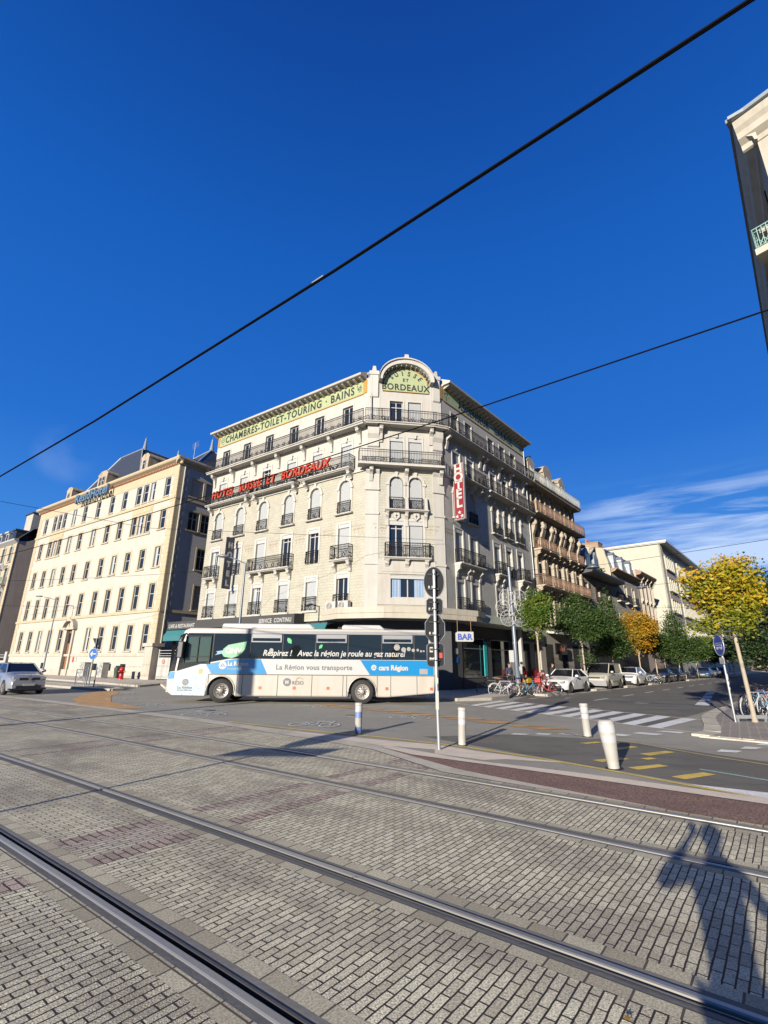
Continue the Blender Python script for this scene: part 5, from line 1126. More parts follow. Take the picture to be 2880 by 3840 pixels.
sd_ = MB(); sd_.add([(LF, 0, 0), (LF, 14, 0), (LF, 14, 20.2), (LF, 4.5, 20.2), (LF, 1.2, 18.4), (LF, 0, 18.2)], [tuple(range(6))]); put('wall', sd_.mesh('wall', 'render_brown'), fl_b, FF, 'blank brown rendered side wall')
rf = MB(); rf.add([(0, -.1, 18.5), (LF+.1, -.1, 18.5), (LF+.1, 1.6, 20.4), (0, 1.6, 20.4), (LF-1, 7, 21.9), (0, 7, 21.9), (LF+.1, 14, 20.4), (0, 14, 20.4)], [(0, 1, 2, 3), (3, 2, 4, 5), (2, 6, 4), (4, 6, 7, 5)]); put('roof', rf.mesh('roof', 'slate_roof'), fl_b, FF)
for k in range(5):
    x = LF-2.0-2.7*k; d = put('dormer', MB().box(x-.55, x+.55, -.05, 1.6, 18.6, 20.0).box(x-.75, x+.75, -.25, 1.8, 20.0, 20.25).mesh('dormer', 'frame_white' if k else 'slate_roof'), fl_b, FF); put('pane', MB().quad((x-.35, -.06, 18.8), (x+.35, -.06, 18.8), (x+.35, -.06, 19.8), (x-.35, -.06, 19.8)).mesh('pane', 'window_glass'), d, FF)
ch = put('chimney', MB().box(LF-8.5, LF-5.9, 3, 5, 20, 24.2).mesh('chimney', 'grey_render'), fl_b, FF); put('cap', MB().box(LF-8.7, LF-5.7, 2.8, 5.2, 24.2, 24.4).mesh('cap', 'slate_roof'), ch, FF)
bd = MB(); bd.box(0, LF-.02, .3, 14, .1, 18.3); put('interior_block', bd.mesh('interior_block', 'interior_dark'), fl_b, FF)
r = root('garden_wall', FB @ T((-6.2, 0, .1)), 'low grey wall with white rail between the two left hotels', 'wall')
put('wall', MB().box(0, 5.9, -.1, .2, 0, 1.5).box(5.2, 5.9, -.2, .3, 0, 2.6).mesh('wall', 'cabinet_grey'), r); g = MB(); g.tube((0, 0, 1.9), (5.2, 0, 1.9), .06, 5); g.tube((0, 0, 2.2), (5.2, 0, 2.2), .04, 5); put('hand_rail', g.mesh('hand_rail', 'frame_white'), r)

# ================================================================ SIDE STREET BUILDINGS (same facade line, x measured from the hotel corner)
def street_block(name, x0, x1, H, m, label, cat='building', back=12., y=0.):
    r_ = root(name, FR @ T((x0, y, 0)), label, cat); return r_
# ornate ochre building
ob = root('ochre_building', FR @ T((14.15, 0, 0)), 'ornate ochre sandstone building with rusty iron balconies and round-topped dormers', 'building'); FO = W[ob.name]; LO = 12.1
cols_o = [1.3, 3.4, 5.9, 8.5, 10.8]; rows_o = [(5.1, 2.5), (8.5, 2.6), (11.9, 2.7), (15.3, 2.4)]
opo = [(c-.5, c+.5, z, z+h, i == 2) for i, (z, h) in enumerate(rows_o) for c in cols_o]
put('wall', wall_mb(0, LO, .1, 18.2, opo, .35).mesh('wall', 'ochre_stone'), ob, FO)
for i, (z, h) in enumerate(rows_o):
    for c in cols_o:
        window(ob, FO, c, z, .98, h-.01, 'french', arch=(i == 2), y=.25, trans=(h-.6,))
        if i in (1,):
            for sg in (-1, 1): put('pilaster', cached(('pil', i), lambda: MB().prism([(-.17, 0), (.17, 0), (.2, 2.2), (0, 2.5), (-.2, 2.2)], -.28, 0).mesh('pilaster', 'ochre_stone')), ob, FO @ T((c+sg*.85, 0, z)))
        if i == 2:
            for sg in (-1, 1): put('carved_console', cached(('cc',), lambda: MB().prism([(0, 0), (-.16, 0), (-.14, 1.2), (-.34, 1.7), (-.48, 2.3), (-.52, 2.7), (-.30, 2.9), (-.2, 3.1), (0, 3.1)], -.2, .2, 'yz').lathe([(0, -.22), (.3, -.22), (.3, .22), (0, .22)], (0, -.28, 2.35), 10, 'x').mesh('carved_console', 'ochre_stone')), ob, FO @ T((c+sg*.9, 0, z)))
        if i == 3 or i == 0: surround(ob, FO, c, z, 1., h, .18, .08, 'ochre_stone', key=True)
balcony(ob, FO, .1, LO+.4, 8.45, .85, 'ochre_stone', 'iron_rust', brackets=[.3, 2.3, 4.6, 7.2, 9.7, 11.9], bh=.9)
for c in cols_o: balcony(ob, FO, c-.85, c+.85, 11.85, .75, 'ochre_stone', 'iron_rust', brackets=[c-.6, c+.6], bh=.6)
balcony(ob, FO, .1, LO+.4, 15.25, .85, 'ochre_stone', 'iron_rust', bh=.5)
balcony(ob, FO, .0, LO, 18.3, .85, 'ochre_stone', 'iron_grey', t=.3)
put('side_wall', MB().quad((LO, 0, .1), (LO, 12, .1), (LO, 12, 20.8), (LO, .9, 20.8)).add([(LO, 0, .1), (LO, .9, 20.8), (LO, 0, 18.2)], [(0, 1, 2)]).mesh('side_wall', 'beige_render'), ob, FO)
rf = MB(); rf.add([(0, .1, 18.3), (LO, .1, 18.3), (LO, .95, 20.9), (0, .95, 20.9), (0, 7, 21.6), (LO, 7, 21.6)], [(0, 1, 2, 3), (3, 2, 5, 4)]); put('roof', rf.mesh('roof', 'slate_roof'), ob, FO)
for k, c in enumerate((1.4, 5.4, 9.2)):
    w_ = 1.9 if k == 1 else 1.5; h = 2.3
    pr = [(c-w_/2, 18.3), (c+w_/2, 18.3), (c+w_/2, 18.3+h), (c+w_/2+.15, 18.3+h)]+([(c+(w_/2+.15)*math.cos(math.pi*i/8), 18.4+h+.85*math.sin(math.pi*i/8)) for i in range(9)] if k == 1 else [(c+w_/2+.15, 18.45+h), (c, 19.1+h), (c-w_/2-.15, 18.45+h)])+[(c-w_/2-.15, 18.3+h), (c-w_/2, 18.3+h)]
    d = put('dormer', MB().prism(pr, -.05, 1.6).mesh('dormer', 'ochre_stone'), ob, FO); put('pane', MB().quad((c-.4, -.07, 18.4), (c+.4, -.07, 18.4), (c+.4, -.07, 20.2), (c-.4, -.07, 20.2)).mesh('pane', 'window_glass'), d, FO); put('frame', frame_mesh(.8, 1.8, -.08, trans=(1.3,)), d, FO @ T((c, 0, 18.4)))
def chimney(par, F, x0, x1, y0, y1, z0, z1, m, pots=4):
    c = put('chimney', MB().box(x0, x1, y0, y1, z0, z1).box(x0-.06, x1+.06, y0-.06, y1+.06, z1, z1+.12).mesh('chimney', m), par, F)
    for k in range(pots): put('chimney_pot', cached('pot', lambda: MB().lathe([(.13, 0), (.11, .45), (.14, .5), (.14, .6), (0, .6)], (0, 0, 0), 8).mesh('chimney_pot', 'clay_pot')), c, F @ T((x0+(x1-x0)*(k+.5)/pots, (y0+y1)/2, z1+.1)))
chimney(ob, FO, 2.6, 4.0, 2.2, 2.8, 20.8, 22.4, 'chimney_brick')
put('interior_block', MB().box(.02, LO-.02, .35, 12, .1, 18.3).mesh('interior_block', 'interior_dark'), ob, FO)
g = MB(); g.box(0, LO, -.04, .0, .1, 4.7); sf = put('shopfront', g.mesh('shopfront', 'shop_cream'), ob, FO)
for a, b in ((1., 2.6), (4.6, 5.9), (7.4, 8.9), (10.2, 11.4)): put('doorway', MB().box(a, b, -.06, -.04, .1, 3.4).mesh('doorway', 'interior_dark'), sf, FO)
put('awning', MB().prism([(0, 4.6), (-1.0, 4.4), (-1.0, 4.25), (0, 4.35)], 1.5, 7.5, 'yz').mesh('awning', 'canopy_green'), ob, FO)
# low grey house with wide eave
gb = root('grey_house', FR @ T((26.3, 0, 0)), 'low grey rendered house with brown shutters and deep dark eaves', 'house'); FG = W[gb.name]; LG = 11.5
cg = [1.5, 5.2, 8.8]; og = [(c-.55, c+.55, z, z+2.1) for c in cg for z in (8.3, 4.9)]
put('wall', wall_mb(0, LG, .1, 11.2, og, .25).mesh('wall', 'grey_render'), gb, FG)
for c in cg:
    for z in (8.3, 4.9):
        window(gb, FG, c, z, 1.08, 2.09, 'french'); 
        for sg in (-1, 1): put('wooden_shutter', cached('wsh', lambda: MB().box(-.27, .27, -.06, -.01, 0, 2.1).mesh('wooden_shutter', 'brown_shutter')), gb, FG @ T((c+sg*.83, 0, z)))
        guard(gb, FG, c, z, 1.1, .8)
put('eave', MB().prism([(.0, 11.1), (-1.3, 11.25), (-1.4, 11.45), (-1.35, 11.65), (0, 11.75)], -.2, LG+.1, 'yz').mesh('eave', 'slate_roof'), gb, FG)
rf = MB(); rf.add([(-.2, -1.4, 11.6), (LG, -1.4, 11.6), (LG, 5, 15.2), (-.2, 5, 15.2)], [(0, 1, 2, 3)]); put('roof', rf.mesh('roof', 'slate_roof'), gb, FG)
for c in (3.6, 6.6):
    d = put('dormer', MB().prism([(c-.8, 12), (c+.8, 12), (c+.8, 13.9), (c, 14.7), (c-.8, 13.9)], .2, 3.5).mesh('dormer', 'zinc'), gb, FG); put('pane', MB().quad((c-.5, .18, 12.4), (c+.5, .18, 12.4), (c+.5, .18, 13.8), (c-.5, .18, 13.8)).mesh('pane', 'window_glass'), d, FG)
    fb_ = MB(); 
    for i in range(26): fb_.blob((c+rnd.uniform(-.8, .8), -.25+rnd.uniform(-.15, .15), 12.1+rnd.uniform(0, .7)), .12, .12, .1, 5, 4)
    put('flower_box', MB().box(c-.8, c+.8, -.4, -.1, 11.8, 12.1).mesh('flower_box', 'flower_pot'), d, FG); put('flowers', fb_.mesh('flowers', 'leaf_mix'), d, FG)
put('shopfront', MB().box(0, LG, -.05, 0, .1, 4.3).mesh('shopfront', 'shop_dark'), gb, FG)
put('interior_block', MB().box(.02, LG-.02, .3, 10, .1, 11.1).mesh('interior_block', 'interior_dark'), gb, FG)
# mansard house with beige gable
mb_ = root('mansard_house', FR @ T((37.8, 0, 0)), 'beige house with steep slate mansard, three zinc dormers and a red brick chimney', 'house'); FM = W[mb_.name]; LM = 11.7
cm_ = [1.6, 5.2, 8.9]; om = [(c-.5, c+.5, z, z+2.2) for c in cm_ for z in (5.6, 9.5)]
put('wall', wall_mb(0, LM, .1, 13.2, om, .25).mesh('wall', 'grey_render'), mb_, FM)
for c in cm_:
    for z in (5.6, 9.5): window(mb_, FM, c, z, .98, 2.19, 'half', drop=.4); surround(mb_, FM, c, z, 1, 2.2, .15, .05, 'pale_stone'); balcony(mb_, FM, c-.8, c+.8, z-.02, .45, 'pale_stone')
cornice(mb_, FM, -.1, LM, [(0, 12.9), (-.5, 13.1), (-.7, 13.3), (-.7, 13.45), (0, 13.5)], 'brown_brick')
gw = MB(); gw.add([(0, 0, .1), (0, 14, .1), (0, 14, 17.0), (0, 4.5, 17.4), (0, .6, 16.2), (0, .1, 13.4)], [tuple(range(6))]); put('gable_wall', gw.mesh('gable_wall', 'beige_render'), mb_, FM, 'blank beige gable wall')
rf = MB(); rf.add([(-.1, 0, 13.4), (LM, 0, 13.4), (LM, .7, 16.2), (-.1, .7, 16.2), (LM, 6, 17.6), (-.1, 6, 17.6)], [(0, 1, 2, 3), (3, 2, 4, 5)]); put('roof', rf.mesh('roof', 'slate_roof'), mb_, FM)
for c in cm_: 
    d = put('dormer', MB().prism([(c-.55, 13.6), (c+.55, 13.6), (c+.55, 15.3), (c+.7, 15.4), (c, 15.8), (c-.7, 15.4), (c-.55, 15.3)], -.15, 1.4).mesh('dormer', 'zinc'), mb_, FM); put('pane', MB().quad((c-.35, -.17, 13.8), (c+.35, -.17, 13.8), (c+.35, -.17, 15.2), (c-.35, -.17, 15.2)).mesh('pane', 'frame_white'), d, FM)
chimney(mb_, FM, -.9, .3, 4.5, 7.2, 15.2, 19.3, 'chimney_brick', 4)
chimney(mb_, FM, 9.5, 11.6, 4.0, 7.5, 16.5, 19.3, 'brown_brick', 5)
put('interior_block', MB().box(.02, LM-.02, .3, 12, .1, 13.2).mesh('interior_block', 'interior_dark'), mb_, FM); put('shopfront', MB().box(0, LM, -.05, 0, .1, 4.2).mesh('shopfront', 'shop_dark'), mb_, FM)
# pink carved house
pb_ = root('pink_house', FR @ T((49.6, 0, 0)), 'narrow pinkish house with carved consoles under a dark cornice', 'house'); FP = W[pb_.name]; LP = 9.2
cp = [1.6, 3.9, 6.2, 8.2]; op = [(c-.4, c+.4, z, z+2.3, z > 10) for c in cp for z in (5.2, 9., 11.4) if z != 11.4]
op = [(c-.4, c+.4, z, z+h, False) for c in cp for z, h in ((5.2, 2.4), (8.3, 2.0), (11.0, 2.2))]
put('wall', wall_mb(0, LP, .1, 14.3, op, .25).mesh('wall', 'pink_render'), pb_, FP)
for c in cp:
    for z, h in ((5.2, 2.4), (8.3, 2.0), (11.0, 2.2)): window(pb_, FP, c, z, .78, h-.01, 'half', drop=.5); surround(pb_, FP, c, z, .8, h, .13, .08, 'pale_stone')
    put('bracket', console_mesh(.9, .5, m='pale_stone'), pb_, FP @ T((c+.9, 0, 14.2))); put('bracket', console_mesh(.7, .4, m='pale_stone'), pb_, FP @ T((c-.6, 0, 10.9)))
cornice(pb_, FP, 0, LP, [(0, 14.2), (-.6, 14.3), (-.8, 14.6), (-.7, 14.8), (0, 15.1)], 'brown_brick'); put('interior_block', MB().box(.02, LP-.02, .3, 10, .1, 15.0).mesh('interior_block', 'interior_dark'), pb_, FP)
put('side_wall', MB().quad((0, 0, .1), (0, 10, .1), (0, 10, 15.), (0, 0, 15.)).quad((LP, 0, .1), (LP, 10, .1), (LP, 10, 15.), (LP, 0, 15.)).mesh('side_wall', 'pink_render'), pb_, FP)
# modern slab block
mo = root('modern_block', FR @ T((68.0, 0, 0)), 'large cream modern office block with bands of upright windows and a flat white roof edge', 'office'); FX = W[mo.name]; LX = 60.
rows_m = [5.2, 9.0, 12.8-.0, 16.6-.0]; rows_m = [(6.6, 2.0), (10.6, 2.2), (14.4, 2.3), (18.3, 2.4)]
put('wall', MB().box(0, LX, 0, .3, .1, 22.3).mesh('wall', 'modern_grey'), mo, FX)
put('side_wall', MB().box(-.05, .0, -.3, 22, .1, 22.3).box(-.05, 1.3, -.3, -.001, .1, 22.3).mesh('side_wall', 'modern_cream'), mo, FX, 'plain cream end wall')
for z, h in rows_m:
    for a, b in ((3.2, 9.6), (13.0, 36.0), (38, 58)):
        put('window_band', MB().quad((a, -.02, z), (b, -.02, z), (b, -.02, z+h), (a, -.02, z+h)).mesh('window_band', 'window_glass'), mo, FX); fins = MB(); n = int((b-a)/1.28)
        for i in range(n+1): x = a+(b-a)*i/n; fins.box(x-.22, x+.22, -.30, -.03, z, z+h)
        fins.box(a-.15, b+.15, -.38, -.03, z-.14, z); fins.box(a-.15, b+.15, -.34, -.03, z+h, z+h+.1); put('window_fins', fins.mesh('window_fins', 'modern_cream'), mo, FX)
        put('spandrel', MB().box(a, b, -.06, -.001, z-1.5, z-.15).mesh('spandrel', 'modern_pink'), mo, FX)
put('roof', MB().box(-.4, LX, -1.3, 23, 22.3, 22.45).box(-.55, LX, -1.45, 23.1, 22.45, 22.8).mesh('roof', 'frame_white'), mo, FX)
lo = put('glazed_bay', MB().box(-.35, -.06, 3.5, 12.5, 15.2, 18.3).mesh('glazed_bay', 'frame_white'), mo, FX)
put('pane', MB().box(-.38, -.35, 3.9, 5.8, 16.6, 18.0).box(-.38, -.35, 3.9, 5.8, 15.5, 16.4).mesh('pane', 'window_glass'), lo, FX); put('side_panel', MB().box(-.12, -.055, 3.2, 12, 10, 15.1).mesh('side_panel', 'modern_pink'), mo, FX)
tr_ = MB(); tr_.add([(2, 4, 22.8), (2, 20, 22.8), (30, 20, 22.8), (30, 4, 22.8), (8, 12, 25.0), (24, 12, 25.0)], [(0, 1, 4), (1, 2, 5, 4), (2, 3, 5), (3, 0, 4, 5)]); put('roof', tr_.mesh('roof', 'roof_tile'), mo, FX, 'red tiled hipped roof behind the parapet')
r = root('boundary_wall', FR @ T((58.9, -.1, 0)), 'pale low wall in front of the modern block', 'wall'); put('wall', MB().box(0, 9, 0, .25, .1, 3.3).mesh('wall', 'pale_stone'), r)
# far end of the street
for x0, x1, H, m, lab in ((130, 160, 19, 'beige_render', 'distant beige building beyond the modern block'), (162, 200, 16, 'pink_render', 'distant pinkish building far down the side street')):
    r = root('distant_building', FR @ T((x0, 0, 0)), lab, 'building', 'buildings far down the side street'); put('wall', MB().box(0, x1-x0, 0, 12, .1, H).mesh('wall', m), r); 
    for z in range(4, int(H)-2, 3):
        for x in range(2, x1-x0-1, 3): put('window', cached('dw', lambda: MB().box(0, 1.1, -.05, -.001, 0, 1.8).mesh('window', 'window_glass')), r, W[r.name] @ T((x, 0, z)))
r = root('distant_building', fr(150, 185, R(-20)), 'distant grey block closing the end of the side street', 'building', 'buildings far down the side street'); put('wall', MB().box(-30, 60, 0, 12, .1, 14).mesh('wall', 'brown_brick'), r)

# ================================================================ TALL CREAM BUILDING AT THE RIGHT EDGE
cxr, cyr, lift = 16.55, 15.55, .95
FQ = fr(cxr, cyr, math.atan2(-.80, .60), lift)                # front, x runs right and towards the camera
rb = root('cream_building', FQ, 'tall cream building with moulded cornice and pale green balcony at the right edge', 'building'); LQ = 16.
wq = [(c-.6, c+.6, z, z+2.4) for c in (3.2, 6.6, 10, 13.4) for z in (2., 5.6, 9.2, 12.8, 16.4, 20.2)]
put('wall', wall_mb(0, LQ, .1-lift, 23.4, wq).mesh('wall', 'pale_stone'), rb, FQ)
for a, b, z0, z1 in wq: window(rb, FQ, (a+b)/2, z0, 1.18, 2.39, 'french')
put('panel', MB().box(1.1, 14, -.05, -.001, 19.6, 22.6).mesh('panel', 'yellow_render'), rb, FQ)
FQ2 = fr(cxr, cyr, R(49), lift)                                # street side, receding
put('side_wall', MB().quad((0, 0, .1-lift), (90, 0, .1-lift), (90, 0, 23.4), (0, 0, 23.4)).mesh('side_wall', 'right_shade_render'), rb, FQ2)
pf = [(0, 23.0), (-.10, 23.05), (-.14, 23.3), (-.40, 23.5), (-.46, 23.8), (-.60, 24.0), (-.70, 24.3), (-.62, 24.4), (0, 24.45)]
for F, sg in ((FQ, 1),): cornice(rb, F, -.55, LQ, pf, 'pale_stone')
c = MB(); c.prism([(-p[0], p[1]) for p in pf], -.3, 90, 'yz'); put('cornice', c.mesh('cornice', 'pale_stone'), rb, FQ2)
put('gutter', MB().box(-.75, LQ, -.78, .2, 24.42, 24.62).mesh('gutter', 'zinc'), rb, FQ); put('gutter', MB().box(-.75, 90, -.2, .80, 24.43, 24.60).mesh('gutter', 'zinc'), rb, FQ2)
put('pilaster', MB().box(0, 1.0, -.08, -.001, .1, 23.0).mesh('pilaster', 'pale_stone'), rb, FQ)
for k in range(10):
    for z in (6, 9.6, 13.2, 16.8, 20.2): put('window', cached('qw', lambda: MB().box(-.6, .6, .001, .06, 0, 2.3).mesh('window', 'window_glass')), rb, FQ2 @ T((3+k*3.6, 0, z)))
bq = put('balcony', MB().box(-.95, LQ, -.8, 0, 17.0, 17.3).mesh('balcony', 'pale_stone'), rb, FQ); put('railing', rail_mesh(LQ+.8, 1.0, .7, 'mint_iron', .16, True, .018), bq, FQ @ T((LQ/2-.5, -.75, 17.3)))
bq = put('balcony', MB().box(-.5, 40, .0, .8, 18.05, 18.3).mesh('balcony', 'pale_stone'), rb, FQ2)
bq = put('balcony', MB().box(.3, 40, .0, .8, 14.2, 14.45).mesh('balcony', 'pale_stone'), rb, FQ2); put('railing', rail_mesh(39., 1.0, 0, 'mint_iron', .16, True, .018), bq, FQ2 @ T((20, .75, 14.45)))
# ================================================================ THE COACH
FBU = fr(-9.37, 22.20, R(1.0)); BL, BW = 11.7, 2.5
bus = root('regional_bus', FBU @ T((5, 1.2, 0)), 'long white and cyan regional coach turning left across the junction', 'bus')
def arch(cx, r=.60, zc=.50, n=10): return [(cx-r*math.cos(math.pi*i/n), max(.28, zc+r*math.sin(math.pi*i/n)*1.0)) for i in range(n+1)]
WX = (2.33, 8.49)
low = [(.05, .42), (.25, .30), (WX[0]-.6, .28)]+arch(WX[0])+[(WX[0]+.6, .28), (WX[1]-.6, .28)]+arch(WX[1])+[(WX[1]+.6, .28), (9.6, .28), (BL-.05, .45), (BL, 1.2), (BL, 2.95), (BL-.12, 3.15), (.75, 3.15), (.50, 3.05), (.30, 2.6), (.08, 1.55), (.0, .9)]
low = [p for i, p in enumerate(low) if i == 0 or (abs(p[0]-low[i-1][0])+abs(p[1]-low[i-1][1])) > 1e-3]
b = MB(); b.prism(low, 0, BW); body = bevel(put('body', b.mesh('body', 'bus_white'), bus, FBU), .07, 3, 35)
put('underbody', MB().box(.6, BL-.3, .25, BW-.25, .34, .9).box(WX[0]-.7, WX[0]+.7, .62, BW-.62, .5, 1.14).box(WX[1]-.7, WX[1]+.7, .62, BW-.62, .5, 1.14).box(4, 8, .1, .5, .22, .4).mesh('underbody', 'black_plastic'), bus, FBU)
# wheel arches read dark: liners
for cx in WX:
    a = arch(cx, .585, .50, 14); l = MB(); l.prism(a, .44, .60); put('wheel_arch', l.mesh('wheel_arch', 'black_plastic'), bus, FBU)
    t = MB(); t.path([(x, -.004, z) for x, z in arch(cx, .615, .50, 14)], .028, 5); put('arch_trim', t.mesh('arch_trim', 'bus_white'), bus, FBU)
def wheel(par, F, x, y, z, r, wd, rm='rim', bus_=False, side=-1):
    M = F @ T((x, y, z)); w = put('wheel', MB().lathe([(r*.62, -wd/2), (r*.93, -wd/2), (r, -wd/2+.03), (r, wd/2-.03), (r*.93, wd/2), (r*.62, wd/2)], n=26, axis='y').mesh('wheel', 'tyre'), par, M)
    s = side; h = MB(); h.lathe([(r*.64, s*wd/2*.96), (r*.58, s*wd/2*1.02), (r*.55, s*wd/2*.72), (r*.20, s*wd/2*.60), (r*.20, s*wd/2*1.0), (r*.12, s*wd/2*1.1), (0, s*wd/2*1.1)] if bus_ else [(r*.66, s*wd/2*.9), (r*.60, s*wd/2*1.0), (r*.5, s*wd/2*.75), (r*.12, s*wd/2*.7), (0, s*wd/2*.75)], n=26, axis='y')
    put('rim', h.mesh('rim', rm), w, M); sp = MB(); k = 10 if bus_ else 5
    for i in range(k):
        a = 2*math.pi*i/k
        if bus_: sp.disc((r*.36*math.cos(a), s*wd/2*.72, r*.36*math.sin(a)), r*.055, 6, t=.08)
        else:
            u = Vector((math.cos(a), 0, math.sin(a))); v_ = Vector((-math.sin(a), 0, math.cos(a))); y_ = Vector((0, s*wd/2*.93, 0))
            sp.add([u*r*.1-v_*.03+y_, u*r*.1+v_*.03+y_, u*r*.6+v_*.045+y_, u*r*.6-v_*.045+y_], [(0, 1, 2, 3)])
    put('wheel_nut' if bus_ else 'spoke', sp.mesh('spokes', 'seam' if bus_ else 'chrome'), w, M); return w
wheel(bus, FBU @ T((WX[0], .16, 0)) @ Matrix.Rotation(R(14), 4, 'Z'), 0, .08, .5, .5, .30, bus_=True); wheel(bus, FBU, WX[1], .22, .5, .5, .30, bus_=True)
wheel(bus, FBU, WX[0]+.1, BW-.25, .5, .5, .3, bus_=True, side=1); wheel(bus, FBU, WX[1], BW-.25, .5, .5, .3, bus_=True, side=1)
S = -.012                                # decoration planes sit just proud of the flank
def dec(name, pts, m, y=S, lab=None, t=.008): return put(name, MB().prism(pts, y, y+t).mesh(name, m), bus, FBU, lab)
band = [(.36, 1.30), (1.35, 1.60), (2.6, 1.84), (11.42, 1.84), (11.42, 2.92), (.68, 2.92), (.42, 2.0)]
dec('windscreen_side', [(.055, 1.28), (.27, 1.30), (.335, 2.0), (.58, 2.9), (.42, 2.82), (.12, 1.75)], 'bus_glass')
dec('window_band', band, 'bus_glass', -.006, 'dark tinted window band')
for a, b_, z0, z1 in ((.62, 1.75, 1.62, 2.80), (3.5, 4.85, 2.55, 2.90), (6.4, 7.75, 2.55, 2.90), (9.35, 10.7, 2.55, 2.90)):
    if z0 < 2: put('driver_window', frame_mesh(b_-a, z1-z0, 0, 'iron_black', .03, mull=1, trans=(.3,)), bus, FBU @ T(((a+b_)/2, -.005, z0)))
    else:
        w = put('hopper_window', MB().box(a, b_, -.018, -.008, z0, z1).mesh('hopper_window', 'bus_grey'), bus, FBU); put('pane', MB().box(a+.06, b_-.06, -.022, -.018, z0+.05, z1-.17).mesh('pane', 'bus_glass'), w, FBU)
for x in (1.82, 3.47, 4.9, 6.36, 7.8, 9.3, 10.75): dec('window_seam', [(x, 1.86), (x+.035, 1.86), (x+.035, 2.90), (x, 2.90)], 'seam', -.014)
dec('roof_rail', [(.66, 2.93), (11.45, 2.93), (11.45, 3.05), (.74, 3.05)], 'bus_grey', -.01)
dec('front_panel', [(.05, .55), (.28, .32), (1.68, .30), (1.70, 1.15), (1.86, 1.16), (1.60, 1.62), (1.35, 1.58), (.30, 1.26), (.28, .98), (.03, .96)], 'bus_pattern' if 'bus_pattern' in MATS else 'bus_pure', S, 'white front corner panel with pale blue squiggles')
cy1 = dec('cyan_panel', [(1.62, 1.60), (2.8, 1.82), (3.98, 1.82), (4.30, 1.20), (1.88, 1.20)], 'bus_cyan', S, 'cyan panel with white regional lettering')
cy2 = dec('cyan_panel', [(8.38, 1.82), (11.62, 1.82), (11.62, 1.20), (8.82, 1.20)], 'bus_cyan', S, 'cyan rear panel with white lettering')
dec('cyan_strip', [(.02, .98), (.27, .99), (.28, 1.27), (.05, 1.26)], 'bus_cyan', S)
dec('driver_pane', [(.62, 1.95), (.60, 1.66), (1.72, 1.72), (1.72, 2.78), (.74, 2.78)], 'cab_glass', -.012)
dec('white_panel', [(3.99, 1.82), (8.37, 1.82), (8.81, 1.20), (4.31, 1.20)], 'bus_pure', S, 'white panel with grey lettering')
dec('waist_line', [(1.75, 1.165), (11.68, 1.165), (11.68, 1.19), (1.75, 1.19)], 'seam')
for x in (1.76, 3.02, 3.25, 4.78, 6.27, 7.63, 7.79, 9.13, 9.72, 10.87): dec('door_seam', [(x, .31), (x+.018, .31), (x+.018, 1.16), (x, 1.16)], 'seam')
for x, m in ((3.98, 'reflector_orange'), (5.46, 'reflector_orange'), (6.93, 'reflector_orange'), (9.5, 'reflector_orange'), (11.45, 'reflector_orange')): dec('side_marker', [(x, .58), (x+.12, .58), (x+.12, .70), (x, .70)], m, -.018)
dec('filler_flap', [(11.0, 1.25), (11.36, 1.25), (11.36, 1.47), (11.0, 1.47)], 'rim', -.018)
def bt(s, x, z, size, m, **k): return text('lettering', s, size, .003, m, bus, FBU @ T((x, -.020, z)), **k)
bt('La Région', 2.55, 1.545, .25, 'sign_white', align='LEFT', bold=.010, wscale=.92); bt('Auvergne-Rhône-Alpes', 2.55, 1.38, .12, 'sign_white', align='LEFT', wscale=.85)
bt('La Région vous transporte', 6.35, 1.40, .30, 'text_grey', bold=.006, space=1.06, wscale=.98)
bt('cars Région', 9.2, 1.41, .29, 'sign_white', align='LEFT', bold=.014, wscale=.95)
bt('Respirez !   Avec la région je roule au gaz naturel', 7.2, 1.98, .345, 'sign_white', bold=.007, shear=.22, wscale=.915)
bt('RÉSO', 5.42, .78, .22, 'text_grey', align='LEFT', space=1.1, wscale=.9); bt('La Région', .80, .58, .16, 'text_grey', bold=.003); bt('Auvergne-Rhône-Alpes', .80, .50, .07, 'text_grey')
def badge(x, z, r, m, mt, ch=None):
    d = put('badge', MB().disc((x, -.016, z), r, 22, t=.006).mesh('badge', m), bus, FBU)
    if ch: text('lettering', ch, r*1.1, .003, mt, d, FBU @ T((x, -.024, z-r*.4)), bold=.01)
    else: put('emblem', MB().path([(x-r*.6, -.022, z-r*.35), (x, -.022, z+r*.45), (x+r*.6, -.022, z-r*.35)], r*.09, 4).path([(x-r*.3, -.022, z-r*.1), (x+r*.1, -.022, z-r*.35), (x+r*.3, -.022, z-.0)], r*.08, 4).mesh('emblem', mt), d, FBU)
badge(2.34, 1.56, .17, 'bus_pure', 'bus_cyan'); badge(8.98, 1.51, .12, 'sign_white', 'bus_cyan'); badge(5.2, .88, .17, 'text_grey', 'sign_white', 'M'); badge(.80, .85, .14, 'text_grey', 'sign_white')
put('mountain_line', MB().path([(5.6, -.018, 1.0), (5.72, -.018, 1.08), (5.78, -.018, 1.05), (5.9, -.018, 1.0)], .008, 4).mesh('mountain_line', 'text_grey'), bus, FBU)
lg = put('leaf_badge', MB().prism([(2.25, 2.05), (2.35, 1.92), (2.7, 1.86), (3.05, 1.98), (3.25, 2.25), (3.32, 2.58), (2.9, 2.5), (2.5, 2.42), (2.3, 2.25)], -.018, -.012).mesh('leaf_badge', 'gnv_green'), bus, FBU, 'green leaf badge on the side glass'); text('lettering', 'GNV', .34, .003, 'sign_white', lg, FBU @ T((2.76, -.025, 2.06)), bold=.014)
put('ribbon', MB().prism([(1.95, 1.98), (2.3, 2.06), (2.35, 2.2), (2.0, 2.14), (2.06, 2.07)], -.017, -.012).mesh('ribbon', 'ribbon_blue'), bus, FBU)
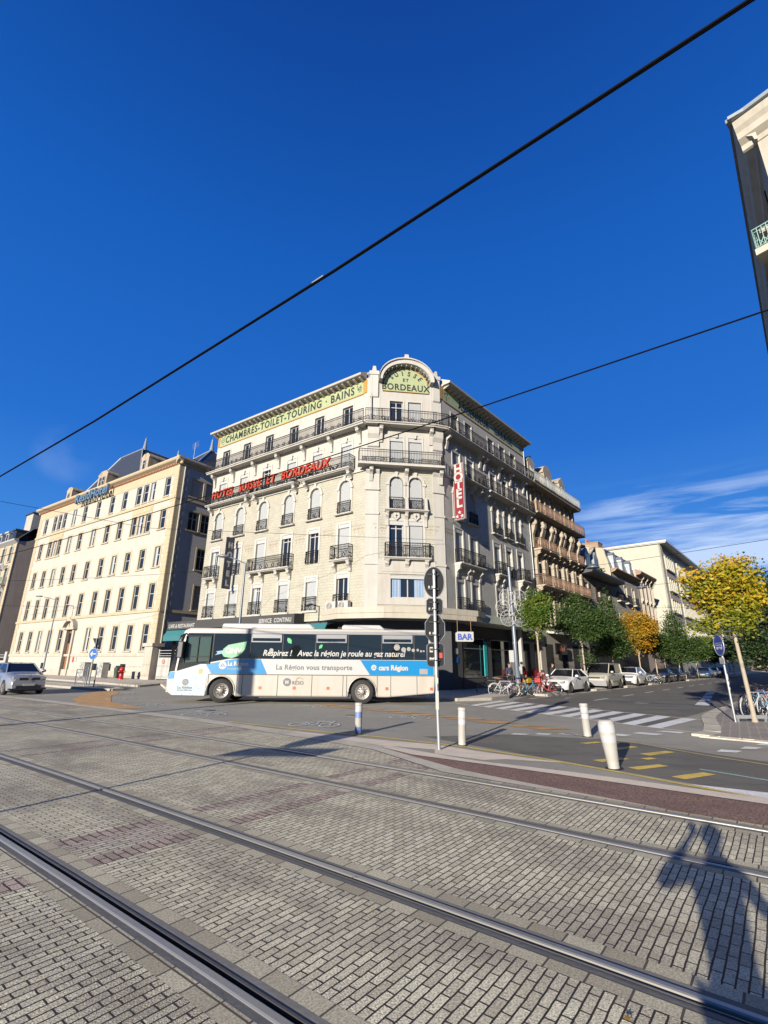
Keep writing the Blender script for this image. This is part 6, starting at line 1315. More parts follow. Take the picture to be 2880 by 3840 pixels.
for x, z, s_, a in ((5.2, 2.62, .16, 2.2), (6.6, 2.38, .12, .9)):
    put('leaf_decal', MB().prism([(x+s_*math.cos(a+t)*k, z+s_*math.sin(a+t)*k) for t, k in ((0, 1), (.7, .7), (1.9, .6), (3.14, 1), (4.4, .6), (5.6, .7))], -.019, -.014).mesh('leaf_decal', 'leaf_green'), bus, FBU)
for x, z, r in ((4.42, 2.2, .09), (10.0, 2.38, .13), (10.3, 2.28, .10), (10.53, 2.31, .085), (10.73, 2.26, .07), (10.93, 2.27, .055), (11.08, 2.22, .045), (11.2, 2.23, .04)):
    d = MB(); 
    for i in range(12): a = math.pi*i/6; d.add([(x, -.019, z), (x+r*math.cos(a-.16), -.019, z+r*math.sin(a-.16)), (x+r*1.08*math.cos(a), -.019, z+r*1.08*math.sin(a)), (x+r*math.cos(a+.16), -.019, z+r*math.sin(a+.16))], [(0, 1, 2, 3)])
    dd = put('daisy_decal', d.mesh('daisy_decal', 'flower_white'), bus, FBU); put('daisy_centre', MB().disc((x, -.023, z), r*.3, 8).mesh('daisy_centre', 'flower_yellow'), dd, FBU)
put('warning_sticker', MB().box(1.32, 1.48, -.02, -.012, 1.2, 1.4).mesh('warning_sticker', 'flower_yellow'), bus, FBU)
for a, b_, h in ((2.05, 6.3, 3.38), (7.5, 9.5, 3.36)):
    bevel(put('roof_pod', MB().prism([(a, 3.14), (b_, 3.14), (b_-.25, h), (a+.05, h), (a, h-.1)], .25, BW-.25).mesh('roof_pod', 'bus_pure'), bus, FBU), .06, 2)
mr = put('mirror', MB().box(.42, .66, -.42, -.2, 1.85, 2.55).mesh('mirror', 'black_plastic'), bus, FBU); bevel(mr, .04, 2); put('mirror_arm', MB().path([(.6, 0, 2.9), (.55, -.25, 2.85), (.52, -.3, 2.5)], .03, 6).mesh('mirror_arm', 'black_plastic'), mr, FBU)
put('windscreen', MB().add([(.005, .12, 1.12), (.005, BW-.12, 1.12), (.34, BW-.15, 2.85), (.34, .15, 2.85)], [(0, 1, 2, 3)]).mesh('windscreen', 'bus_glass'), bus, FBU @ T((-.05, 0, 0)))
put('rear_light', MB().box(BL-.02, BL+.03, .06, .2, .9, 2.0).mesh('rear_light', 'tail_red'), bus, FBU); put('rear_hose', MB().path([(BL+.05, .2, 2.2), (BL+.12, .18, 1.6), (BL+.1, .2, .8)], .05, 6).mesh('rear_hose', 'bus_white'), bus, FBU)

# ================================================================ CARS (local x runs from the front bumper back, y across, z up)
def car_mesh_set(kind, L, Wd, H, paint, hood, belt, ws0, ws1, r1, r0, wh, rw=.32, base=.22, box=False):
    """returns the meshes of one car; ws0/ws1 foot and head of the windscreen, r1/r0 head and foot of the rear window"""
    hw = Wd/2; wx = wh
    xs = sorted(set([0, .06, .18, .35, .6, .9, 1.2, ws0, L-.9, L-.5, L-.25, L-.08, L]+[x+d for x in wx for d in (-.40, -.33, -.22, -.1, 0, .1, .22, .33, .40)]+[L*.5, L*.42, L*.58]))
    xs = [x for i, x in enumerate(xs) if i == 0 or x-xs[i-1] > .015]
    def top(x):
        if x < .06: return hood-.22
        if x < .35: return hood-.22+.17*(x-.06)/.29
        if x < ws0: return hood-.05+(belt-hood+.05)*((x-.35)/(ws0-.35))**.8
        if x < L-.25: return belt+(.04 if not box else 0)
        return (belt+(.04 if not box else 0))-.20*(x-(L-.25))/.25*(0.6 if not box else .1)
    def wid(x):
        a = min(1, x/.55); b = min(1, (L-x)/.35); return hw*(.80+.20*math.sin(a*math.pi/2))*(.88+.12*math.sin(b*math.pi/2))
    rows = []; zl = []
    for x in xs:
        z0 = base+(.10 if x < .05 or x > L-.05 else 0)
        for w in wx:
            if abs(x-w) < rw+.055: z0 = max(z0, rw+math.sqrt(max(0, (rw+.055)**2-(x-w)**2)))
        t = top(x); w = wid(x); zm = max(z0+.02, .52*t+.1)
        rows.append([(x, -w*.95, z0), (x, -w, max(z0+.01, .45)), (x, -w, max(zm, .60)), (x, -w*.965, t-.10), (x, -w*.90, t-.02), (x, -w*.55, t+.015), (x, 0, t+.025), (x, w*.55, t+.015), (x, w*.90, t-.02), (x, w*.965, t-.10), (x, w, max(zm, .60)), (x, w, max(z0+.01, .45)), (x, w*.95, z0)])
    mb = MB(); n = 13
    for r_ in rows: mb.v += [tuple(p) for p in r_]
    for i in range(len(rows)-1):
        for j in range(n-1): mb.f.append((i*n+j, (i+1)*n+j, (i+1)*n+j+1, i*n+j+1)); mb.mi.append(0); mb.smooth.append(True)
    mb.f += [tuple(range(n)), tuple((len(rows)-1)*n+j for j in range(n))[::-1]]; mb.mi += [0, 0]; mb.smooth += [False, False]
    out = {'body': mb.mesh('body', paint)}
    hb, hr = hw*.87, hw*(.66 if not box else .80)
    z1 = H-.03; gp = [(ws0, -hb, belt+.0), (ws1, -hr, z1), (r1, -hr, z1-.02), (r0, -hb, belt+.02)]
    P = gp+[(x, -y, z) for x, y, z in gp]
    g = MB(); g.add(P, [(0, 1, 2, 3), (4, 7, 6, 5)]); g.add(P, [(0, 4, 5, 1)]); g.add(P, [(3, 2, 6, 7)]); out['side_glass'] = None
    gl = {}
    if box:
        sg = MB(); m_ = ws1+1.05; sg.add([(ws0+.1, -hb-.005, belt+.02), (ws1+.05, -hr-.012, z1-.08), (m_, -hr-.012, z1-.08), (m_, -hb-.005, belt+.02)], [(0, 1, 2, 3)]); q = [(x, -y, z) for x, y, z in sg.v]; sg.add(q, [(3, 2, 1, 0)]); gl['side_window'] = sg
        cab = MB(); cab.add(P, [(0, 1, 2, 3), (4, 7, 6, 5), (3, 2, 6, 7)]); out['cargo_side'] = cab.mesh('cargo_side', paint)
    else:
        sg = MB(); sg.add(P, [(0, 1, 2, 3), (4, 7, 6, 5)]); gl['side_window'] = sg
        gl['rear_window'] = MB().add(P, [(3, 2, 6, 7)])
    gl['windscreen'] = MB().add(P, [(0, 4, 5, 1)])
    for k, v in gl.items():
        u = sorted({i for f in v.f for i in f}); ix = {a: b for b, a in enumerate(u)}; v.v = [v.v[i] for i in u]; v.f = [tuple(ix[i] for i in f) for f in v.f]
        out[k] = v.mesh(k, 'car_glass')
    rf = MB(); k = 7
    for i, (x, dz) in enumerate(((ws1-.05, -.035), (ws1+.25, .02), ((ws1+r1)/2, .035), (r1-.2, .015), (r1+.05, -.04))):
        for j in range(k): y = -hr*1.02+2*hr*1.02*j/(k-1); rf.v.append((x, y, z1+dz+.03*(1-(y/hr)**2)))
    for i in range(4):
        for j in range(k-1): rf.f.append((i*k+j, (i+1)*k+j, (i+1)*k+j+1, i*k+j+1)); rf.mi.append(0); rf.smooth.append(True)
    out['roof'] = rf.mesh('roof', paint)
    pl = MB()
    for s in (-1, 1):
        for a, b_, r_ in (((ws0, hb, belt), (ws1, hr, z1), .035), ((r1, hr, z1-.01), (r0, hb, belt+.02), .06), ((ws1, hr, z1), (r1, hr, z1-.01), .03)): pl.tube((a[0], s*a[1], a[2]), (b_[0], s*b_[1], b_[2]), r_, 6)
        mx = (ws1+r1)/2+.02; pl.add([(mx-.04, s*(hb+.004), belt), (mx+.04, s*(hb+.004), belt), (mx+.03, s*(hr+.006), z1), (mx-.03, s*(hr+.006), z1)], [(0, 1, 2, 3)])
    out['pillars'] = pl.mesh('pillars', paint)
    return out
def car(name, M, label, kind, L, Wd, H, paint, hood, belt, ws0, ws1, r1, r0, wh, rw=.32, box=False, grille='black_plastic', group='cars parked along the side street', wide_grille=.5, cat='car'):
    key = ('car', kind, paint, L); ms = cached(key, lambda: car_mesh_set(kind, L, Wd, H, paint, hood, belt, ws0, ws1, r1, r0, wh, rw, box=box))
    r = root(name, M, label, cat, group)
    for k, v in ms.items():
        if v is not None: put(k, v, r)
    hw = Wd/2
    put('underbody', MB().box(.3, L-.3, -hw*.8, hw*.8, .18, .5).box(wh[0]-.4, wh[0]+.4, -hw*.86, hw*.86, .35, .66).box(wh[1]-.4, wh[1]+.4, -hw*.86, hw*.86, .35, .66).mesh('underbody', 'black_plastic'), r)
    for x in wh:
        for s in (-1, 1): wheel(r, M, x, s*(hw-.11), rw, rw, .20, side=s)
    zh = hood-.14
    for s in (-1, 1):
        put('headlight', MB().prism([(s*hw*.50, zh-.09), (s*hw*.80, zh-.05), (s*hw*.83, zh+.07), (s*hw*.52, zh+.02)], .0, .20, 'yz').xf(T((-.012, 0, 0))).mesh('headlight', 'headlamp'), r)
        put('mirror', bm_(ws0+.22, s*(hw+.09), belt+.09).mesh('mirror', paint), r)
        put('fog_lamp', MB().box(-.005, .08, s*hw*.62-.09, s*hw*.62+.09, .36, .42).mesh('fog_lamp', 'headlamp'), r)
        put('rear_light', MB().box(L-.12, L+.004, s*hw*.78-.09, s*hw*.78+.09, belt-.30, belt-.08).mesh('rear_light', 'tail_red'), r)
        for x in ((ws0+.35), (ws1+r1)/2+.02): put('door_seam', MB().box(x-.008, x+.008, s*(hw+.001)-.004, s*(hw+.001)+.004, .42, belt-.12).mesh('door_seam', 'seam'), r)
    put('grille', MB().box(-.012, .03, -hw*wide_grille, hw*wide_grille, zh-.10, zh+.02).box(-.012, .03, -hw*.62, hw*.62, .30, .46).mesh('grille', grille), r)
    put('number_plate', MB().box(-.03, -.012, -.26, .26, .44, .55).mesh('number_plate', 'plate_white'), r)
    return r
def bm_(x, y, z): return MB().blob((x, y, z), .09, .12, .08, 8, 6)
def lane(s, off, heading=0.): x, y = st(s, off); return fr(x, y, R(49)+heading)
car('parked_car', lane(3.95, 5.05), 'white hatchback with twin round grilles, parked nearest the red bicycle', 'hatch', 4.3, 1.76, 1.42, 'paint_white', .80, .93, 1.35, 2.05, 3.5, 4.15, (.78, 3.46), .32, wide_grille=.34)
v = car('parked_van', lane(11.3, 5.1), 'small cream panel van with black lower bumper parked behind the white hatchback', 'van', 4.25, 1.82, 1.82, 'paint_cream', .98, 1.12, .98, 1.62, 4.12, 4.2, (.80, 3.46), .33, box=True, cat='van')
put('bumper', MB().box(-.05, .16, -.90, .90, .25, .62).mesh('bumper', 'bus_grey'), v); put('side_moulding', MB().box(1.3, 2.9, -.935, -.90, .50, .58).box(1.3, 2.9, .90, .935, .5, .58).mesh('side_moulding', 'bus_grey'), v)
car('parked_car', lane(18.8, 5.1), 'white high-riding hatchback with slatted dark grille, third vehicle in the parked row', 'cross', 4.1, 1.80, 1.52, 'paint_white', .92, 1.02, 1.15, 1.85, 3.35, 3.95, (.80, 3.40), .34, wide_grille=.75)
car('parked_car', lane(30.4, 5.1), 'black hatchback parked beyond the far bicycle rack', 'dark', 4.1, 1.75, 1.42, 'paint_black', .80, .93, 1.2, 1.9, 3.3, 4.0, (.8, 3.3), .31)
car('parked_car', lane(35.6, 5.1), 'black saloon, last of the dark pair under the conical green tree', 'dark2', 4.4, 1.75, 1.40, 'paint_black', .80, .92, 1.3, 2.0, 3.3, 4.1, (.8, 3.5), .31)
for s, p, lab in ((56, 'paint_blue', 'dark blue car, nearest of the three half seen in deep street shade'), (63, 'paint_silver', 'silver car, middle one of the three in the far street shade'), (70, 'paint_dark', 'charcoal car, farthest of the three in the far street shade')):
    car('parked_car', lane(s, 5.1), lab, 'far', 4.2, 1.75, 1.44, p, .80, .93, 1.25, 1.95, 3.4, 4.1, (.8, 3.4), .31)
# crossover entering from the left
Mc = fr(-18.2, 26.35, R(141.5)) @ T((0, 0, 0))
cc = car('moving_car', Mc, 'silver crossover with black lower grille driving in at the left edge', 'capt', 4.12, 1.78, 1.56, 'paint_silver', .96, 1.06, 1.10, 1.85, 3.45, 4.0, (.82, 3.42), .34, group=None, wide_grille=.52)
put('emblem', MB().prism([(0, .66), (.10, .82), (0, .98), (-.10, .82)], -.035, -.02, 'yz').mesh('emblem', 'chrome'), cc); put('bumper', MB().box(-.02, .3, -.80, .80, .24, .33).mesh('bumper', 'black_plastic'), cc)

# ================================================================ BICYCLES
def bike_parts(frame, tyre_m='tyre', seat='black_plastic', basket=None, step=False):
    r = .335; P = {}
    w = MB().ring((0, 0, 0), r, .020, n=24, k=5); P['wheel'] = w.mesh('wheel', tyre_m); sp = MB()
    for i in range(14): a = 2*math.pi*i/14; sp.tube((0, .012*(-1)**i, 0), (r*math.cos(a), 0, r*math.sin(a)), .0022, 3, cap=False)
    sp.tube((0, -.05, 0), (0, .05, 0), .02, 6); sp.ring((0, 0, 0), r-.03, .009, n=20, k=4); P['spokes'] = sp.mesh('spokes', 'chrome')
    f = MB(); bb = (.43, 0, .29); hd = (.86, 0, .80); hd2 = (.90, 0, .66); st_ = (.30, 0, .80); ra = (0, 0, r); fa = (1.04, 0, r)
    f.tube(bb, st_, .019, 6); f.tube(bb, hd2, .022, 6)
    f.tube(st_ if not step else (.36, 0, .55), hd if not step else (.89, 0, .70), .019, 6)
    for s in (-.05, .05): f.tube((bb[0], s*.5, bb[2]), (ra[0], s, ra[2]), .011, 5); f.tube((st_[0], s*.4, st_[2]-.03), (ra[0], s, ra[2]), .009, 5); f.tube((hd2[0]+.01, s, hd2[2]-.02), (fa[0], s, fa[2]), .012, 5)
    f.tube(hd, hd2, .024, 6); P['frame'] = f.mesh('frame', frame)
    h = MB(); h.path([(.70, -.28, .98), (.80, -.24, 1.0), (.87, 0, .97), (.80, .24, 1.0), (.70, .28, .98)], .013, 5); h.tube((.87, 0, .97), hd, .014, 5); P['handlebar'] = h.mesh('handlebar', 'bike_black')
    s = MB(); s.tube(st_, (.27, 0, .93), .013, 5); s.prism([(.10, .95), (.18, .92), (.42, .95), (.44, .965), (.2, .985), (.1, .99)], -.05, .05); P['saddle'] = s.mesh('saddle', seat)
    c = MB(); c.ring((bb[0], -.04, bb[2]), .09, .010, n=14, k=4); c.tube((bb[0], -.05, bb[2]), (bb[0]+.12, -.08, bb[2]-.12), .011, 4); c.tube((bb[0], .05, bb[2]), (bb[0]-.12, .08, bb[2]+.12), .011, 4); c.box(bb[0]+.07, bb[0]+.17, -.17, -.08, bb[2]-.14, bb[2]-.11); c.path([(bb[0], -.04, bb[2]+.09), (0, -.045, r+.04), (0, -.045, r-.04), (bb[0], -.04, bb[2]-.09)], .005, 3); P['crankset'] = c.mesh('crankset', 'bike_black')
    if basket: b = MB(); b.box(.86, 1.16, -.16, .16, .72, .74).box(.86, 1.16, -.17, -.155, .72, .95).box(.86, 1.16, .155, .17, .72, .95).box(1.15, 1.165, -.17, .17, .72, .95).box(.85, .865, -.17, .17, .72, .95); P['basket'] = b.mesh('basket', basket)
    m = MB(); 
    for cx in (0, 1.04): m.path([(cx+.375*math.cos(a), 0, r+.375*math.sin(a)) for a in [R(30+i*14) for i in range(10)]], .012, 4)
    P['mudguard'] = m.mesh('mudguard', frame if not step else 'bike_black'); return P
def bike(x, y, ang, label, frame, z=0., group='bicycles parked at the corner rack', lean=4, **k):
    P = cached(('bike', frame, tuple(sorted(k.items()))), lambda: bike_parts(frame, **k)); M = fr(x, y, ang, z) @ Matrix.Rotation(R(lean), 4, 'X') @ T((-.52, 0, 0))
    r = root('bicycle', M, label, 'bicycle', group)
    for cx in (0, 1.04): w = put('wheel', P['wheel'], r, M @ T((cx, 0, .335))); put('spokes', P['spokes'], w)
    for n_, me in P.items():
        if n_ not in ('wheel', 'spokes'): put(n_, me, r)
    return r
bike(6.72, 28.35, R(-4), 'pale road bicycle with brown saddle, frontmost at the left of the corner rack', 'bike_white', tyre_m='bike_white', seat='saddle_brown')
bike(6.15, 28.9, R(160), 'black bicycle half hidden at the far left of the corner rack', 'bike_black')
bike(7.25, 28.7, R(20), 'lilac bicycle just behind the pale road bicycle', 'bike_lilac')
bike(7.75, 28.55, R(35), 'bicycle with a yellow basket in the middle of the corner rack', 'bike_yellow', basket='basket_yellow', step=True)
bike(8.15, 28.7, R(30), 'light blue bicycle right of the yellow basket', 'bike_blue')
bike(8.55, 29.4, R(10), 'pinkish bicycle behind the light blue one', 'bike_pink')
bike(9.28, 28.95, R(172), 'bright red hire bicycle on its own, beside the bending person', 'bike_red', group=None, step=True, basket='bike_red', lean=2)
g6 = 'bicycles at the right corner rack'
for x, y, a, f_, lab, kk in ((12.75, 17.75, 28, 'bike_white', 'bicycle with a thick white front wheel at the right corner rack', dict(tyre_m='bike_white')), (13.0, 18.25, 30, 'bike_black', 'black bicycle behind the white-wheeled one at the right rack', {}), (13.35, 18.05, 15, 'bike_blue', 'blue bicycle right of the yellow tree trunk', {}), (13.5, 18.75, 40, 'bike_black', 'dark city bicycle with step-through frame in the right rack', dict(step=True)), (13.9, 18.4, 20, 'bike_pink', 'pale pink bicycle at the right frame edge', {}), (14.1, 19.3, 25, 'bike_lilac', 'lilac bicycle farthest back in the right rack', {})):
    bike(x, y, R(a), lab, f_, z=ZR, group=g6, **kk)
for i, (s, f_, lab) in enumerate(((25.6, 'bike_blue', 'blue bicycle at the near end of the far rack'), (26.5, 'bike_white', 'white bicycle second in the far rack'), (27.4, 'bike_black', 'black bicycle in the middle of the far rack'), (28.3, 'bike_pink', 'pink bicycle at the far end of the far rack'))):
    x, y = st(s, 5.4); bike(x, y, R(-30+8*i), lab, f_, group='bicycles between the parked cars')
# ================================================================ TREES
def leaf_cloud(blobs, n, size, seed, clump=.30, per=16):
    """leaf-sized faces in clumps scattered through a set of ellipsoids [(x,y,z,rx,ry,rz)]"""
    g = np.random.default_rng(seed); vol = np.array([b[3]*b[4]*b[5] for b in blobs])**.8; k = n//per
    idx = g.choice(len(blobs), k, p=vol/vol.sum()); B = np.array(blobs)[idx]
    d = g.normal(size=(k, 3)); d /= np.linalg.norm(d, axis=1)[:, None]; rr = g.uniform(.25, 1, (k, 1))**.45*g.uniform(.80, 1.24, (k, 1))
    c = B[:, :3]+d*rr*B[:, 3:6]; c = c[g.uniform(size=k) > .12*(1+np.sin(c[:, 0]*5)*np.sin(c[:, 2]*6+1)*1.6)]; k = len(c)
    P = np.repeat(c, per, 0)+g.normal(size=(k*per, 3))*clump*np.array([1, 1, .62]); N = len(P)
    u = g.normal(size=(N, 3)); u[:, 2] *= .40; u /= np.linalg.norm(u, axis=1)[:, None]
    w = np.cross(u, g.normal(size=(N, 3))*np.array([1, 1, .6])+np.array([0, 0, .0])); w /= np.linalg.norm(w, axis=1)[:, None]+1e-9
    s = size*g.uniform(.6, 1.3, (N, 1))
    V = np.stack([P-u*s, P-w*s*.55, P+u*s*.95, P+w*s*.55], 1).reshape(-1, 3)
    return V
def cloud_mesh(name, V, m):
    n = len(V)//4; me = bpy.data.meshes.new(name); me.vertices.add(len(V)); me.vertices.foreach_set('co', V.ravel()); me.loops.add(4*n); me.loops.foreach_set('vertex_index', np.arange(4*n)); me.polygons.add(n); me.polygons.foreach_set('loop_start', np.arange(0, 4*n, 4)); me.polygons.foreach_set('loop_total', np.full(n, 4)); me.update(); me.validate(); me.materials.append(MATS[m]); return me
def tree(x, y, label, leaf, H, zc, rx, rz, seed, n=6000, size=.085, shape='oval', lean=(0, 0), bark='bark_grey', tr=.07, group='maple trees along the side street', z=.1, name='maple_tree', extra=()):
    r = root(name, fr(x, y, 0, z), label, 'tree', group); g = random.Random(seed); M = W[r.name]
    zb = zc-rz*.9; t = MB(); top = Vector((lean[0], lean[1], zb)); t.path([(0, 0, -.05), (0, 0, .15), (lean[0]*.4, lean[1]*.4, zb*.5), top], [tr*1.5, tr, tr*.85, tr*.7], 8)
    br = []
    for i in range(9):
        a = i*2.4+g.uniform(-.3, .3); h = g.uniform(.5, 1.5)*rz; q = g.uniform(.35, .8)*rx; p = top+Vector((math.cos(a)*q, math.sin(a)*q, h)); m = top+Vector((math.cos(a)*q*.45, math.sin(a)*q*.45, h*.55)); t.path([top-Vector((0, 0, g.uniform(0, .5)*min(1, zb*.3))), m, p], [tr*.45, tr*.30, tr*.10], 5); br.append(p)
    t.path([top, top+Vector((g.uniform(-.1, .1), 0, rz)), top+Vector((0, 0, rz*1.7))], [tr*.6, tr*.35, tr*.1], 6)
    put('trunk', t.mesh('trunk', bark), r)
    cx, cy = lean; bl = []
    if shape == 'oval':
        bl.append((cx, cy, zc, rx*.72, rx*.72, rz*.85))
        for i in range(11):
            a = i*2.4; ph = g.uniform(-.75, .8); q = rx*.62*math.sqrt(1-ph*ph*.8); bl.append((cx+q*math.cos(a), cy+q*math.sin(a), zc+rz*.68*ph, rx*g.uniform(.3, .45), rx*g.uniform(.3, .45), rz*g.uniform(.26, .38)))
    elif shape == 'cone':
        for i in range(9): f = i/8; q = rx*(1-f)**.75+.14; bl.append((cx+g.uniform(-.15, .15), cy+g.uniform(-.15, .15), zc-rz+.35+2*rz*f*.93, q, q, rz*.22))
    bl += [(cx+e[0], cy+e[1], *e[2:]) for e in extra]
    put('crown', cloud_mesh('crown', leaf_cloud(bl, n, size, seed, clump=min(.26, rx*.17)), leaf), r)
    return r
def sp(s, off): return st(s, off)
x, y = sp(2.6, 4.9); tree(x, y, 'narrow yellow-green maple between the hotel entrance and the white hatchback', 'leaves_yellowgreen', 6.4, 4.75, 1.05, 1.55, 11, 9000, .075, tr=.075)
x, y = sp(10.3, 4.9); tree(x, y, 'broad green maple with thin reddish top above the cream van', 'leaves_green', 6.6, 4.75, 1.9, 1.75, 12, 15000, .08, extra=[(.2, 0, 2.2, .5, .5, .5), (-.3, 0, 6.3, .5, .5, .35)])
x, y = sp(17.1, 4.9); tree(x, y, 'tall slender green tree behind the cream van', 'leaves_green', 7.6, 4.9, 1.35, 2.5, 13, 13000, .085, 'cone', extra=[(0, 0, 3.6, 1.2, 1.2, 1.0), (.6, .3, 4.6, .8, .8, .9)])
x, y = sp(25.3, 4.9); tree(x, y, 'round orange and gold maple over the white high-riding hatchback', 'leaves_orange', 7.2, 4.7, 2.0, 2.2, 14, 15000, .095)
x, y = sp(31.5, 4.9); tree(x, y, 'low green maple between the orange maple and the conical tree', 'leaves_green', 5.5, 3.9, 1.8, 1.4, 21, 9000, .1)
x, y = sp(42.8, 4.9); tree(x, y, 'conical green tree in front of the modern block', 'leaves_green', 8.8, 5.3, 2.2, 3.1, 15, 14000, .11, 'cone', extra=[(0, 0, 3.9, 2.2, 2.2, 1.1)])
for i, (s, H, lf) in enumerate(((54, 6.2, 'leaves_green'), (62, 6.6, 'leaves_yellowgreen'), (70, 6.2, 'leaves_green'), (80, 7, 'leaves_green'), (92, 7, 'leaves_orange'), (106, 8, 'leaves_dark'))):
    x, y = sp(s, 4.9); tree(x, y, ['dark green', 'pale green', 'mid green', 'fuller green', 'rusty orange', 'very dark'][i]+' street tree, number %s beyond the conical one on the parking side' % ['one', 'two', 'three', 'four', 'five', 'six'][i], lf, H, H*.62, 2.1, H*.34, 30+i, 5000, .14)
tree(11.62, 16.25, 'large golden maple with pale forked trunk at the right corner pavement', 'leaves_gold', 5.3, 4.02, 1.12, 1.18, 16, 11500, .062, lean=(-.07, .05), tr=.07, group=None, z=ZR, extra=[(-.3, 0, 2.95, .8, .8, .25), (.25, 0, 5.0, .4, .4, .35), (-.9, 0, 4.6, .35, .35, .4)])
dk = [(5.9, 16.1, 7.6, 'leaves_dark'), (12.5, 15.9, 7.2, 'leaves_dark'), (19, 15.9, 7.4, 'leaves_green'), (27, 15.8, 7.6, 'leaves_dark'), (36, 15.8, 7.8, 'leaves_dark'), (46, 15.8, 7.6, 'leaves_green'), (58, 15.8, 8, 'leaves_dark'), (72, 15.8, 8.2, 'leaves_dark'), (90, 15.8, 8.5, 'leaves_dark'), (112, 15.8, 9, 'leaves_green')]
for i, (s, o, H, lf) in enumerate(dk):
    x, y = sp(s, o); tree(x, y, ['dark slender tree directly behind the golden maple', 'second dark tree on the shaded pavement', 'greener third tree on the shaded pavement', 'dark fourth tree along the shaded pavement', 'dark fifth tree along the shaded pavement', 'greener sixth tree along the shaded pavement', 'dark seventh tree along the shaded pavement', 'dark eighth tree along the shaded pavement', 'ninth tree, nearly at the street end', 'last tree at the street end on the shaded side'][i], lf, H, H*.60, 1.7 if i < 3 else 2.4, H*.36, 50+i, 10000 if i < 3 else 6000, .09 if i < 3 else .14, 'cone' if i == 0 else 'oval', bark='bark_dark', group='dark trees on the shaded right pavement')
for i, (x, y) in enumerate(((120, 150), (135, 172), (108, 165), (150, 160))): tree(x, y, ['green', 'dark', 'rounded', 'tall'][i]+' tree in the group closing the far street end', 'leaves_dark', 12, 7, 5, 5, 70+i, 5000, .3, tr=.2, group='trees at the far end of the street')
# ================================================================ BOLLARDS, POLES, SIGNS
def bollard(x, y, h, r, label, variant, lean=(0, 0), z=0.):
    M = fr(x, y, 0, z) @ Matrix.Rotation(R(lean[0]), 4, 'Y') @ Matrix.Rotation(R(lean[1]), 4, 'X'); ro = root('bollard', M, label, 'bollard', 'flexible bollards round the junction')
    if variant == 'fat':   # battered, bulging towards the top
        prof = [(r*.80, 0), (r*.84, .04), (r*.80, .06), (r*.86, .10), (r*.82, .12), (r*.88, .15), (r*.95, h*.35), (r*1.12, h*.62), (r*1.2, h*.74), (r*1.16, h*.92), (r*1.08, h*.97), (r*.9, h), (0, h)]
    else:
        prof = [(r, 0), (r, .05), (r*.95, .055), (r, .07), (r*.95, .085), (r, .1), (r*.95, .115), (r, .13), (r, h*.70), (r*1.08, h*.71), (r*1.08, h*.76), (r, h*.77), (r, h*.90), (r*1.10, h*.91), (r*1.10, h*.97), (r*.95, h), (0, h)]
    put('post', MB().lathe(prof, n=18).mesh('post', 'bollard_white'), ro); put('base_collar', MB().lathe([(r*1.35, 0), (r*1.35, .012), (r*.9, .02)], n=18).mesh('base_collar', 'black_plastic'), ro)
    if variant == 'blue':
        put('blue_band', MB().lathe([(r*1.015, h*.0), (r*1.015, h*.24)], n=18).lathe([(r*1.015, h*.52), (r*1.015, h*.70)], n=18).mesh('blue_band', 'bollard_blue'), ro)
    rr = 1.22 if variant == 'fat' else 1.02
    put('reflector_band', MB().lathe([(r*rr, h*(.77 if variant != 'fat' else .76)), (r*(rr-.02), h*(.90 if variant != 'fat' else .92))], n=18).mesh('reflector_band', 'reflector_white'), ro)
    if variant != 'blue': put('reflector_band', MB().lathe([(r*(1.02 if variant != 'fat' else 1.10), h*.55), (r*(1.02 if variant != 'fat' else 1.2), h*(.69 if variant != 'fat' else .70))], n=18).mesh('reflector_band', 'reflector_white'), ro)
    return ro
bollard(-.60, 13.22, .74, .088, 'slim bollard with painted blue bands in front of the rear bus wheel', 'blue')
bollard(1.76, 11.62, .78, .085, 'slightly leaning white bollard just right of the sign pole', 'plain', (2, 0))
bollard(5.13, 13.12, .78, .095, 'clean white bollard with vertical reflectors in front of the zebra crossing', 'plain', (-2, 0))
bollard(4.02, 9.27, .79, .115, 'fat battered white bollard bulging at the top, nearest the camera', 'fat', (-5, 2))
bollard(-12.35, 29.5, .85, .10, 'short pale bollard beside the front bumper of the bus', 'plain')
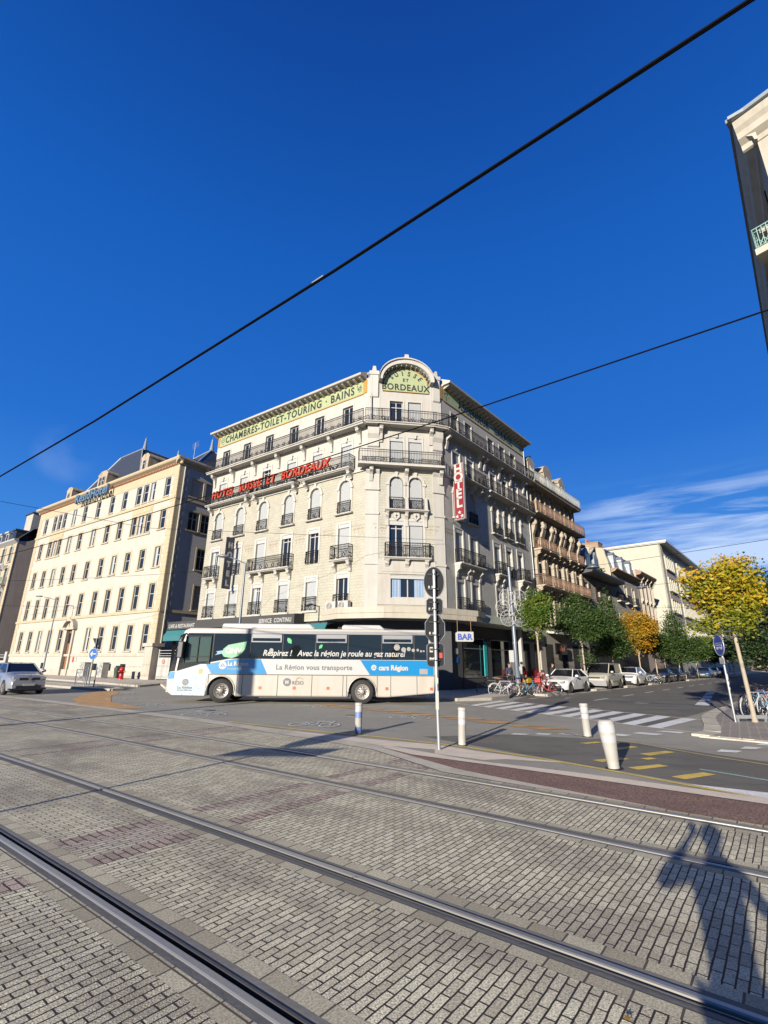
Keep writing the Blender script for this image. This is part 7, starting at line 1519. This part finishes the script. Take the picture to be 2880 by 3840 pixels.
# back of a sign cluster on a pole
SP = fr(1.19, 11.04); r = root('sign_pole', SP, 'galvanised pole carrying four black sign backs, standing on the concrete wedge', 'sign pole')
p = MB(); p.path([(0, 0, 0), (-.02, 0, 1.3), (-.025, 0, 3.78)], .038, 10); put('pole', p.mesh('pole', 'galvanised'), r)
def back(z0, z1, w, shp, name='sign_plate'):
    y = .075; zc = (z0+z1)/2; h = z1-z0
    if shp == 'round': pts = [(w/2*math.cos(2*math.pi*i/32), zc+h/2*math.sin(2*math.pi*i/32)) for i in range(32)]
    elif shp == 'oct': pts = [(w/2*a, zc+h/2*b) for a, b in ((.42, 1), (1, .42), (1, -.42), (.42, -1), (-.42, -1), (-1, -.42), (-1, .42), (-.42, 1))]
    else:
        c = .05; pts = [(w/2-c, z1), (w/2, z1-c), (w/2, z0+c), (w/2-c, z0), (-w/2+c, z0), (-w/2, z0+c), (-w/2, z1-c), (-w/2+c, z1)]
    M = SP @ T((-.02, 0, 0)); s = put(name, MB().prism(pts, y, y+.03).mesh(name, 'sign_back'), r, M)
    put('rim', MB().path([(a, y+.0, b) for a, b in pts], .010, 4, True).mesh('rim', 'lamp_grey'), s, M)
    put('face', MB().prism([(a*.97, zc+(b-zc)*.97) for a, b in pts], y+.03, y+.034).mesh('face', 'sticker_red' if shp == 'oct' else 'sign_white'), s, M)
    for z in (zc+h*.24, zc-h*.24): put('clamp', MB().box(-w*.32, w*.22, .035, .075, z-.02, z+.02).ring((0, 0, z), .045, .012, 'z', 10, 4).mesh('clamp', 'black_plastic'), s, M)
    for dx, dz in ((-.10, -h*.17), (-.02, -h*.17)): put('sticker', MB().box(dx-.035, dx+.0, y-.004, y-.001, zc+dz-.03, zc+dz+.03).mesh('sticker', 'sticker_pale'), s, M)
    return s
back(3.16, 3.86, .47, 'round'); back(2.78, 3.13, .37, 'box'); back(2.16, 2.76, .44, 'oct'); s4 = back(1.65, 2.14, .38, 'box')
put('sticker', MB().box(.03, .13, .068, .072, 1.83, 1.94).mesh('sticker', 'sticker_red'), s4, SP); put('sticker', MB().box(-.15, -.08, .068, .072, 1.95, 2.06).box(-.12, -.07, .068, .072, 1.75, 1.83).mesh('sticker', 'sticker_pale'), s4, SP)
put('pole_sticker', MB().box(-.055, .012, -.041, -.039, .78, 1.15).box(-.05, .01, -.042, -.039, 1.3, 1.42).mesh('pole_sticker', 'sticker_pale'), r)
# bus lane sign at the right
M = fr(10.98, 16.2, R(-48), ZR); r = root('bus_lane_sign', fr(10.98, 16.2, 0, ZR), 'round blue bus lane sign on a stickered grey pole at the right kerb corner', 'road sign')
p = MB(); p.path([(0, 0, 0), (-.02, 0, 2.1), (-.02, 0, 2.62)], .032, 10); put('pole', p.mesh('pole', 'galvanised'), r)
M = W[r.name] @ Matrix.Rotation(R(-100), 4, 'Z') @ T((0, -.05, 2.30)); d = put('sign_disc', MB().disc((0, 0, 0), .33, 32, t=.03).mesh('sign_disc', 'bus_sign_blue'), r, M); put('rim', MB().ring((0, -.01, 0), .325, .018, n=32, k=5).mesh('rim', 'galvanised'), d, M)
put('bus_symbol', MB().box(-.20, .20, -.021, -.016, -.10, .02).box(-.22, .22, -.021, -.016, .06, .075).box(-.17, -.09, -.023, -.016, -.13, -.1).box(.09, .17, -.023, -.016, -.13, -.1).mesh('bus_symbol', 'sign_white'), d, M)
put('window_row', MB().box(-.18, -.08, -.025, -.022, -.05, -.005).box(-.06, .04, -.025, -.022, -.05, -.005).box(.06, .16, -.025, -.022, -.05, -.005).mesh('window_row', 'bus_sign_blue'), d, M)
put('plate', MB().box(-.14, .14, -.01, .01, -.58, -.38).mesh('plate', 'sign_white'), r, M); put('pole_sticker', MB().lathe([(.034, 1.25), (.034, 1.42)], n=10).lathe([(.034, .95), (.034, 1.02)], n=10).lathe([(.034, 1.1), (.034, 1.2)], n=10).mesh('pole_sticker', 'sticker_pale'), r)
r = root('rack_rail', fr(11.05, 16.25, R(2), ZR), 'low grey metal rail edging the planting bed at the foot of the golden maple', 'rail'); put('rail', MB().box(0, 1.0, -.02, .02, .10, .2).mesh('rail', 'galvanised'), r); put('foot', MB().box(.02, .07, -.03, .03, 0, .1).mesh('foot', 'galvanised'), r); put('foot', MB().box(.9, .95, -.03, .03, 0, .1).mesh('foot', 'galvanised'), r)
# tall street lamp by the bicycle rack, with a garland motif
r = root('street_lamp', fr(8.25, 31.0, 0, .12), 'tall dark grey lamp column beside the bicycle rack, holding a white wire garland', 'street lamp')
p = MB(); p.path([(0, 0, 0), (0, 0, 1.2), (-.03, 0, 1.21), (-.06, 0, 4.4), (-.10, 0, 7.6)], [.17, .165, .14, .12, .10], 12); put('column', p.mesh('column', 'lamp_grey'), r); put('notice', MB().box(-.45, -.17, -.02, .0, 1.7, 2.4).mesh('notice', 'sign_white'), r)
for z in (2.8, 4.3, 5.9): put('collar', MB().lathe([(.14, z), (.15, z+.01), (.15, z+.05), (.14, z+.06)], (-.05, 0, 0), 12).mesh('collar', 'galvanised'), r)
def garland(M, s, label):
    g = root('garland_motif', M, label, 'garland', 'wire garlands on the lamp columns'); rr = []
    for k, (cx, cz) in enumerate(((-.42, .75), (.42, .75), (-.72, .05), (.72, .05), (-.42, -.65), (.42, -.65))):
        w = MB(); Rr = .52; w.ring((cx*s, 0, cz*s), Rr*s, .022*s, n=26, k=4); 
        for j in range(9): a = 2*math.pi*j/9; w.tube((cx*s, 0, cz*s), ((cx+Rr*math.cos(a))*s, 0, (cz+Rr*math.sin(a))*s), .011*s, 3)
        for q in (.3,): w.ring((cx*s, 0, cz*s), q*s, .014*s, n=18, k=3)
        put('wire_ring', w.mesh('wire_ring', 'garland_white'), g)
    w = MB()
    for i in range(14): z = (-.9+i*.14)*s; w.tube((-1.1*s*math.cos(z/(1.4*s)), .02, z), (-.3*s, .02, z), .008*s, 3)
    w.blob((-.25*s, -.05, -.45*s), .14*s, .08*s, .06*s, 8, 5); put('light_strings', w.mesh('light_strings', 'garland_white'), g)
garland(fr(8.22, 30.80, R(5), 5.05), .93, 'white wire flower garland on the near lamp column, left of the first maple')
x, y = st(49.5, 3.9); r = root('street_lamp', fr(x, y, 0, .12), 'distant dark lamp column before the modern block, with small garland', 'street lamp'); put('column', MB().path([(0, 0, 0), (0, 0, 8.5)], [.17, .10], 8).mesh('column', 'lamp_grey'), r)
garland(fr(x+.5, y-.3, R(5), 5.6), 1.1, 'white wire garland on the distant lamp column by the modern block')
def arm_lamp(x, y, h, dx, dy, label, rise=.35, z=.12):
    r = root('street_lamp', fr(x, y, 0, z), label, 'street lamp'); p = MB(); p.path([(0, 0, 0), (0, 0, 1), (0, 0, h)], [.10, .085, .05], 10); put('column', p.mesh('column', 'lamp_grey'), r)
    a = MB(); a.path([(0, 0, h-.05), (dx*.5, dy*.5, h+rise*.6), (dx*.75, dy*.75, h+rise*.85)], .035, 6); put('arm', a.mesh('arm', 'lamp_grey'), r)
    l = MB(); l.blob((dx, dy, h+rise), .42, .17, .09, 12, 6); put('lamp_head', l.mesh('lamp_head', 'lamp_grey'), r)
arm_lamp(-7.9, 27.2, 7.0, -1.25, -.1, 'grey lamp with one flat head above the bus, left of the corner hotel')
arm_lamp(-36.4, 54.4, 8.0, -1.9, -.3, 'tall grey lamp with one flat head before the pale yellow hotel')
# left island: arrow sign, give way sign behind, hoop barrier, posts
r = root('arrow_sign', fr(-19.0, 33.1, 0, .12), 'round blue sign with white left arrow under an inverted triangle, on the island', 'road sign'); M = W[r.name] @ Matrix.Rotation(R(-18), 4, 'Z')
put('pole', MB().path([(0, 0, 0), (0, 0, 3.0)], .04, 8).mesh('pole', 'lamp_grey'), r); d = put('sign_disc', MB().disc((0, -.06, 2.0), .36, 28, t=.03).mesh('sign_disc', 'sign_blue'), r, M); put('rim', MB().ring((0, -.075, 2.0), .345, .02, n=28, k=4).mesh('rim', 'sign_white'), d, M)
put('arrow', MB().prism([(-.26, 2.0), (-.08, 2.17), (-.02, 2.11), (-.09, 2.04), (.25, 2.04), (.25, 1.96), (-.09, 1.96), (-.02, 1.89), (-.08, 1.83)], -.085, -.076).mesh('arrow', 'sign_white'), d, M)
put('triangle_back', MB().prism([(-.42, 3.0), (.42, 3.0), (0, 2.42)], .06, .09).mesh('triangle_back', 'sign_back'), r, M); put('panel', MB().box(-.2, .2, .05, .08, 2.36, 2.46).mesh('panel', 'sign_back'), r, M)
r = root('hoop_barrier', fr(-20.7, 34.4, R(-35), .12), 'grey tubular pedestrian barrier with crossed bars on the traffic island', 'barrier'); put('hoop', MB().path([(0, 0, 0), (0, 0, 1.0), (1.35, 0, 1.0), (1.35, 0, 0)], .03, 6).mesh('hoop', 'lamp_grey'), r); put('crossbar', MB().tube((0, 0, .15), (1.35, 0, .85), .015, 5).tube((0, 0, .85), (1.35, 0, .15), .015, 5).disc((.675, 0, .5), .08, 10, t=.03).mesh('crossbar', 'lamp_grey'), r)
for i, (x, y) in enumerate(((-19.3, 33.3), (-18.35, 32.55))): r = root('guard_post', fr(x, y, 0, .12), ['slim grey post left of the blue arrow sign', 'slim grey post right of the blue arrow sign'][i], 'post', 'posts on the traffic island'); put('shaft', MB().path([(0, 0, 0), (0, 0, 1.15)], .04, 8).lathe([(.05, 1.1), (.05, 1.16), (0, 1.2)], n=8).mesh('shaft', 'lamp_grey'), r)
for i, s in enumerate((8.9, 5.4)):
    v = FB @ Vector((sx(s), -1.6, 0)); r = root('utility_cabinet', fr(v.x, v.y, R(-34.8), .12), ['pale graffitied utility cabinet, left of the pair against the yellow hotel', 'pale graffitied utility cabinet, right of the pair, nearer the waste bin'][i], 'utility cabinet', 'utility cabinets in front of the pale yellow hotel')
    put('body', MB().box(-.55, .55, -.3, .3, .08, 1.35).box(-.6, .6, -.34, .34, 1.35, 1.42).mesh('body', 'cabinet_grey'), r); g = MB()
    for k in range(14): a = rnd.uniform(-.45, .35); z = rnd.uniform(.3, 1.2); g.path([(a, -.305, z), (a+.06, -.305, z+.09), (a+.12, -.305, z-.05), (a+.16, -.305, z+.04)], .010, 3)
    put('graffiti', g.mesh('graffiti', 'text_grey'), r); put('door_seam', MB().box(-.005, .005, -.304, -.30, .1, 1.33).mesh('door_seam', 'seam'), r)
v = FB @ Vector((sx(2.5), -1.7, 0)); r = root('waste_bin', fr(v.x, v.y, 0, .12), 'dark green waste bin between the cabinets and the red hydrant', 'bin'); put('body', MB().lathe([(.22, .1), (.27, .9), (.29, .95), (.2, 1.0), (0, 1.02)], n=12).mesh('body', 'bin_green'), r); put('post', MB().tube((.3, 0, 0), (.3, 0, 1.1), .03, 6).mesh('post', 'bin_green'), r)
v = FB @ Vector((sx(1.5), -1.8, 0)); r = root('fire_hydrant', fr(v.x, v.y, 0, .12), 'bright red fire hydrant near the stone gate pier', 'fire hydrant'); put('barrel', MB().lathe([(.24, 0), (.24, .08), (.19, .1), (.19, .75), (.23, .77), (.23, .85), (.16, .98), (.06, 1.06), (0, 1.06)], n=12).mesh('barrel', 'hydrant_red'), r); put('outlet', MB().lathe([(.08, 0), (.08, .3), (.1, .3), (.1, .36), (0, .36)], (0, -.3, .6), 8, 'y').tube((-.3, 0, .65), (.3, 0, .65), .07, 8).mesh('outlet', 'hydrant_red'), r)
for i, (s, o) in enumerate(((45.5, 4.6), (47.5, 4.6))): x, y = st(s, o); r = root('guard_post', fr(x, y, 0, .12), ['low grey post near the end of the parked cars', 'low grey post beside the distant lamp column'][i], 'post', 'posts near the far lamp'); put('shaft', MB().path([(0, 0, 0), (0, 0, 1.0)], .04, 6).mesh('shaft', 'galvanised'), r)
# off-frame masts read from their shadows; panels shaped to match the paving shadow
r = root('signal_mast', fr(-6.3, 3.3), 'unseen grey post beside the near track, its wide and round panels shaped for their shadow', 'traffic sign'); put('pole', MB().path([(0, 0, 0), (0, 0, 2.8)], .035, 8).mesh('pole', 'galvanised'), r); put('sign_plate', MB().disc((-.15, -.07, 2.58), .42, 24, t=.03).mesh('sign_plate', 'sign_back'), r); put('sign_plate', MB().box(-.75, 1.15, -.07, -.04, 1.88, 2.14).mesh('sign_plate', 'sign_back'), r)
r = root('catenary_mast', fr(-14.7, 6.6), 'tall grey tram catenary mast carrying a signal head', 'mast'); put('column', MB().path([(0, 0, 0), (0, 0, 7.5)], [.13, .10], 10).mesh('column', 'lamp_grey'), r); put('signal_box', MB().box(-.25, .25, -.2, .2, 4.6, 5.6).box(-.3, .3, -.2, .2, 5.7, 6.3).mesh('signal_box', 'black_plastic'), r)
# ================================================================ OVERHEAD WIRES
def wire(name, pts, r_, label, cat='wire', sag=0., n=12):
    P = []
    for a, b in zip(pts, pts[1:]):
        a = Vector(a); b = Vector(b)
        for i in range(n+(1 if b == Vector(pts[-1]) else 0)): f = i/n; P.append(a.lerp(b, f)+Vector((0, 0, -sag*4*f*(1-f))))
    return tag(put(name, MB().path(P, r_, 6).mesh(name, 'wire_black')), label, cat)
def tw(t0, t1, o, z): return [to(t, o, z) for t in np.linspace(t0, t1, 14)]
r = root('contact_wire', Matrix(), 'thick double tram wire crossing the whole sky from lower left to upper right', 'wire')
put('wire', MB().path([Vector(p) for p in tw(-55, 20, 2.98, 5.80)], .0115, 6).mesh('wire', 'wire_black'), r); put('wire', MB().path([Vector(p)+Vector((.02, .02, .018)) for p in tw(-55, 20, 2.98, 5.80)], .010, 6).mesh('wire', 'wire_black'), r)
put('clamp', MB().box(-.09, .09, -.012, .012, 0, .04).mesh('clamp', 'galvanised'), r, T((-.77-.0, 4.42, 5.82)) @ Matrix.Rotation(R(-38), 4, 'Z'))
r = root('contact_wire', Matrix(), 'thinner tram wire over the far track, passing before the hotel corner', 'wire')
put('wire', MB().path([Vector(p) for p in tw(-55, 20, 6.68, 5.85)], .012, 6).mesh('wire', 'wire_black'), r)
wire('span_wire', [(-18.5, 22.07, 9.0), (-13.59, 26.73, 9.0), (-4.62, 27.93, 9.0), (4.0, 31.6, 9.65)], .010, 'thin span wire anchored to the hotel corner pier above the bus')
wire('span_wire', [(-32.18, 40.4, 8.0), (-13.52, 35.06, 8.0)], .010, 'thin horizontal wire before the third floor of the pale yellow hotel', sag=.1)
wire('span_wire', [(-46.8, 59.7, 8.0), (-30.52, 61.73, 8.0)][:1]+[(-25.7, 51.9, 7.0)], .012, 'faint wire before the second floor of the pale yellow hotel')
LT = (8.15, 31.0, 7.5)
wire('lamp_wire', [LT, (12.08, 27.47, 7.16), (20.5, 17.6, 7.3)], .010, 'lamp wire rising from the near lamp column to the upper right', sag=.05)
wire('lamp_wire', [LT, (18.97, 35.39, 7.25), (26.5, 26.3, 7.4)], .010, 'lamp wire running from the near lamp column over the street trees', sag=.05)
x, y = st(30.2, -0.0); wire('lamp_wire', [(x, y, 7.8), (30.76, 48.96, 7.3), tuple(st(30.2, 19.6))+(7.6,)], .010, 'third lamp wire across the street before the modern block', sag=.05)
for i, (x, y, z) in enumerate(((12.08, 27.47, 7.12), (18.97, 35.39, 7.2), (30.76, 48.96, 7.25))):
    r = root('hanging_lamp', fr(x, y, 0, z), ['round grey lamp hanging over the street before the low grey house', 'round grey lamp hanging over the street before the pink house', 'round grey lamp hanging over the street before the modern block'][i], 'street lamp', 'lamps hung on wires over the side street')
    put('shade', MB().lathe([(.05, .12), (.12, .08), (.30, .0), (.36, -.08), (.34, -.09), (0, -.06)], n=20).mesh('shade', 'lamp_grey'), r); put('hook', MB().tube((0, 0, .08), (0, 0, .3), .02, 5).mesh('hook', 'lamp_grey'), r)
# ================================================================ PEOPLE
def skin_mesh(name, chains, m, sub=2):
    """chains: list of [(point, radius), ...]; first chain's first point is the root; later chains start at an existing point"""
    vs, es, rs, key = [], [], [], {}
    for ch in chains:
        prev = None
        for p, r in ch:
            k = tuple(round(c, 3) for c in p)
            if k not in key: key[k] = len(vs); vs.append(p); rs.append(r)
            i = key[k]
            if prev is not None and prev != i: es.append((prev, i))
            prev = i
    me = bpy.data.meshes.new(name); me.from_pydata([tuple(v) for v in vs], es, []); o = bpy.data.objects.new(name, me); col.objects.link(o)
    sm = o.modifiers.new('skin', 'SKIN'); sm.use_smooth_shade = True
    if not me.skin_vertices: me.attributes.new
    sk = me.skin_vertices[0].data if me.skin_vertices else None
    if sk is None:
        bpy.context.view_layer.objects.active = o; sk = me.skin_vertices[0].data
    for i, r in enumerate(rs): sk[i].radius = (r, r) if not isinstance(r, tuple) else r; sk[i].use_root = (i == 0)
    ss = o.modifiers.new('sub', 'SUBSURF'); ss.levels = ss.render_levels = sub
    dg = bpy.context.evaluated_depsgraph_get(); out = bpy.data.meshes.new_from_object(o.evaluated_get(dg)); bpy.data.objects.remove(o)
    out.materials.clear(); out.materials.append(MATS[m])
    for p in out.polygons: p.use_smooth = True
    return out
def person(M, label, J, top, legs, hair='hair_dark', shoes='cloth_black', bag=None, sub=1):
    """J: joints in local metres; the person faces -y"""
    r = root('person', M, label, 'person'); V = lambda k: Vector(J[k])
    hd = V('head'); nk = V('neck'); ch = V('chest'); pv = V('pelvis')
    def arm(s): return V('sh'+s), V('el'+s), V('wr'+s)
    chains = [[(pv, .12), ((pv+ch)/2, .115), (ch, .13), (nk, .058), (hd-Vector((0, 0, .06)), .07), (hd+Vector((0, 0, .01)), .088), (hd+Vector((0, 0, .085)), .07)]]
    face = Vector(J.get('face', (0, -1, 0))).normalized(); side = face.cross(Vector((0, 0, 1))).normalized()
    chains.append([(hd+Vector((0, 0, .01)), .088), (hd+face*.07-Vector((0, 0, .03)), .035)])
    hands = []
    for s in 'LR':
        a, e, w = arm(s); d = (w-e).normalized(); palm = w+d*.075
        chains.append([(ch, .13), (a, .058), ((a+e)/2, .048), (e, .040), ((e+w)/2, .034), (w, .025), (palm, .034)])
        q = d.orthogonal().normalized(); bend = Vector(J.get('grip'+s, (0, 0, -1))).normalized()
        for k in range(4):
            off = q*(.027-.018*k); l = (.032, .036, .034, .027)[k]; b0 = palm+d*.018+off
            hands.append([(b0, .0095), (b0+d*l, .0088), (b0+d*l*1.5+bend*l*.6, .0075), (b0+d*l*1.6+bend*l*1.2, .006)])
        hands.append([(w+d*.03+q*.028, .011), (w+d*.06+q*.055, .0095), (w+d*.09+q*.058+bend*.01, .008)])
    for s in 'LR':
        h, k, f = V('hip'+s), V('kn'+s), V('ft'+s); t = Vector(J.get('toe'+s, tuple(f+face*.16)))
        chains.append([(pv, .12), (h, .085), ((h+k)/2, .075), (k, .055), ((k+f)/2, .055), (f, .038), (t, .032)])
    body = put('body', skin_mesh('body', chains, 'skin', sub), r)
    hm = MB()
    me = None
    for hc in hands:
        hm.path([p for p, _ in hc], [q for _, q in hc], 6)
    put('fingers', hm.mesh('fingers', 'skin'), body)
    ear = MB(); 
    for sg in (-1, 1): ear.blob(tuple(hd+side*sg*.085-Vector((0, 0, .0))), .018, .025, .032, 6, 5)
    nose = MB(); nose.blob(tuple(hd+face*.105-Vector((0, 0, .012))), .016, .02, .026, 6, 5); put('ear', ear.mesh('ear', 'skin'), body); put('nose', nose.mesh('nose', 'skin'), body)
    ey = MB(); 
    for sg in (-1, 1): ey.blob(tuple(hd+face*.082+side*sg*.032+Vector((0, 0, .012))), .011, .011, .009, 6, 4)
    put('eyes', ey.mesh('eyes', 'hair_dark'), body); put('mouth', MB().tube(tuple(hd+face*.092+side*.022-Vector((0, 0, .055))), tuple(hd+face*.092-side*.022-Vector((0, 0, .055))), .006, 5).mesh('mouth', 'sticker_red'), body)
    hr = MB(); hr.blob(tuple(hd-face*.022+Vector((0, 0, .045))), .100, .100, .098, 12, 8); put('hair', hr.mesh('hair', hair), r)
    jc = [[(pv+Vector((0, 0, -.06)), .145), ((pv+ch)/2, .14), (ch, .155), (nk-(nk-ch)*.25, .085)]]
    for s in 'LR': a, e, w = arm(s); jc.append([(ch, .155), (a, .075), ((a+e)/2, .062), (e, .055), ((e+w)/2, .048), (e.lerp(w, .93), .038)])
    put('jacket', skin_mesh('jacket', jc, top, sub), r)
    tc = [[(pv+Vector((0, 0, .02)), .135)]]
    tc = []
    for s in 'LR': h, k, f = V('hip'+s), V('kn'+s), V('ft'+s); tc.append([(pv+Vector((0, 0, -.01)), .135), (h, .098), ((h+k)/2, .085), (k, .068), ((k+f)/2, .062), (k.lerp(f, .94), .055)])
    put('trousers', skin_mesh('trousers', tc, legs, sub), r)
    for s in 'LR': f = V('ft'+s); t = Vector(J.get('toe'+s, tuple(f+face*.16))); put('shoe', MB().path([tuple(f+Vector((0, 0, -.02))-face*.05), tuple(f-Vector((0, 0, .015))), tuple(t)], [.045, .05, .038], 8).mesh('shoe', shoes), r)
    return r
def stand(h=1.74, dx=0): 
    k = h/1.74
    J = dict(head=(0, -.01, 1.61), neck=(0, .01, 1.46), chest=(0, .02, 1.26), pevis=(0, 0, .95), pelvis=(0, .01, .96), shL=(.17, .02, 1.40), elL=(.23, .04, 1.12), wrL=(.22, -.03, .88), shR=(-.17, .02, 1.40), elR=(-.23, .04, 1.12), wrR=(-.22, -.03, .88), hipL=(.09, 0, .88), knL=(.10, -.02, .49), ftL=(.11, .02, .08), hipR=(-.09, 0, .88), knR=(-.10, -.02, .49), ftR=(-.11, .02, .08))
    return {a: (b[0]*k, b[1]*k, b[2]*k) for a, b in J.items()}
# photographer, standing behind the lens (seen only by the shadow)
J = stand(1.84); J.update(head=(-.10, -.02, 1.69), neck=(-.05, .0, 1.55), elL=(.33, -.18, 1.36), wrL=(-.02, -.30, 1.60), shR=(-.22, .02, 1.46), elR=(-.40, -.08, 1.24), wrR=(-.20, -.30, 1.58), ftL=(.18, .02, .08), ftR=(-.18, .05, .08))
ph = person(fr(-.11, -.42, R(180)), 'person in a dark jacket raising a phone with both hands beside the near rail', J, 'cloth_navy', 'cloth_black', sub=2)
r = root('phone', W[ph.name] @ T((-.11, -.37, 1.70)), 'black phone held up by the standing person', 'phone'); put('casing', MB().box(-.038, .038, -.004, .004, -.078, .045).mesh('casing', 'black_plastic'), r)
# by the lamp column, in the entrance shade
person(fr(7.95, 31.75, R(20), .12), 'person in dark clothes half hidden behind the near lamp column', stand(1.66), 'cloth_navy', 'cloth_black')
p2 = person(fr(9.35, 34.0, R(150), .12), 'person with a grey backpack seen from behind, walking past the red entrance', stand(1.74), 'cloth_black', 'cloth_black')
r = root('backpack', W[p2.name] @ T((0, .20, 1.2)), 'grey backpack on the back of the walking person', 'backpack'); bevel(put('bag', MB().box(-.15, .15, -.06, .14, -.26, .24).mesh('bag', 'bag_grey'), r), .05, 2); put('pocket', MB().box(-.11, .11, .14, .18, -.2, .02).mesh('pocket', 'bag_grey'), r)
W[r.name]
# bending over the red bicycle
J = dict(head=(0, -.52, 1.24), neck=(0, -.40, 1.22), chest=(0, -.24, 1.14), pelvis=(0, .05, .92), shL=(.16, -.32, 1.20), elL=(.20, -.42, .95), wrL=(.14, -.55, .80), shR=(-.16, -.32, 1.20), elR=(-.20, -.40, .95), wrR=(-.12, -.52, .78), hipL=(.09, .03, .86), knL=(.11, -.08, .47), ftL=(.12, .06, .08), hipR=(-.09, .03, .86), knR=(-.11, -.05, .47), ftR=(-.12, .10, .08), face=(0, -.8, -.4))
person(fr(9.05, 29.55, R(15), .0), 'person in a plum jacket and pale trousers bending over the red bicycle', J, 'cloth_plum', 'cloth_pink', sub=1)
person(fr(12.6, 37.5, R(40), .12), 'person in black standing on the pavement behind the white hatchback', stand(1.68), 'cloth_black', 'cloth_grey')
x, y = st(66, 15.0); person(fr(x, y, R(30), .12), 'distant pedestrian in dark clothes on the shaded right pavement', stand(1.75), 'cloth_black', 'cloth_black')
